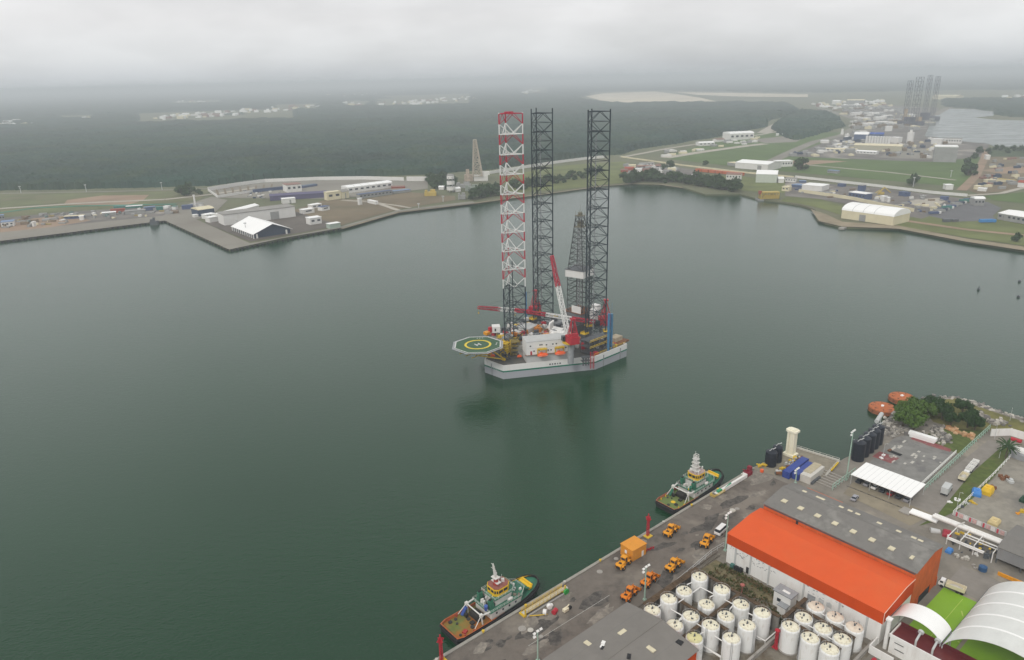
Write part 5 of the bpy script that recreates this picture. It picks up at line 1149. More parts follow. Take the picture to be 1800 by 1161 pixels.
# lifeboats are held by the davits
for x in (-3.6, 6.3):
    g = MB()
    for s in (-2.4, 2.4): g.poly([(x+s, -5.2, 5.0), (x+s, -5.3, 8.2), (x+s, -7.0, 8.3)], .3, 5)
    g.box(x, -6.0, 7.7, 4, 1.6, .8); pieces('davit', g, yellow, acc)
def lifeboat(label, x):
    w_ = RM+Matrix.Rotation(RA, 3, 'Z') @ (Vector((*AC((t1+t2)/2, 5.6), 0))+Matrix.Rotation(aa, 3, 'Z') @ Vector((x, -6.9, 0))); w_.z = 11.2
    t = thing('lifeboat', label, 'lifeboat', w_, RA+aa, 'orange lifeboats on the rig'); g = MB(); rg = []
    for k in range(9):
        s = -1+k/4; q = (1-abs(s)**3)**.6+.06; rg.append([(s*3.2, q*1.35*math.cos(a), 1.0+q*(1.35 if math.sin(a) > 0 else .95)*math.sin(a)) for a in [i*math.pi/6 for i in range(12)]])
    g.loft(rg, smooth=True); obj('hull', g, lifeor, t); g = MB(); g.box(-.8, 0, 2.2, 1.4, 1.2, .5); obj('cockpit', g, lifeor, t); g = MB(); g.box(0, -1.36, .9, 5, .1, .12); obj('fender_strip', g, legw, t)
lifeboat('orange lifeboat hung from the davit closer to the helideck', -3.6); lifeboat('orange lifeboat hung from the davit closer to the red crane column', 6.3)
# helideck
hc = RL(840, 606, 19.5); hd = bpy.data.objects.new('helideck', None); COL.objects.link(hd); hd.parent = rig; hd.location = hc; HR = 13.3
oc_ = lambda r: [(r*math.cos(rad(22.5+45*k)), r*math.sin(rad(22.5+45*k))) for k in range(8)]
g = MB(); g.prism(oc_(HR), -.8, 0); obj('deck_plate', g, mat('helideck_green', (.05, .11, .06), .8, .15, .4, dirt=(.1, .12, .08), damt=.4), hd)
def ring(g, p1, p2, z, h=.02):
    n = len(p1)
    for i in range(n): j = (i+1) % n; g.add([(*p1[i], z), (*p1[j], z), (*p2[j], z), (*p2[i], z)], [(0, 1, 2, 3)[::-1] if False else (3, 2, 1, 0)[::-1]])
circ = lambda r, n=40: [(r*math.cos(2*math.pi*k/n), r*math.sin(2*math.pi*k/n)) for k in range(n)]
g = MB(); ring(g, oc_(HR), oc_(HR-.5), .04); obj('edge_line', g, legw, hd)
g = MB(); ring(g, circ(7.3), circ(6.1), .04); obj('landing_circle', g, mat('marking_yellow', (.68, .52, .04), .6), hd)
g = MB(); a = .55
g.at(0, 0, .03, a-RA).box(-1.1, 0, 0, .55, 3.6, .02).box(1.1, 0, 0, .55, 3.6, .02).box(0, 0, 0, 1.7, .55, .02); obj('h_marking', g, legw, hd)
g = MB()
for sgn in (-1, 1):
    for k in range(3): g.at(0, 0, .03).box(6.5+k*1.1, 7.5*sgn-sgn*k*.9, 0, .7, .5, .02)
pieces('deck_lettering', g, legw, hd)
g = MB(); ring(g, oc_(HR+1.4), oc_(HR), -.25); obj('safety_net', g, grey, hd)
g = MB()
for p in oc_(HR*.75): g.tube((p[0], p[1], -.8), (p[0]*.6+3.5, p[1]*.6, -4), .22, 5)
for y in (-6, 0, 6): g.tube((-9, y, -1.4), (12, y, -1.4), .3, 5).tube((-9, y*.8, -4), (14, y*.8, -4), .25, 5)
for y in (-6, 6): 
    for x in (-8, -3, 2, 7): g.tube((x, y, -1.4), (x+2.5, y*.8, -4), .18, 4).tube((x+2.5, y*.8, -4), (x+5, y, -1.4), .18, 4)
for y in (-5, 5): g.tube((-4, y, -4), (14, y*.9, -11.5), .35, 6).tube((6, y, -4), (15, y*.9, -11.5), .35, 6)
obj('support_truss', g, yellow, hd)
# deck structures: local helper
def rb(name, x, y, z, sx, sy, sz, m, rz=0, par=None): g = MB(); g.box(0, 0, 0, sx, sy, sz); o = obj(name, g, m, par or rig, (x, y, z), rz); return o
def rp(name, px, py, z, sx, sy, sz, m, rz=0): q = RL(px, py, z); return rb(name, q.x, q.y, z, sx, sy, sz, m, rz)
rb('deck_house', 34, 8, 7.4, 34, 34, 6.5, mat('deck_house_grey', (.24, .24, .225), .8, .35, .5, dirt=(.1, .09, .07), damt=.6, dsc=.4)); rb('deck_house', 40, -10, 7.4, 20, 10, 7.5, grey, aa)
rb('engine_house', 38, 10, 13.9, 9, 8, 3.2, lgrey, .2); rb('engine_house', 47, -4, 13.9, 5, 9, 2.6, white, .1); rb('switch_room', 27, 10, 13.9, 6, 5, 2.6, white, -.1)
rp('control_cabin', 872, 583, 16, 4.6, 5.2, 3.6, hullw, -.7)
q = RL(871, 582, 16); rb('window', q.x-2.0, q.y-1.9, 17, .9, 1.9, 1.6, glass, -.7); rp('roof_shelter', 856, 588, 15, 3, 3, 1.6, yorange); rp('store_box', 862, 584, 16, 1.8, 1.8, 3, red)
rp('mud_tank', 985, 592, 17, 4.5, 4.5, 3, white, .4); rp('cement_pod', 975, 590, 17, 2, 6, 2.4, white, .1)
g = MB()
for k in range(3): g.ball(k*3.2, 0, 0, 1.5, 10, 6)
q = RL(972, 588, 18); obj('surge_tank', g, white, rig, q, -.5)
g = MB()
for k in range(3): g.tube((k*2.0, 0, 0), (k*2.0, 0, 3), .6, 8).tube((k*2, 0, 3), (k*2+1.2, 0, 4.2), .55, 8)
pieces('exhaust', g, white, rig, RL(966, 580, 18), .3)
random.seed(14)
# clutter: individual small parts, shared meshes
protos = []
for k, (nm, m_) in enumerate([('pump', yellow), ('locker', white), ('valve_box', lgrey), ('winch', dgrey), ('ventilator', white), ('skid', rust), ('basket', mat('basket_orange', (.55, .2, .03), .7)), ('generator', grey), ('manifold', dgrey), ('hose_reel', red), ('crate', mat('tan_box', (.4, .34, .22), .8, .2))]):
    g = MB(); s = 1.0
    for j in range(4): g.box(random.uniform(-.7, .7), random.uniform(-.7, .7), 0, random.uniform(.5, 1.8), random.uniform(.5, 1.4), random.uniform(.5, 1.7), random.random())
    if nm in ('ventilator', 'winch'): g.tube((-.8, 0, 1.2), (.8, 0, 1.2), .6, 8)
    protos.append((nm, g.mesh(nm, m_)))
for k in range(190):
    nm, me = random.choice(protos); 
    if k < 105: x, y, z = random.uniform(18, 50), random.uniform(-13, 24), 13.9
    elif k < 150: x, y, z = random.uniform(6, 70), random.uniform(-33, 33), 7.4
    else: x, y, z = random.uniform(48, 70), random.uniform(-34, -10), 7.4
    if y < -.65*x-7.4+3 or abs(y) > 34: continue
    if (x-62)**2+(y+20)**2 < 60 and z > 8: continue
    o = obj(nm, me, None, rig, (x, y, z), random.random()*3); s = random.uniform(.8, 2.0); o.scale = (s, s, s*random.uniform(.8, 1.4))
for k in range(9):
    g = MB()
    for j in range(5): g.tube((-6, j*.5, .3), (6, j*.5, .3), .18, 5)
    x, y = random.uniform(24, 46), random.uniform(-8, 22); obj('pipe_stack', g, [grey, rust, lgrey][k % 3], rig, (x, y, 14), random.choice((0, .1, 1.57)))
for k in range(6):
    g = MB(); g.tube((0, 0, 0), (0, 0, random.uniform(4, 9)), .15, 5); g.box(0, 0, 4, .6, .6, .4); obj('light_mast', g, yellow, rig, (random.uniform(15, 55), random.uniform(-15, 25), 10))
for k in range(7): x, y = RL(830+k*18+60, 590+(k % 3)*7, 14)[:2]; g = MB(); g.box(0, 0, 0, random.uniform(3, 6), .25, 1.1).box(0, 0, 1.1, random.uniform(3, 6), 2, .15); obj('catwalk', g, yellow, rig, (x, y, 14.0), random.choice((0, 1.57, aa)))
q = RL(889, 619, 10); g = MB()
for k in range(5): g.box(random.uniform(-.8, .8), random.uniform(-.8, .8), k*1.2, 4.4, 4.2, .5)
for x in (-2, 2):
    for y in (-2, 2): g.tube((x, y, -2.5), (x, y, 6.5), .3, 5)
g.tube((-2, -2, 2), (2, 2, 5), 1.2, 8); obj('anchor_winch_frame', g, yellow, rig, q, .3)
q = RL(905, 622, 8); g = MB()
for z in (.2, 2.6, 5.2, 7.6):
    g.box(0, 0, z, 5, 6, .2)
    for s in (-1, 1): g.tube((-2.5, 3*s, z+1), (2.5, 3*s, z+1), .1, 4)
for x in (-2.4, 2.4):
    for y in (-2.9, 2.9): g.tube((x, y, 0), (x, y, 8.6), .2, 4)
obj('stair_tower', g, [mat('olive_frame', (.22, .17, .05), .7, .3)], rig, q, aa)
q = RL(884, 630, 7.5); g = MB(); g.tube((-5, -2, 0), (0, 0, 5), .25, 5).tube((5, 2, 0), (0, 0, 5), .25, 5).tube((-4, 3, 0), (0, 0, 5), .25, 5).tube((4, -3, 0), (0, 0, 5), .25, 5).box(0, 0, 0, 8, 4, .5); obj('bow_frame', g, dgrey, rig, q, aa)
for px, py in ((861, 622), (866, 626), (913, 627)): q = RL(px, py, 8.6); g = MB(); g.tube((-1.2, 0, 0), (1.2, 0, 0), .6, 8).box(0, 0, .4, 1.5, .8, .5); pieces('life_raft', g, lifeor, rig, q, aa)
# cranes
def crane(px, py, zped, hz, tip, sc, ped=True, zb=None, w=1.5):
    q = RL(px, py, 8); c = bpy.data.objects.new('crane', None); COL.objects.link(c); c.parent = rig; c.location = q
    g = MB(); g.tube((0, 0, -.6), (0, 0, zped), 1.7 if ped else 1.0, 14, caps=True); g.tube((0, 0, zped), (0, 0, zped+1), 1.7, 14, 2.4); obj('pedestal', g, grey, c)
    g = MB(); g.cyl(0, 0, zped+1, zped+1.5, 3.1*sc, 14); obj('slew_platform', g, yellow if ped else dgrey, c)
    d = (Vector(tip)-Vector((q.x, q.y, 8))); az = math.atan2(d.y, d.x); HL = dict(loc=(0, 0, zped+1.5), rz=az)
    g = MB(); g.box(-1.4*sc, 0, 0, 4.6*sc, 3.6*sc, 2.6*sc).box(-2.5*sc, 0, 2.6*sc, 1.4*sc, 3*sc, 1.2*sc)
    for s in (-1, 1): g.tube((-1*sc, 1.3*s*sc, 2.5*sc), (-1.6*sc, 0.5*s*sc, hz), .17*sc, 5).tube((-3.4*sc, 1.3*s*sc, 2.5*sc), (-1.6*sc, .5*s*sc, hz), .17*sc, 5).tube((1*sc, 1.3*s*sc, .5), (-1.6*sc, .5*s*sc, hz), .14*sc, 5).tube((-2.6*sc, 1.1*s*sc, hz*.5), (-.6*sc, .8*s*sc, hz*.45), .12*sc, 4)
    g.box(-1.6*sc, 0, hz-.4, 1.6*sc, 1.6*sc, .8); obj('machinery_house', g, red, c, **HL)
    g = MB(); g.box(1.4*sc, 2.1*sc, .3, 1.6*sc, 1.3*sc, 1.8*sc); obj('cab', g, glass, c, **HL)
    b0 = Vector((1.8*sc, 0, 1.2)); tl = Vector((math.hypot(d.x, d.y), 0, tip[2]-8-zped-1.5)); nb = 14
    for nm, f0, f1, m_ in (('boom_section', 0, .3 if hz > 0 else .3, legr if not ped else legw), ('boom_section', .3, .62, legw), ('boom_section', .62, 1, legr)):
        g = MB(); g.lat(b0.lerp(tl, f0), b0.lerp(tl, f1), w*(1.2 if f0 == 0 else 1.15), max(2, int(tl.length*(f1-f0)/3.0)), .25, w*(.8 if f1 == 1 else 1.15)); obj(nm, g, m_, c, **HL)
    g = MB(); g.tube((-1.6*sc, 0, hz), tl, .07, 4).tube((-1.6*sc, .4, hz), tl, .07, 4); obj('boom_cable', g, dgrey, c, **HL)
    g = MB(); g.tube(tl, tl-Vector((0, 0, 3)), .05, 4).box(tl.x, 0, tl.z-3.8, .5, .5, .9); obj('hook_block', g, yellow, c, **HL)
def tipat(px, py, depth_ref, dz): pass
def ztip(px, py, wx, wy):
    "height where the pixel ray passes the vertical plane at depth Y=wy"
    d = (px-900)*RT-(py-580.5)*UP+FPX*fw; t = wy/d.y; return Vector((d.x*t, wy, CAMH+d.z*t))
def tloc(px, py, wy): v = ztip(px, py, 0, wy)-RM; return (v.x*rc+v.y*rs, -v.x*rs+v.y*rc, v.z)
crane(1003, 637, 10.5, 13.5, tloc(970, 450, 392), 1.5, True, w=1.7)
crane(937, 564, 4.0, 14, tloc(841, 541, 409), 1.45, False, w=1.7)
crane(1056, 588, 5.0, 15, tloc(905, 545, 415), 1.7, False, w=1.5)
# derrick + drill floor
dq = RL(1018, 578, 8); DX, DY = dq.x, dq.y
rb('cantilever_beam', DX-2, DY-5, 7.4, 26, 2, 6, dgrey); rb('cantilever_beam', DX-2, DY+5, 7.4, 26, 2, 6, dgrey)
sub = rb('substructure', DX, DY, 13.4, 13, 13, 6.5, mat('substructure_grey', (.16, .165, .17), .7, .3, .5))
rb('drill_floor', DX, DY, 19.9, 14, 14, .5, rust)
rb('driller_cabin', DX+3.5, DY-8.5, 14, 7, 4, 7.5, hullw, .3); rb('wind_wall', DX-6.5, DY-3, 20, .4, 7, 4.5, white); rb('dog_house', DX+7, DY-7.5, 20, 4, 4, 3.5, hullw)
de = bpy.data.objects.new('derrick', None); COL.objects.link(de); de.parent = rig; de.location = (DX, DY, 20.4); de.rotation_euler.z = .15
def dr(z):  # half width
    return 5.3 if z < 24 else 5.3-(z-24)/33*3.4
g = MB(); zs = [i*3.2 for i in range(19)]
for i, z in enumerate(zs):
    h_ = dr(z); c = [(-h_, -h_), (h_, -h_), (h_, h_), (-h_, h_)]
    for k in range(4):
        a, b = c[k], c[(k+1) % 4]; g.tube((*a, z), (*b, z), .17, 4, caps=False)
        if i:
            ho = dr(zs[i-1]); co = [(-ho, -ho), (ho, -ho), (ho, ho), (-ho, ho)]
            g.tube((*co[k], zs[i-1]), (*c[k], z), .26, 4, caps=False); m0 = ((a[0]+b[0])/2, (a[1]+b[1])/2, z)
            g.tube((*co[k], zs[i-1]), m0, .13, 4, caps=False).tube((*co[(k+1) % 4], zs[i-1]), m0, .13, 4, caps=False)
obj('lattice', g, mat('derrick_steel', (.055, .06, .062), .6, .2), de)
g = MB()
for x, y in ((0, 0), (1.6, 1), (-1.8, .6), (.5, -1.6)): g.tube((x, y, 0), (x*.6, y*.6, 50), .28, 6)
obj('drill_string', g, grey, de)
g = MB()
for s_ in ((0, -1), (0, 1), (1, 0), (-1, 0)):
    if s_[0]: g.box(s_[0]*6.2, 0, 21.5, .3, 12.4, 4.4)
    else: g.box(0, s_[1]*6.2, 21.5, 12.1, .3, 4.4)
obj('wind_wall', g, hullw, de)
g = MB(); g.box(0, 0, 57.6, 4.6, 4.6, .3).box(0, 0, 58, 2.2, 1.6, 1.6).box(0, 0, 51, 5.4, 5.4, .4).box(.5, 0, 51.4, 3, 2.5, 3)
for x in (-2, 2):
    for y in (-2, 2): g.tube((x, y, 57.6), (x, y, 60.6), .1, 4)
g.tube((0, 0, 58), (0, 0, 64), .1, 4); obj('crown_block', g, [mat('crown_grime', (.17, .16, .12), .7, .3)], de)
g = MB(); g.box(0, 0, 25.9, 13.6, 13.6, .15); g.poly([(-6, -6, 27), (6, -6, 27), (6, 6, 27)], .08, 4); obj('racking_board', g, dgrey, de)
# caissons (blue)
for k, (px, w_) in enumerate(((1069, .75), (1074, .75))):
    q = RL(px, 618-k*3, 7.4); g = MB(); g.tube((0, 0, 0), (0, 0, 22.5-k), w_, 12); g.tube((0, 0, 22), (0, 0, 28), .08, 4); obj('caisson', g, mat('caisson_blue', (.06, .19, .34), .5, .15), rig, q)
q = RL(925, 560, 14); g = MB(); g.tube((0, 0, 0), (0, 0, 17), .5, 10); obj('caisson', g, skyblue, rig, q)
# starboard frame next to crane (dark, yellow walkways), red ladder
q = RL(1045, 615, 8); g = MB()
for z in (0, 3.6, 7.2): g.box(0, 0, z, 16, 7, .2)
for x in (-8, -4, 0, 4, 8):
    for y in (-3.4, 3.4): g.tube((x, y, 0), (x, y, 8.5), .28, 4)
    g.tube((x, -3.4, 0), (x+(4 if x < 8 else -4), -3.4, 3.6), .15, 4)
fr = obj('cantilever_frame', g, dgrey, rig, q, -.05)
g = MB()
for z in (4.6, 8.2): g.tube((-8, -3.6, z), (8, -3.6, z), .16, 4).tube((-8, -3.5, z-.9), (8, -3.5, z-.9), .16, 4); [g.tube((-8+j*2, -3.6, z-1), (-8+j*2, -3.6, z), .1, 4) for j in range(9)]
obj('railing', g, yellow, fr)
q = RL(1029, 634, 7); g = MB()
for x in (-1.6, 0, 1.6): g.tube((x, -1, -2.6), (x, -1, 2.5), .35, 5)
g.box(0, -.4, 2, 5, 2.6, .5).box(0, -.4, 0, 5, 2.4, .3); obj('anchor_rack', g, dgrey, rig, q, aa)
q = RL(1040, 634, 7); g = MB()
for x in (-1, 1): g.tube((x, -.9, -4.5), (x, -.9, 5.5), .2, 5)
for k in range(12): g.tube((-1, -.9, -4+k*.8), (1, -.9, -4+k*.8), .1, 4)
obj('boarding_ladder', g, red, rig, q, aa)
# aft deck
q = RL(1089, 603, 7.4); o = rb('store_house', q.x, q.y+3, 7.4, 7, 5, 3.4, mat('beige_house', (.42, .36, .26), .8, .15)); rb('aft_platform', q.x-1, q.y, 7.4, 14, 5, 1.0, rust); rb('store_house', 66, 8, 7.4, 8, 22, 5, grey)
g = MB()
for k in range(22):
    x = 44+k*1.27; g.tube((x, -35.3-(x-44)/28, 8), (x, -35.3-(x-44)/28, 9.1), .09, 4)
g.tube((44, -35.3, 9.1), (71.5, -36.2, 9.1), .1, 4); obj('railing', g, yellow, hull)
g = MB()
for k in range(10): a = RL(852+k*2.6, 634+k*2.4, 8); g.tube((a.x+.6, a.y+.6, 7.6), (a.x+.6, a.y+.6, 9.4), .12, 4)
obj('railing', g, lgrey, hull)
# ================================================================== TUGS
tugdeck = mat('tug_deck_rusty', (.13, .16, .04), .8, .2, .3, dirt=(.36, .11, .02), damt=1.0, dsc=.09, dth=.42)
tugdeck2 = mat('tug_deck_olive', (.13, .18, .055), .8, .15, .3, dirt=(.20, .14, .05), damt=.5, dsc=.15)
olive = green; tugred = mat('tug_red', (.33, .04, .03), .6, .15); tugyel = mat('tug_yellow', (.72, .46, .02), .5, .1)
twhite = mat('tug_white', (.66, .65, .62), .5, .08, .6, dirt=(.35, .25, .16), damt=.4, dsc=.6)
tugc = [mat('tug_dark_gear', (.04, .04, .04), .7, .4), mat('tug_grime', (.22, .19, .15), .8, .4), twhite]
def tug(label, u0_, vc, dk, alt):
    t = thing('tugboat', label, 'tugboat', W(u0_, vc, 0), QA)
    def hb(x, k=1.0):   # half beam at deck, x 0..34.5
        if x < 2: return 4.3+.35*x
        if x < 20: return 5.0
        q = (x-20)/14.5; return 5.0*math.sqrt(max(0, 1-q**2.6))*1.0
    def dz(x): return 1.6 if x < 14 else 1.6+(x-14)*.055 if x < 20 else 1.93+(x-20)**1.3*.045
    xs = [0, .6, 2, 6, 10, 14, 18, 20, 22, 24, 26, 28, 30, 31.5, 33, 34, 34.45]
    def outline(k, dx=0):
        return [(x, -hb(x)*k) for x in xs]+[(x, hb(x)*k) for x in xs[::-1]]
    rg = []
    g = MB()
    A_ = outline(.86); B_ = outline(1.0); C_ = outline(1.0); n_ = len(A_)
    top = lambda p: dz(p[0])+.95
    rg = [[(p[0]*.97, p[1], -.8) for p in A_], [(p[0], p[1], dz(p[0])-.5) for p in B_], [(p[0], p[1], top(p)) for p in C_]]
    g.loft(rg, caps=False); h = obj('hull', g, mat('tug_hull_black', (.018, .018, .02), .6, .3, .8, dirt=(.08, .04, .02), damt=.3), t)
    inn = mat('bulwark_inside%d' % alt, (.42, .10, .03) if not alt else (.34, .10, .06), .7, .3, .8, dirt=(.3, .2, .1), damt=.5); blk = mat('tug_hull_black', (.018, .018, .02))
    I_ = outline(.955); O_ = outline(1.0); g = MB(); nO = len(O_)
    for k in range(nO):
        p, q, r_, s_ = O_[k], O_[(k+1) % nO], I_[(k+1) % nO], I_[k]; ip = lambda a: (a[0]*.985+.3, a[1]); g.m(0 if min(p[0], q[0]) < 13 else 1)
        g.add([(*p, top(p)), (*q, top(q)), (*ip(r_), top(q)), (*ip(s_), top(p)), (*ip(r_), dz(q[0])), (*ip(s_), dz(p[0]))], [(0, 1, 2, 3), (3, 2, 4, 5)])
    obj('bulwark', g, [inn, blk], h)
    g = MB(); dk_ = []
    for x in xs: dk_.append([(x*.985+.3, -hb(x)*.96, dz(x)+.02), (x*.985+.3, hb(x)*.96, dz(x)+.02)])
    vs = [p for r in dk_ for p in r]; g.add(vs[:14], [(2*i, 2*i+2, 2*i+3, 2*i+1) for i in range(6)]); obj('aft_deck', g, dk, t)
    g = MB(); g.add(vs[12:], [(2*i, 2*i+2, 2*i+3, 2*i+1) for i in range(len(xs)-7)]); obj('fore_deck', g, green, t)
    for k in range(20):
        g = MB(); x = 20.5+k*.72 if k < 19 else 34.3; s = 1
        if k >= 19: break
        for s in (-1, 1):
            g = MB(); y = s*(hb(min(x, 34.3))+.1); g.tube((x, y-.2*s, dz(x)-.2), (x, y+.25*s, dz(x)-.2), .55, 8); obj('tyre_fender', g, black, t)
    g = MB(); pts = [(x, hb(x)+.12, dz(x)+.25) for x in xs]; g.poly(pts, .28, 6); g.poly([(p[0], -p[1], p[2]) for p in pts], .28, 6); g.tube((-.1, -4.4, 1.8), (-.1, 4.4, 1.8), .3, 6); obj('rubbing_strake', g, black, t)
    g = MB(); g.poly([(x, s_*(hb(x)*.93), dz(x)+.55) for x in xs[6:-1] for s_ in (1,)], .12, 4); obj('bow_rail', g, tugyel if not alt else lgrey, t)
    g = MB(); g.at(30, 0, dz(30)+.4).box(-.2, 0, 0, 1.3, 5.2, .8).tube((.6, -2.4, 1.0), (.6, 2.4, 1.0), .32, 8); obj('bow_fender_beam', g, tugyel, t)
    # houses
    z1 = 1.7
    g = MB(); g.prism([(13, -3.9), (24.5, -3.9), (27, -2), (27, 2), (24.5, 3.9), (13, 3.9)], z1, 4.4); obj('deck_house', g, twhite, t)
    g = MB(); g.prism([(12.2, -4.3), (24.7, -4.3), (27.5, -2.2), (27.5, 2.2), (24.7, 4.3), (12.2, 4.3)], 4.4, 4.56); obj('boat_deck', g, green, t)
    g = MB(); 
    for x in (15, 17.5, 20, 22.5):
        for y in (-3.93, 3.93): g.box(x, y, 2.9, .6, .08, .6)
    pieces('porthole', g, glass, t)
    g = MB(); g.prism([(15.5, -2.7), (21.5, -2.7), (23, -1.5), (23, 1.5), (21.5, 2.7), (15.5, 2.7)], 4.56, 7.0); obj('upper_house', g, twhite, t)
    g = MB(); g.prism([(15, -3.3), (21.8, -3.3), (23.6, -1.8), (23.6, 1.8), (21.8, 3.3), (15, 3.3)], 7.0, 7.14); obj('bridge_deck', g, green, t)
    bp_ = [(16, -1.6), (17, -2.6), (20.6, -2.6), (22.0, -1.4), (22.0, 1.4), (20.6, 2.6), (17, 2.6), (16, 1.6)]
    g = MB(); g.prism(bp_, 7.14, 8.0); g.prism([(19+(x-19)*1.04, y*1.04) for x, y in bp_], 9.2, 9.55); obj('wheelhouse', g, tugyel, t)
    g = MB(); g.prism([(19+(x-19)*.97, y*.97) for x, y in bp_], 8.0, 9.1); obj('bridge_window', g, glass, t)
    g = MB(); 
    for i in range(8):
        a, b = bp_[i], bp_[(i+1) % 8]
        for f in (0, .5): g.box(a[0]+(b[0]-a[0])*f, a[1]+(b[1]-a[1])*f, 8.0, .16, .16, 1.1)
    obj('window_post', g, tugyel, t)
    g = MB(); g.prism([(19+(x-19)*.97, y*.97) for x, y in bp_], 9.55, 9.75); obj('wheelhouse_roof', g, mat('faded_tug_red', (.26, .10, .08), .7, .3, 1) if not alt else mat('pinkgrey', (.4, .3, .28), .7), t)
    g = MB()
    for pl, z in (([(12.2, -4.3), (24.7, -4.3), (27.5, -2.2), (27.5, 2.2), (24.7, 4.3), (12.2, 4.3), (12.2, -4.3)], 4.56), ([(15, -3.3), (21.8, -3.3), (23.6, -1.8), (23.6, 1.8), (21.8, 3.3), (15, 3.3), (15, -3.3)], 7.14)):
        for hh in (.5, .95): g.poly([(x, y, z+hh) for x, y in pl], .04, 4)
        for a, b in zip(pl, pl[1:]):
            n2 = max(1, int(math.hypot(b[0]-a[0], b[1]-a[1])/1.3))
            for k in range(n2): g.tube((a[0]+(b[0]-a[0])*k/n2, a[1]+(b[1]-a[1])*k/n2, z), (a[0]+(b[0]-a[0])*k/n2, a[1]+(b[1]-a[1])*k/n2, z+.95), .04, 4)
    obj('railing', g, twhite, t)
    g = MB()
    if not alt: g.tube((18, 0, 9.7), (18, 0, 13), .5, 8, .3).lat((18, 0, 12.5), (17.2, 0, 17.5), .6, 6, .09, .25).box(18, 0, 12.2, 1.8, 2.2, .2).box(18.2, 0, 10.6, 1.6, 3, .2).tube((17.4, -1.2, 15.5), (17.4, 1.2, 15.5), .08, 4).tube((17.2, -.8, 17), (17.2, .8, 17.2), .08, 4).ball(18.6, .7, 13.0, .5).tube((18, 1.2, 9.7), (18, 1.2, 12.5), .06, 4)
    else: g.lat((18, 0, 9.6), (18, 0, 17.2), 2.0, 7, .11, 1.3); [g.box(18, 0, 10.5+k*1.6, 2.6-k*.2, 3.2-k*.3, .1) for k in range(4)]; g.box(18.2, 0, 9.7, 1.3, 1.2, 2.6).tube((18, -1.2, 16), (18, 1.5, 16), .09, 4).tube((18, .4, 17), (18, .4, 18.4), .08, 4).ball(18.6, 0, 12.8, .45)
    obj('mast', g, twhite, t)
    if not alt: g = MB(); g.tube((18.2, 0, 9.7), (18.2, 0, 11.6), 1.0, 10, .7); obj('mast_base', g, tugred, t)
    for s in (-1, 1):
        g = MB(); g.loft([[(13.2, s*2.6-.6, 4.5), (15, s*2.6-.6, 4.5), (15, s*2.6+.6, 4.5), (13.2, s*2.6+.6, 4.5)], [(13.0, s*2.6-.5, 7.6), (14.4, s*2.6-.5, 7.8), (14.4, s*2.6+.5, 7.8), (13.0, s*2.6+.5, 7.6)]]); pieces('funnel', g, green, t)
        g = MB(); g.box(13.7, s*2.6, 7.6, .9, .6, .5); pieces('exhaust', g, black, t)
        g = MB(); g.ball(20.5, s*3.7, 5.3, .7, 8, 5, 1.6, .7, .8); pieces('life_raft', g, twhite, t)
    g = MB()
    for y in (-3.6, 3.6): g.poly([(9.8, y, 1.7), (9.4, y, 5.0), (12.4, y*1.1, 5.0)], .26, 5); g.box(9.4, y, 4.7, .9, .9, .9)
    g.tube((9.4, -3.6, 5.1), (9.4, 3.6, 5.1), .2, 6).poly([(9.4, -3.6, 5.3), (6.5, -4.2, 2.4)], .12, 5).poly([(9.4, 3.6, 5.3), (6.5, 4.2, 2.4)], .12, 5); obj('tow_gantry', g, twhite, t)
    g = MB(); g.box(10.5, 0, 1.7, 2.6, 4.4, 1.4).tube((10, -1.8, 2.9), (10, 1.8, 2.9), 1.0, 12).box(8.2, 2.3, 1.7, .9, .9, 1.2).box(7.8, -1.2, 1.7, 1.3, 1.2, .6); obj('towing_winch', g, mat('winch_dark', (.03, .028, .026), .7, .3), t)
    g = MB(); g.tube((7.6, 3.7, 1.8), (9, 3.4, 4.2), .55, 7); g.tube((12.4, -2.2, 4.7), (12.0, -2.6, 6.6), .6, 7); obj('covered_gear', g, blue if not alt else green, t)
    g = MB(); g.tube((13, -1.8, 5), (17, -.9, 8.3), .18, 5).box(12.6, -1.8, 4.6, .9, .9, .7); obj('knuckle_crane', g, tugyel, t)
    g = MB(); g.at(26.2, 0, dz(26)+.1).tube((2.2, -1.6, .9), (2.2, 1.6, .9), .95, 10).box(1.6, 2.4, 0, 2.4, 1.4, 1.3).tube((0.5, -2.0, 2.6), (3.2, -2.4, 1.2), .3, 6); obj('anchor_windlass', g, green, t)
    g = MB()
    for x, y in ((3, -4.1), (3, 4.1), (6, 4.3), (6, -4.3), (30.5, 2.2), (30.5, -2.2)): g.cyl(x, y, dz(x), dz(x)+.8, .22, 8)
    g.box(4, -2.6, 1.65, 1.4, 1.2, .5, .4) if not alt else g.tube((5, 0, 1.7), (5, 0, 1.75), .9, 12); pieces('bitts', g, tugred if not alt else tugyel, t)
    g = MB()
    for k in range(12): g.box(random.uniform(24, 27), random.uniform(-2.5, 2.5), 4.6, random.uniform(.3, .9), random.uniform(.3, .8), random.uniform(.2, .8)) if k < 5 else g.box(random.uniform(13, 15.5), random.uniform(-1.5, 1.5), 4.6, .6, .6, random.uniform(.4, 1.6))
    obj('deck_gear', g, twhite, t)
    for nm, n__, (xa, xb), (ya, yb), z, mm in (('vent', 9, (13, 23), (-3.6, 3.6), 4.56, tugc[0]), ('locker', 7, (13.5, 24), (-3.8, 3.8), 4.56, tugc[1]), ('rope_coil', 6, (2, 9), (-3.8, 3.8), 1.65, tugc[0]), ('searchlight', 5, (16, 22), (-2.2, 2.2), 9.7, tugc[2]), ('antenna', 4, (16.5, 21), (-2, 2), 9.7, tugc[2]), ('hatch', 6, (25, 32), (-2.0, 2.0), dz(27), tugc[0]), ('stain_mat', 4, (15, 22), (-3, 3), 7.16, tugc[1])):
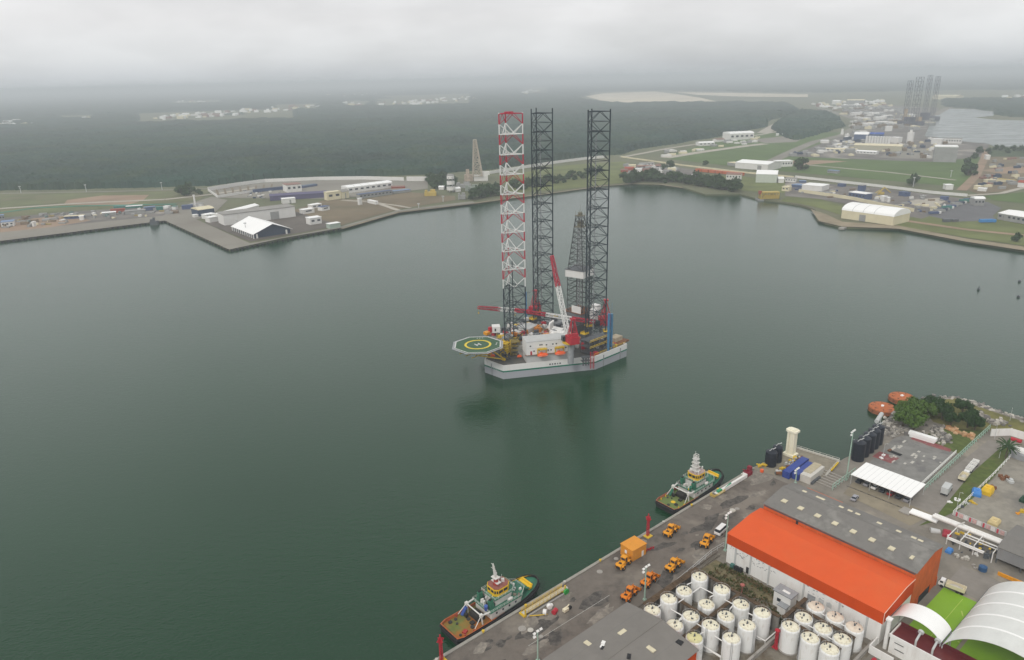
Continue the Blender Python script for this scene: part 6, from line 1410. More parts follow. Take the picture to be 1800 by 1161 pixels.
        for k in range(n__):
            g = MB(); x, y = random.uniform(xa, xb), random.uniform(ya, yb)
            if nm == 'antenna': g.tube((x, y, z), (x, y, z+random.uniform(1.5, 4)), .07, 4)
            elif nm == 'rope_coil': g.cyl(x, y, z, z+.3, random.uniform(.3, .7), 10)
            else: g.box(x, y, z, random.uniform(.4, 1.3), random.uniform(.4, 1.3), random.uniform(.2, 1.1), random.random())
            obj(nm, g, mm, t)
tug('nearer tugboat with rust-orange stained aft deck and red mast base', 5.6, -6.9, tugdeck, 0)
tug('farther tugboat with olive green aft deck and boxy lattice mast', 105, -6.9, tugdeck2, 1)

# ================================================================== FAR BANK BUILDINGS
def slant(p): return math.sqrt(p.x**2+p.y**2+CAMH**2)
fw_ = mat('far_white_wall', (.70, .69, .66), .6, .06, .1, dirt=(.45, .42, .36), damt=.35, dsc=.1, streak=3); fr_ = whiteclean; fg_ = mat('far_grey_roof', (.28, .27, .25), .8, .12, .1); fcr = mat('far_cream_wall', (.66, .60, .42), .6, .06, .1)
fbl = mat('far_blue', (.07, .10, .19), .6, .1); fnv = mat('far_navy', (.04, .06, .10), .6, .1); fpu = mat('far_violet_roof', (.10, .09, .17), .6, .1); frd = mat('far_red', (.33, .07, .04), .7, .15); fye = mat('far_yellow', (.48, .36, .09), .6, .1); fgr = mat('far_grey_wall', (.30, .30, .29), .7, .12, .1, dirt=(.2, .18, .15), damt=.4); fpi = mat('far_reddish_roof', (.25, .14, .11), .7, .2); ftl = mat('far_teal', (.06, .20, .17), .6, .1)
def FB(a, b, dep, hpx, roof, mw_, mr, label, cat='building', nm='warehouse', z=2.3, win=0, ridge=None, group=None, door=None):
    A_ = U(*a, z); B_ = U(*b, z); d = B_-A_; w_ = d.length; an = math.atan2(d.y, d.x); mid = (A_+B_)/2; sl_ = slant(mid); h = hpx*sl_/FPX/1.02
    t = thing(nm, label, cat, A_, an, group); g = MB(); rz = ridge if ridge is not None else h*.28
    if roof == 'flat':
        g.box(w_/2, dep/2, 0, w_, dep, h); obj('wall', g, mw_, t); g = MB(); g.box(w_/2, dep/2, h, w_+.8, dep+.8, max(.3, h*.06)); obj('roof', g, mr, t)
    elif roof == 'gx':   # ridge along x
        g.add([(0, 0, 0), (w_, 0, 0), (w_, dep, 0), (0, dep, 0), (0, 0, h), (w_, 0, h), (w_, dep, h), (0, dep, h), (0, dep/2, h+rz), (w_, dep/2, h+rz)], [(0, 1, 5, 4), (2, 3, 7, 6), (0, 4, 8, 7, 3), (1, 2, 6, 9, 5)]); obj('wall', g, mw_, t)
        g = MB(); g.loft([[(x, -.5, h-.1), (x, dep/2, h+rz+.15), (x, dep+.5, h-.1), (x, dep+.5, h-.5), (x, dep/2, h+rz-.25), (x, -.5, h-.5)] for x in (-.4, w_+.4)]); obj('roof', g, mr, t)
    elif roof == 'gy':
        g.add([(0, 0, 0), (w_, 0, 0), (w_, dep, 0), (0, dep, 0), (0, 0, h), (w_, 0, h), (w_, dep, h), (0, dep, h), (w_/2, 0, h+rz), (w_/2, dep, h+rz)], [(0, 1, 5, 8, 4), (2, 3, 7, 9, 6), (0, 4, 7, 3), (1, 2, 6, 5)]); obj('wall', g, mw_, t)
        g = MB(); g.loft([[(-.5, y, h-.1), (w_/2, y, h+rz+.15), (w_+.5, y, h-.1), (w_+.5, y, h-.5), (w_/2, y, h+rz-.25), (-.5, y, h-.5)] for y in (-.4, dep+.4)]); obj('roof', g, mr, t)
    elif roof == 'ax':   # arch along x
        g.box(w_/2, dep/2, 0, w_-.3, dep-.3, h); obj('wall', g, mw_, t)
        pf = [(dep/2-dep/2*math.cos(math.pi*k/10)*1.01, h+rz*math.sin(math.pi*k/10)) for k in range(11)]; g = MB(); g.loft([[(x, y, z_) for y, z_ in pf] for x in (-.2, w_+.2)]); obj('roof', g, mr, t)
        g = MB(); 
        for k in range(1, int(w_/12)): g.loft([[(k*12+dx, y, z_+.1) for y, z_ in pf] for dx in (-.25, .25)])
        if w_ > 30: obj('roof_seam', g, lgrey, t)
    if win:
        for k in range(win):
            q = MB(); q.box(w_*(k+.5)/win, -.08, h*.45, w_/win*.5, .15, h*.28); pieces('window', q, glass, t)
    if door: q = MB(); q.box(w_*door, -.1, 0, w_*.12, .2, h*.75); obj('door', q, fgr, t)
    return t
rows = [
 # left pier
 ((395, 397), (520, 381), 24, 17, 'flat', fw_, fg_, 'long white warehouse with grey flat roof directly behind the white marquee', 0, .7),
 ((388, 388), (456, 370), 12, 9, 'gx', fw_, fr_, 'narrow white roofed annex along the back of the long white warehouse', 0, 0),
 ((350, 381), (378, 377), 22, 10, 'ax', fnv, fcr, 'navy walled shed with cream vaulted roof at the pier root', 0, 0),
 ((363, 386), (380, 383), 10, 7, 'flat', fw_, fr_, 'small white box building between the navy shed and long white warehouse', 3, 0),
 ((369, 392), (384, 389.5), 10, 8, 'flat', fw_, fr_, 'white cube hut at the near end of the long white warehouse', 0, 0),
 ((342, 383), (349, 382), 6, 4, 'flat', fw_, fr_, 'tiny white hut left standing on the pier apron by the navy shed', 0, 0),
 ((336, 366), (356, 365), 9, 6, 'flat', fw_, fgr, 'pale box building under the white mast at the pier root', 0, 0),
 ((320, 369), (338, 368), 8, 6, 'flat', fbl, fbl, 'blue container office beside the pale box building', 0, 0),
 ((475, 353.5), (575, 347), 14, 8, 'gx', fpu, fpu, 'long violet-blue low shed on the terrace', 0, 0),
 ((447, 339), (503, 333), 6, 4.5, 'flat', fbl, fnv, 'long low blue shed touching the control building', 0, 0),
 ((505, 339), (531, 336.5), 22, 12, 'flat', fw_, fpi, 'white control building with dark windows and reddish flat roof', 3, 0),
 ((533, 331), (558, 327), 10, 3, 'flat', fbl, mat('far_slate', (.10, .14, .2), .7), 'low slate-blue shed behind the control building', 0, 0),
 ((497, 359), (520, 357), 10, 8, 'flat', fw_, fr_, 'white open-fronted garage standing before the violet shed', 0, .6),
 ((533, 377), (553, 374), 9, 7, 'flat', fw_, fr_, 'white site office in the middle of the pier cluster', 1, 0),
 ((549, 367.5), (566, 364.5), 9, 6, 'flat', fw_, fr_, 'white site office farthest back in the pier cluster', 2, 0),
 ((567, 371.5), (580, 369), 9, 6.5, 'flat', fw_, fbl, 'white hut with blue end in the pier cluster', 1, 0),
 ((546, 396), (566, 393), 11, 11, 'flat', fw_, fr_, 'square white hut with two dark windows nearest the pier edge', 2, 0),
 ((580, 403), (599, 400), 8, 8, 'flat', mat('far_pale_green', (.35, .42, .36), .7), fr_, 'pale green hut with white roof on the pier edge', 0, 0),
 ((576, 353), (600, 350), 10, 13, 'flat', fcr, fcr, 'cream block building at the end of the violet shed', 2, 0),
 ((602, 350), (614, 348), 10, 12, 'gx', fcr, fg_, 'cream building with dark door beside the wide terminal', 0, .5),
 ((612, 340), (690, 330), 20, 9, 'ax', fw_, fr_, 'wide white terminal building with blue arched ends', 8, 0),
 ((632, 350), (690, 342), 8, 7, 'flat', fgr, fbl, 'grey-blue lattice fronted wing of the terminal', 9, 0),
 ((692, 341), (722, 337.5), 8, 4, 'flat', fgr, mat('far_skyblue', (.18, .26, .40), .7), 'low shed with light blue roof beyond the terminal', 0, 0),
 ((688, 332), (712, 331), 12, 3, 'gx', frd, fpi, 'low reddish roofed shed behind the terminal', 0, 0),
 ((646, 357), (660, 360), 4, 5, 'flat', fw_, fr_, 'white trailer parked on the access road of the brown field', 0, 0),
 ((632, 361), (637, 360), 3, 11, 'flat', fw_, fr_, 'narrow white pillar building before the terminal', 0, 0),
 ((771, 334), (780, 334), 8, 5, 'gx', fw_, fr_, 'white hut before the silo tower', 0, 0),
 ((800, 338), (810, 337), 10, 6, 'gx', fw_, fr_, 'white tilted roof hut between silo and drilling mast', 0, 0),
 # middle bank
 ((1091, 303), (1103, 303), 10, 4, 'gx', frd, fpi, 'small red roofed house farthest to the shore side of the village', 0, 0),
 ((1098, 302), (1114, 302), 9, 6, 'gx', frd, frd, 'orange-red roofed house in the waterfront village', 0, 0),
 ((1115, 303), (1128, 303), 8, 5, 'flat', fw_, fr_, 'white hut beside the orange-red roofed house', 0, 0),
 ((1120, 297), (1160, 296), 10, 4, 'gx', fgr, fpi, 'long grey shed at the back of the waterfront village', 5, 0),
 ((1126, 292), (1150, 291), 8, 4, 'gx', fw_, fg_, 'whitish house row along the road by the village', 4, 0),
 ((1152, 300), (1161, 300), 8, 4, 'flat', fw_, fr_, 'pale hut at the inland end of the village', 0, 0),
 ((1283, 247), (1325, 245), 35, 10, 'ax', fw_, fr_, 'white hangar complex at the head of the runway', 5, 0),
 ((1229, 257), (1256, 256), 20, 5, 'gx', fw_, fr_, 'long white roofed airfield building nearer the runway threshold', 4, 0),
 ((1260, 250), (1274, 249), 15, 4, 'gx', fw_, fpi, 'pinkish roofed airfield building', 0, 0),
 ((1364, 239), (1369, 239), 10, 3, 'flat', fw_, fr_, 'tiny white hut nearest the curved pale road', 0, 0),
 ((1375, 239), (1380, 239), 10, 3, 'flat', fw_, fr_, 'tiny white hut beyond the curved pale road', 0, 0),
 ((1278, 291), (1293, 293), 15, 5, 'flat', fgr, fcr, 'pale annex at the end of the big white roofed hangar', 0, 0),
 ((1292, 296), (1349, 300.5), 45, 10, 'gx', fw_, fr_, 'big white roofed hangar beside the long pale road', 0, .75),
 ((1365, 294), (1393, 293), 15, 9, 'flat', fw_, fr_, 'row of white storage bins next to the big hangar', 6, 0),
 ((1328, 321), (1365, 322), 40, 14, 'gx', mat('far_sage', (.50, .54, .47), .7), fr_, 'tall pale sage warehouse with white ridge roof on the shore road', 0, 0),
 ((1368, 322), (1378, 322), 18, 7, 'gx', fw_, fr_, 'white gabled annex of the sage warehouse', 0, 0),
 ((1380, 320), (1398, 321), 10, 6, 'flat', fw_, fg_, 'white arcade house with dark openings', 4, 0),
 ((1276, 316), (1302, 317), 10, 9, 'gx', fw_, fpi, 'white house before the orange pipe stacks', 5, 0),
 ((1216, 312), (1228, 312), 8, 3, 'gx', fw_, fr_, 'white tent roof in the green shore strip', 0, 0),
 ((1374, 336), (1386, 337), 10, 7, 'flat', fcr, fcr, 'cream two storey hut by the yellow module', 2, 0),
 # right bank
 ((1478, 384), (1569, 397), 34, 16, 'ax', fcr, fr_, 'long cream hangar with bright white barrel roof on the shore', 0, .42),
 ((1409, 334), (1444, 337), 25, 8, 'flat', fw_, fr_, 'wide white shed in the shore yard', 0, 0),
 ((1391, 329), (1408, 331), 14, 4, 'flat', fbl, mat('far_skyblue', (.18, .26, .40)), 'light blue roofed hut beside the wide white shed', 0, 0),
 ((1406, 322), (1417, 322), 8, 3, 'flat', fbl, mat('far_skyblue', (.18, .26, .40)), 'small light blue roofed hut behind the wide white shed', 0, 0),
 ((1491, 348), (1520, 352), 14, 9, 'flat', fbl, fr_, 'blue building with white flat roof in the shore yard', 5, 0),
 ((1507, 337), (1515, 338), 8, 10, 'flat', fbl, fgr, 'blue square tower block above the blue building', 0, 0),
 ((1546, 354), (1553, 355), 6, 8, 'flat', fw_, fr_, 'white upright box nearest the cream hangar', 0, 0),
 ((1560, 356), (1564, 356), 6, 7, 'flat', fw_, fr_, 'thinner white upright box beyond the first', 0, 0),
 ((1579, 344), (1592, 346), 8, 6, 'flat', fbl, fbl, 'blue container stack in the shore yard centre', 0, 0),
 ((1652, 352), (1665, 353), 8, 5, 'flat', fbl, fbl, 'blue container stack at the far corner of the shore yard', 0, 0),
 ((1472, 328), (1482, 329), 8, 4, 'flat', fbl, fbl, 'blue hut beneath the long white wall', 0, 0),
 ((1712, 362), (1730, 362), 12, 10, 'ax', fgr, fr_, 'round white vaulted canopy at the head of the truck park', 3, 0),
 ((1753, 386), (1810, 396), 30, 10, 'gx', fgr, fr_, 'faceted white roofed station building by the lawn at the photo edge', 7, .25),
 ((1662, 334), (1675, 334), 10, 7, 'flat', fw_, fr_, 'white box hut at the junction of the dirt roads', 0, 0),
 ((1711, 333), (1722, 334), 9, 5, 'flat', fcr, fcr, 'yellowish hut beyond the road junction', 0, 0),
 ((1718, 336), (1733, 337), 8, 4, 'flat', fw_, fr_, 'pale low hut beside the yellowish hut', 0, 0),
 ((1733, 281), (1740, 281), 9, 6, 'flat', fw_, fr_, 'white hut at the edge of the scrub by the basin', 0, 0),
 ((1732, 321), (1752, 321), 6, 3.5, 'flat', fcr, fcr, 'long cream trailer in the bare earth yard', 0, 0),
 ((1752, 319), (1782, 322), 6, 3.5, 'flat', fcr, fye, 'longer cream and yellow trailer in the bare earth yard', 0, 0),
 ((1788, 329), (1802, 330), 14, 7, 'gx', fw_, frd, 'red and white hut at the photo edge', 0, 0),
 ((1500, 264), (1584, 267), 20, 8, 'gx', mat('far_khaki', (.42, .40, .30), .7), fcr, 'very long cream roofed shed in the middle of the far port', 0, 0),
 ((1444, 266), (1505, 268), 14, 4, 'gx', fw_, fcr, 'long cream shed left of the longest shed in the far port', 8, 0),
 ((1505, 270), (1540, 272), 12, 4, 'gx', fw_, fr_, 'lower white shed before the longest shed', 6, 0),
 ((1500, 248), (1525, 248.5), 44, 10, 'ax', fbl, fr_, 'large white vaulted hall with dark blue side in the far port', 0, 0),
 ((1526, 246.5), (1552, 247), 16, 9, 'ax', fbl, mat('far_dome_blue', (.03, .09, .38), .6), 'bright blue vaulted roof behind the white tanks', 0, 0),
 ((1556, 231), (1568, 231), 12, 7, 'flat', fw_, fr_, 'white upright block behind the blue vault', 0, 0),
 ((1564, 251), (1578, 252), 14, 8, 'flat', fw_, fr_, 'white block at the end of the tank row', 0, 0),
 ((1640, 285), (1680, 286), 30, 22, 'flat', fgr, fr_, 'tall blank grey warehouse with stepped white roof on the far green field', 0, 0),
 ((1636, 254), (1654, 255), 14, 8, 'flat', fw_, fr_, 'white ribbed shed by the basin quay', 0, 0),
 ((1657, 252), (1689, 253), 14, 7, 'flat', fw_, fg_, 'long white quay building by the basin', 7, 0),
 ((1638, 175), (1682, 175.5), 60, 5, 'gx', fcr, fcr, 'distant cream hall beyond the far jack-up legs', 0, 0),
 ((1462, 184), (1476, 184), 40, 5, 'gx', fw_, fr_, 'pale hall behind the wood at the head of the far port', 0, 0),
 ((1488, 184), (1518, 184), 40, 6, 'ax', fgr, fcr, 'wide cream vaulted hall in the hazy far port', 0, 0),
 ((1478, 190), (1503, 190), 30, 4, 'flat', fgr, fr_, 'grey and white hall before the wide vaulted hall', 0, 0),
 ((1503, 204), (1514, 204), 16, 5, 'flat', fw_, fr_, 'white cube in the hazy middle of the far port', 0, 0),
 ((1540, 201), (1553, 201), 14, 2.5, 'flat', fgr, fr_, 'white roofed low shed in the hazy far port', 0, 0),
 ((1560, 213), (1583, 213), 14, 2.5, 'flat', fgr, fr_, 'long thin white roofed shed before the far rigs', 0, 0),
 ((1624, 219), (1642, 219.5), 14, 3, 'flat', fgr, fcr, 'cream topped barge shed at the basin mouth', 0, 0),
 ((1614, 211), (1641, 211.5), 16, 3, 'flat', fgr, fgr, 'dark low barge shed beneath the far rigs', 0, 0),
 ((1443, 252), (1457, 252), 14, 4, 'flat', fw_, fr_, 'white block beside the diagonal road', 0, 0),
 ((1454, 304), (1471, 305.5), 9, 4, 'flat', fgr, mat('far_skyblue', (.18, .26, .40)), 'low light blue roofed hut alone on the meadow', 5, 0),
 # left yard
 ((3, 400), (25, 398), 14, 7, 'flat', fw_, mat('far_skyblue', (.18, .26, .40)), 'light blue roofed office at the edge of the dock yard', 3, 0),
 ((0, 388), (9, 387), 8, 7, 'flat', fgr, mat('far_skyblue', (.18, .26, .40)), 'blue-grey shed cut by the photo edge', 2, 0),
 ((113, 386), (147, 384), 7, 4, 'flat', fbl, fcr, 'long mixed shed with tan roof in the dock yard', 4, 0),
 ((140, 388), (147, 387.5), 6, 6, 'flat', fw_, fr_, 'bright white cube beside the tan roofed shed', 0, 0),
 ((57, 399), (60, 399), 4, 7, 'flat', fw_, fr_, 'narrow bright white upright tank block in the dock yard', 0, 0),
 ((180, 381), (204, 379), 9, 5, 'flat', fgr, fr_, 'white roofed shed closest to the dock corner', 0, 0),
 ((195, 375), (220, 373), 6, 5, 'flat', frd, frd, 'red container row in the dock yard', 0, 0),
 ((220, 378), (256, 375), 8, 5, 'flat', fgr, fgr, 'long grey shed behind the dock corner', 0, 0),
 ((222, 367), (250, 365), 6, 3, 'flat', ftl, fr_, 'white topped teal shed along the green screen', 0, 0),
 ((255, 371), (274, 369), 6, 5, 'flat', fbl, mat('far_skyblue', (.18, .26, .40)), 'royal blue container row along the green screen', 0, 0),
 ((200, 367), (221, 366), 6, 3, 'flat', ftl, ftl, 'dark teal shed along the green screen', 0, 0),
 ((275, 370), (287, 369), 6, 4.5, 'flat', ftl, ftl, 'teal container near the pier root', 0, 0),
 ((288, 370), (296, 370), 6, 6, 'flat', fw_, fr_, 'cream container office near the pier root', 0, 0),
 ((302, 369), (309, 369), 6, 5, 'flat', fw_, ftl, 'white container with green sides near the pier root', 0, 0),
]
for a, b, dep, hpx, rf, m1, m2, lb, win, door in rows:
    lb = lb.replace(' left of ', ' beside '); cat = 'hut' if 'hut' in lb else 'hangar' if 'hangar' in lb else 'shed' if 'shed' in lb else 'container' if 'container' in lb else 'trailer' if 'trailer' in lb else 'building'
    FB(a, b, dep, hpx*(.85 if 'barrel' in lb else 1), rf, m1, m2, lb, cat, ridge=(6.5 if 'barrel' in lb else None), nm={'hut': 'hut', 'hangar': 'hangar', 'shed': 'shed', 'container': 'shipping_container', 'trailer': 'trailer', 'building': 'building'}[cat], win=win, door=door)
# marquee
A_ = U(447, 420, 2.4); B_ = U(513, 410, 2.4); C_ = U(408, 405, 2.4); d = B_-A_; w_ = d.length; an = math.atan2(d.y, d.x); dep = (C_-A_).length
t = thing('marquee', 'big bright white peaked marquee tent on the pier tip with dark open front', 'tent', A_, an); nx = Vector((-d.y, d.x, 0)).normalized(); dep = (C_-A_).dot(nx); sh = (C_-A_).dot(d.normalized())
g = MB(); h = 4.5; rz = 8.5
def mp_(x, y): return (x+sh*y/dep, y)
P0, P1, P2, P3, R0, R1 = mp_(-1, -1), mp_(w_+1, -1), mp_(w_+1, dep), mp_(-1, dep), mp_(w_/2, -2), mp_(w_/2, dep)
g.add([(*P0, h), (*P1, h), (*P2, h), (*P3, h), (*R0, h+rz), (*R1, h+rz), (*P0, h-.3), (*P1, h-.3), (*P2, h-.3), (*P3, h-.3)], [(0, 4, 5, 3)[::-1], (1, 2, 5, 4), (3, 5, 2), (0, 3, 9, 6), (1, 7, 8, 2)]); obj('canopy', g, whiteclean, t)
g = MB(); q0, q1, q2 = mp_(1, 1.5), mp_(w_-1, 1.5), mp_(w_/2, 1.5); g.add([(*q0, 0), (*q1, 0), (*q1, h), (*q2, h+rz-.7), (*q0, h), (*mp_(1, dep-2), 0), (*mp_(1, dep-2), h), (*mp_(w_-1, dep-2), 0), (*mp_(w_-1, dep-2), h)], [(0, 1, 2, 3, 4), (0, 4, 6, 5), (1, 7, 8, 2)]); obj('front_wall', g, fnv, t)
for k in range(11): q = mp_(-.5, dep*k/10.5); g = MB(); g.box(*q, 0, .8, 1.4, h); pieces('post', g, fw_, t)
for x in (3, w_-6): q = mp_(x, -.6); g = MB(); g.box(*q, 0, 1.6, 1, h); pieces('post', g, fw_, t)
# masts, silo, truss mast ------------------------------------------------
def zpx(p, py):
    lo, hi = -20, 400
    for _ in range(40):
        m_ = (lo+hi)/2
        if proj(p.x, p.y, m_)[1] > py: lo = m_
        else: hi = m_
    return lo
def mast(label, x, y, ytop, r, m_, nm='mast', cat='mast'):
    p = U(x, y, 2.3); h = zpx(p, ytop)-2.3; g = MB(); g.tube((0, 0, 0), (0, 0, h), r, 6, r*.6).box(0, 0, h-1, 3, 1, 1.2); single(nm, g, m_, label, cat, p)
for lb, x, y, yt in (('farthest of the hazy light masts along the forest edge', 37, 340, 328), ('hazy light mast behind the bare earth field', 152, 338, 325), ('hazy light mast behind the white wall corner', 285, 334, 321), ('light mast beside the meadow crossroads', 1605, 329, 312), ('thin light mast on the far green field', 1671, 312, 300), ('light mast on the brown field shore', 779, 355, 345), ('light mast behind the marquee', 418, 400, 387), ('light mast before the marquee roof', 433, 411, 392), ('short mast on the grass by the brown field', 736, 366, 358)): mast(lb, x, y, yt, .55, lgrey, 'light_mast', 'light mast')
mast('thick white mast standing at the root of the pier', 344, 366, 343, 1.6, fw_)
mast('tall white stack beside the diagonal road in the far port', 1480, 237, 227, 4, fw_, 'chimney', 'chimney')
t = thing('silo_tower', 'grey two-storey silo tower before the drilling mast on the far bank', 'silo', U(793, 338, 2.3)); g = MB()
for z in (0, 8, 16): g.cyl(0, 0, z+3, z+7.5, 6.2-z*.06, 12)
obj('drum', g, fw_, t); g = MB()
for k in range(6): a = k*1.047; g.tube((5*math.cos(a), 5*math.sin(a), 0), (5*math.cos(a), 5*math.sin(a), 22), .5, 5)
g.cyl(0, 0, 23.5, 25, 5, 10); obj('frame', g, fgr, t)
p = U(840, 318, 2.3); t = thing('drilling_mast', 'tapered cream lattice drilling mast on a white base by the forest edge', 'drilling mast', p); H_ = zpx(p, 246)-2.3; g = MB(); g.lat((0, 0, 8), (-2.5, 0, H_), 16, 9, .55, 4.5); g.lat((0, 0, 8), (-2.5, 0, H_), 13, 5, .7, 3); obj('lattice', g, mat('far_mast_cream', (.48, .42, .34), .7, .2), t)
g = MB(); g.box(5, 0, 0, 22, 10, 9).box(12, 0, 9, 14, 8, 5); obj('base', g, fw_, t); g = MB(); g.box(-14, 0, 0, 14, 10, 10).box(-16, 2, 10, 5, 5, 8); obj('machinery', g, mat('far_mixed', (.40, .33, .26), .8, .4, .3), t)
for lb, x, y, s, m_ in (('yellow pontoon stack before the silo tower', 757, 344, 16, fye), ('grey plant building between silo and mast', 815, 330, 22, fgr), ('greenish plant building under the drilling mast', 830, 335, 20, mat('far_greengrey', (.25, .28, .24), .8)), ('pale bunker at the shore below the drilling mast', 812, 350, 10, fgr)):
    g = MB(); g.box(0, 0, 0, s, 10, 5).box(s*.2, 2, 5, s*.4, 5, 3).box(-s*.35, -3, 0, s*.2, 6, 8); single('plant_building', g, m_, lb, 'building', U(x, y, 2.3))
# long white walls
def lwall(label, pts, h, m_=fw_, th=1.0):
    A0 = U(*pts[0], 2.3); g = MB(); q = [U(x, y, 2.3)-A0 for x, y in pts]
    for a, b in zip(q, q[1:]):
        d = b-a; ln = d.length; an = math.atan2(d.y, d.x); m2 = (a+b)/2; g.at(m2.x, m2.y, 0, an).box(0, 0, 0, ln, th, h).at()
    single('boundary_wall', g, m_, label, 'wall', A0)
lwall('long white curved wall between the terrace and mangrove forest', [(366, 336), (420, 327), (466, 321), (560, 317), (640, 316), (710, 318)], 5.5)
lwall('short white wall section at the end of the curved wall', [(715, 318.5), (752, 318.5)], 7)
lwall('white wall closing the corner of the terrace', [(366, 336), (383, 348), (446, 338)], 3.2)
lwall('white embankment wall crossing behind the red-white leg to the road', [(862, 306), (900, 300), (975, 288), (1030, 281), (1062, 278)], 5)
lwall('long white wall following the shore road across the right bank', [(1398, 313), (1470, 321), (1560, 331), (1640, 341), (1700, 346)], 3.5)
lwall('long cream wall behind the cream hangar', [(1404, 338), (1432, 342), (1500, 352), (1545, 362), (1606, 373)], 4, fcr)
lwall('white wall beside the waterfront village road', [(1092, 277), (1200, 292), (1300, 304), (1395, 313)], 2.6, fcr)
# orange stacks
for k in range(7): FB((1222+k*12, 301.5+k*1.15), (1232+k*12, 302.5+k*1.15), 7, 4, 'flat', mat('far_orange', (.50, .13, .05), .7), mat('far_orange', (.5, .13, .05)), 'orange container in the long orange row on the shore strip', 'container', 'shipping_container', group='orange container row')
# yellow module
p = U(1351, 352, 0); t = thing('deck_module', 'yellow steel deck module on a dark barge at the right bank shore', 'barge', p, 0); w_ = 30
g = MB(); g.box(0, 0, -1, w_, 14, 3); obj('barge_hull', g, fgr, t); g = MB(); g.lat((-12, 0, 6), (12, 0, 6), 7, 6, .5); g.box(0, 0, 10, 24, 8, .8)
for x in (-11, -4, 4, 11):
    for y in (-4, 4): g.tube((x, y, 2), (x, y, 10), .6, 5)
g.box(2, 0, 3, 20, 6, 3.5); obj('frame', g, fye, t); g = MB(); g.box(-12, -1, 8, 3, 6, 4); obj('end_box', g, frd, t)
# jetty by cream hangar
for lb, a, b, w3 in (('small grey jetty beside the slipway of the cream hangar', (1478, 402), (1498, 394), 5), ('pale slipway running from the cream hangar to the water', (1504, 398), (1520, 390), 8)):
    A0 = U(*a, 1.5); B0 = U(*b, 1.5); d = B0-A0; g = MB(); g.box(0, 0, .2, d.length, w3, 1.6); single('jetty', g, concrete, lb, 'jetty', (A0+B0)/2*1.0-Vector((0, 0, 1.5)), math.atan2(d.y, d.x))
# tank row of the far port
for k in range(9):
    g = MB(); g.cyl(0, 0, 0, 15, 2.7, 12); g.dome(0, 0, 15, 2.7, 1.2, 12, 2); single('storage_tank', g, fw_, 'white upright tank in the dense row before the blue vaulted roof', 'storage tank', U(1523+k*4.9, 252+k*.25, 2.3), 0, 'white tank row of the far port')
g = MB(); g.cyl(0, 0, 0, 22, 7, 12).cyl(0, 0, 22, 27, 3, 8); single('silo', g, fw_, 'tall white silo with red foot alone beside the far port road', 'silo', U(1599, 251, 2.3))
g = MB(); g.box(0, 0, 0, 9, 4, 5).box(0, 0, 5, 2, 2, 4).box(-2, 0, 5, 4, 3, 2); single('workboat', g, dgrey, 'small dark boat moored in the inner corner of the left dock', 'boat', U(272, 396, 0))
# far jack-ups
def farleg(t, x, y, ytop, w_):
    p = U(x, y, 2); zt = zpx(p, ytop); o = p-Vector(t.location); g = MB(); g.lat((o.x, o.y, 0), (o.x, o.y, zt-2), w_, 11, .5); obj('leg', g, mat('far_leg_steel', (.07, .08, .11), .7, .2), t)
p = U(1600, 222, 0); t = thing('jackup_rig', 'hazy distant jack-up rig, nearer of the two moored by the basin', 'drilling rig', p); 
for x, y, yt, w_ in ((1590, 218, 141, 11), (1605, 222, 134.5, 14)): farleg(t, x, y, yt, w_)
g = MB(); g.box(0, 0, 0, 58, 40, 14).box(-10, -10, 14, 24, 20, 12); obj('hull', g, mat('far_rig_hull', (.10, .10, .13), .8, .2), t); g = MB(); g.box(12, -10, 14, 20, 12, 12).box(-16, 5, 14, 7, 7, 34); obj('deck_works', g, mat('far_works', (.35, .27, .18), .8, .4, .1), t)
p = U(1630, 212, 0); t = thing('jackup_rig', 'hazy distant jack-up rig, farther of the two beside the pale hall', 'drilling rig', p)
for x, y, yt, w_ in ((1623.5, 212, 131.5, 10), (1637.5, 211, 133.5, 10)): farleg(t, x, y, yt, w_)
g = MB(); g.box(0, 0, 0, 56, 40, 12).box(-12, -5, 12, 22, 18, 12); obj('hull', g, mat('far_rig_hull', (.10, .10, .13), .8), t)
# parked trucks row at the right bank
for k in range(9):
    x = 1641+k*7.6; y = 377-k*3.0; p = U(x, y, 2.4); t = thing('truck', 'dark lorry parked in the diagonal row of the truck park', 'truck', p, rad(5), 'lorries in the truck park'); g = MB(); g.box(0, 0, .8, 11, 2.8, 2.2+.8*(k % 2)); obj('cargo_box', g, [fbl, fgr, fnv, ftl][k % 4], t); g = MB(); g.box(6.8, 0, .6, 2.4, 2.6, 2.6); obj('cab', g, fgr if k % 3 else fw_, t)
g = MB(); g.box(0, 0, .8, 14, 3, 3).box(8.5, 0, .6, 2.5, 2.8, 2.8); single('truck', g, skyblue, 'bright blue lorry alone at the edge of the truck park lawn', 'truck', U(1733, 392, 2.4), 0)
g = MB(); g.box(-4, 0, 0, 7, 4, 3).box(5, 0, 0, 6, 3, 2.6); single('truck', g, dgrey, 'dark pair of lorries isolated on the truck park asphalt', 'truck', U(1670, 390, 2.4), 0)
g = MB(); g.tube((-8, 0, 0), (0, 0, 9), .8, 5).tube((0, 0, 9), (9, 0, 2), .7, 5).box(-3, 0, 0, 6, 4, 3).tube((-12, 0, 1), (-4, 3, 5), .6, 5); single('excavator', g, fye, 'yellow excavator in the shore yard behind the cream hangar', 'excavator', U(1553, 342, 2.4))
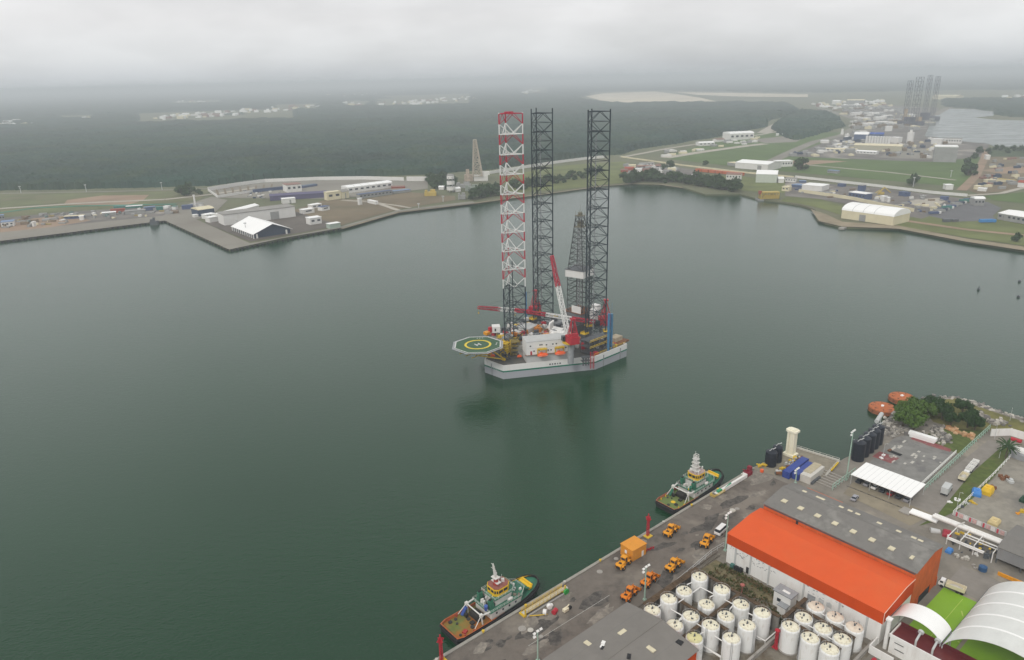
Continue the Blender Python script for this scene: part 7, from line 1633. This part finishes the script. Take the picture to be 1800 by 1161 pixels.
# scattered yard things, countable but indistinct
def scatter(nm, label, cat, group, zone, n, sizes, mts, seed):
    random.seed(seed); ms = []
    for k in range(len(mts)*2):
        g = MB(); a, b, c = sizes; w2, d2, h2 = random.uniform(*a), random.uniform(*b), random.uniform(*c); g.box(0, 0, 0, w2, d2, h2)
        if k % 2: g.loft([[(x, -d2/2-.2, h2), (x, 0, h2*1.25), (x, d2/2+.2, h2), (x, d2/2+.2, h2-.2), (x, -d2/2-.2, h2-.2)] for x in (-w2/2-.2, w2/2+.2)])
        else: g.box(w2*.2, 0, h2, w2*.3, d2*.5, h2*.25)
        ms.append(g.mesh(nm, mts[k % len(mts)]))
    for k in range(n):
        while True:
            x0 = random.uniform(min(q[0] for q in zone), max(q[0] for q in zone)); y0 = random.uniform(min(q[1] for q in zone), max(q[1] for q in zone))
            if inpoly(x0, y0, zone): break
        o = bpy.data.objects.new(nm, ms[k % len(ms)]); COL.objects.link(o); o.location = U(x0, y0, 2.4); o.rotation_euler.z = random.choice((0, .1, -.1, 1.5))+random.uniform(-.1, .1); tag(o, label, cat, group)
Z1 = [(1388, 276), (1450, 252), (1515, 232), (1545, 248), (1500, 262), (1500, 276)]; Z2 = [(1545, 262), (1640, 245), (1690, 262), (1640, 280), (1560, 276)]; Z3 = [(1500, 228), (1485, 205), (1450, 190), (1560, 186), (1610, 200), (1610, 232)]
Z4 = [(1385, 325), (1530, 335), (1690, 354), (1660, 368), (1610, 380), (1560, 360), (1400, 342)]; Z5 = [(0, 392), (60, 378), (300, 366), (310, 376), (284, 382), (160, 388), (0, 408)]; Z6 = [(1730, 284), (1800, 276), (1850, 280), (1850, 330), (1725, 336)]
cols = [fw_, fgr, fcr, fw_, fnv, fgr]
scatter('shed', 'small pale shed among the crowded sheds of the far port', 'shed', 'small sheds of the far port', Z1, 60, ((6, 22), (5, 12), (3, 7)), cols, 1)
scatter('shed', 'small pale shed among the crowded sheds of the far port', 'shed', 'small sheds of the far port', Z3, 110, ((10, 34), (8, 22), (4, 10)), [fw_, fgr, fgr, fcr, mat('far_brownbox', (.2, .15, .1)), fgr, fw_], 2)
scatter('storage_block', 'small block of stored goods by the basin road of the far port', 'stored goods', 'stored goods of the far port', Z2, 55, ((4, 14), (3, 9), (2, 6)), [fgr, fnv, fcr, fw_, mat('far_brownbox', (.2, .15, .1))], 3)
scatter('shipping_container', 'small container or crate in the shore yard behind the cream hangar', 'container', 'containers in the shore yard', Z4, 70, ((2, 8), (1.6, 3.4), (1, 2.6)), [fgr, fbl, fgr, fw_, mat('far_brownbox', (.2, .15, .1)), fgr, fcr], 4)
scatter('shipping_container', 'small container or crate in the far dock yard', 'container', 'containers in the dock yard', Z5, 75, ((2, 9), (1.6, 4), (1, 3)), [fgr, mat('far_brownbox', (.2, .15, .1)), fgr, fw_, fgr, mat('far_dullyellow', (.32, .25, .1)), mat('far_tealgrey', (.14, .2, .19)), fcr, fgr], 5)
scatter('storage_block', 'dark heap of equipment in the bare earth yard by the basin', 'equipment', 'equipment heaps in the bare earth yard', Z6, 60, ((3, 12), (2, 8), (1.5, 4)), [fgr, fnv, fpi, fgr, fcr], 6)
scatter('parked_car', 'tiny pale parked car beside the far pier sheds', 'car', 'cars parked on the far pier', [(415, 338), (470, 334), (520, 346), (440, 352)], 18, ((4, 4.6), (1.8, 2), (1.3, 1.6)), [fgr, fnv, fw_], 7)
scatter('shed', 'tiny pale airfield shed beside the runway', 'shed', 'airfield sheds', [(1165, 268), (1270, 250), (1345, 240), (1345, 250), (1250, 262), (1170, 277)], 26, ((8, 20), (5, 10), (2.5, 5)), [fw_, fcr, fw_, fgr], 8)
scatter('house', 'tiny red-roofed or grey house in the waterfront village', 'house', 'houses of the waterfront village', [(1100, 292), (1165, 292), (1200, 302), (1160, 306), (1100, 304)], 26, ((6, 14), (6, 9), (3, 5)), [fgr, fgr, fw_, fgr, fpi, fcr], 9)
# distant town
hs = [whiteclean, fw_, whiteclean, fpi, fcr]
for i, (zone, n, sz) in enumerate([([(255, 208), (300, 205), (420, 195), (520, 187), (560, 185), (560, 190), (420, 203), (290, 212)], 70, 1.0), ([(110, 212), (190, 205), (190, 207), (120, 214)], 10, 1.0), ([(310, 179), (395, 178), (395, 181), (310, 182)], 10, 1.2), ([(500, 160), (560, 159), (560, 163), (500, 164)], 10, 1.6), ([(660, 183), (720, 176), (830, 170), (850, 175), (720, 187), (660, 186)], 50, 1.0), ([(600, 182), (640, 184), (640, 187), (610, 186)], 7, 1.3), ([(0, 215), (60, 214), (60, 222), (0, 222)], 12, 1), ([(915, 160), (965, 158), (965, 166), (915, 168)], 10, 1.5), ([(1400, 186), (1490, 180), (1550, 178), (1560, 188), (1460, 192)], 45, .9), ([(1700, 172), (1850, 170), (1850, 175), (1700, 176)], 14, 1.2), ([(570, 168), (760, 156), (760, 160), (600, 172)], 24, 1.3)]):
    scatter('house', 'tiny whitish house of the distant hazy town beyond the forest', 'house', 'houses of the distant town', zone, n, ((10*sz, 40*sz), (10, 20), (5.5, 11*sz)), hs, 30+i)
# far trees -------------------------------------------------------------
def ftree(label, x, y, s, k=1, group=None, nm='tree'): return tree(label, U(x, y, 2.2), 10+k, s, x, group, nm, 'tree', r=5, h=9, m=2, n=420, ls=1.1)
ftree('lone dark tree on the meadow beside the pale road', 1407, 299, 2.4, 1); ftree('round dark tree at the lower corner of the meadow', 1604, 326, 1.9, 2); ftree('dark tree by the dirt road near the basin', 1702, 309, 2.2, 1); ftree('dark shrub tree on the right bank shore', 1786, 425, 1.0, 2)
for i, (x, y, s) in enumerate([(1700, 290, 1.4), (1712, 280, 1.3), (1708, 300, 1.3), (1722, 270, 1.5), (320, 343, 1.7), (334, 341, 2), (328, 345, 1.5), (352, 343, 1.1), (1178, 296, 1.6), (1165, 299, 1.2), (1240, 291, 1.0)]): ftree('dark tree among the scattered trees of the far banks', x, y, s, i % 2+1, 'scattered trees of the far banks')
copse = [(831, 351, 2.2), (842, 348, 2.4), (852, 347, 2.2), (862, 345, 2.0), (872, 344, 1.9), (846, 343, 2.2), (858, 341, 2.2), (872, 338, 2)]
for i, (x, y, s) in enumerate(copse): ftree('dark bushy tree in the shore copse beneath the drilling mast', x, y, s*.8, i % 2+1, 'shore copse under the drilling mast')
for i in range(34):
    x = 1096+i*6.0+random.uniform(-2, 2); y = 322+max(0, (x-1195))*.16+random.uniform(-4, 1); ftree('dark rounded tree in the tree belt along the right bank shore', x, y, random.uniform(1.4, 2.3), i % 2+1, 'tree belt on the shore')
for i in range(22):
    x = 905+i*7+random.uniform(-2, 2); y = 338-i*1.3+random.uniform(-9, 0); ftree('dark tree in the thin wood behind the rig legs', x, y, random.uniform(.9, 1.6), i % 2+1, 'thin wood behind the rig')
for i in range(14): ftree('dark tree at the end of the white wall beside the forest', 756+i*3+random.uniform(-1, 1), 333-random.uniform(0, 16), 1.7, i % 2+1, 'trees beside the silo tower')
for i in range(12): ftree('dark shrub in the scrub belt by the basin', 1738+i*11, 268+random.uniform(-5, 5), 1.3, i % 2+1, 'scrub belt by the basin')
for i, (x, y) in enumerate(((1720, 510), (1790, 523), (1792, 496))): g = MB(); g.cyl(0, 0, -.5, 1.2, 1.0, 8).cyl(0, 0, 1.2, 3.2 if not i else 1.8, .25, 6); single('channel_buoy', g, dgrey, ['dark channel buoy floating in open water', 'low dark float at the photo edge', 'dark float higher up at the photo edge'][i], 'buoy', U(x, y, 0))
# left dock fenders & pier fenders
def dockf(a, b, n, lb, grp):
    for k in range(n):
        p = U(a[0]+(b[0]-a[0])*(k+.5)/n, a[1]+(b[1]-a[1])*(k+.5)/n, 2); g = MB(); g.box(0, 0, -2.2, 2.2, 1.6, 2.1); single('quay_fender', g, black, lb, 'fender', p-Vector((0, .5, 0)), 0, grp)
dockf((0, 424.5), (290, 388.5), 30, 'dark fender on the far left dock face', 'fenders of the left dock'); dockf((290, 388), (403, 439), 22, 'dark fender on the near face of the pier', 'fenders of the pier'); dockf((404, 439.5), (600, 401), 22, 'dark fender on the water face of the pier', 'fenders of the pier front')

# ================================================================== HAZE
HB = 32000.0; hz_ = MB(); hz_.box(0, 20000, -3, 70000, 62000, 172)
hm = bpy.data.materials.new('haze_air'); hm.use_nodes = True; n_ = hm.node_tree.nodes; n_.clear()
ho_ = n_.new('ShaderNodeOutputMaterial'); pv = n_.new('ShaderNodeVolumePrincipled'); pv.inputs['Color'].default_value = (.90, .97, 1.0, 1); pv.inputs['Density'].default_value = HAZE; pv.inputs['Anisotropy'].default_value = .1
hm.node_tree.links.new(pv.outputs[0], ho_.inputs['Volume'])
tag(obj('haze', hz_, hm), kind='stuff')
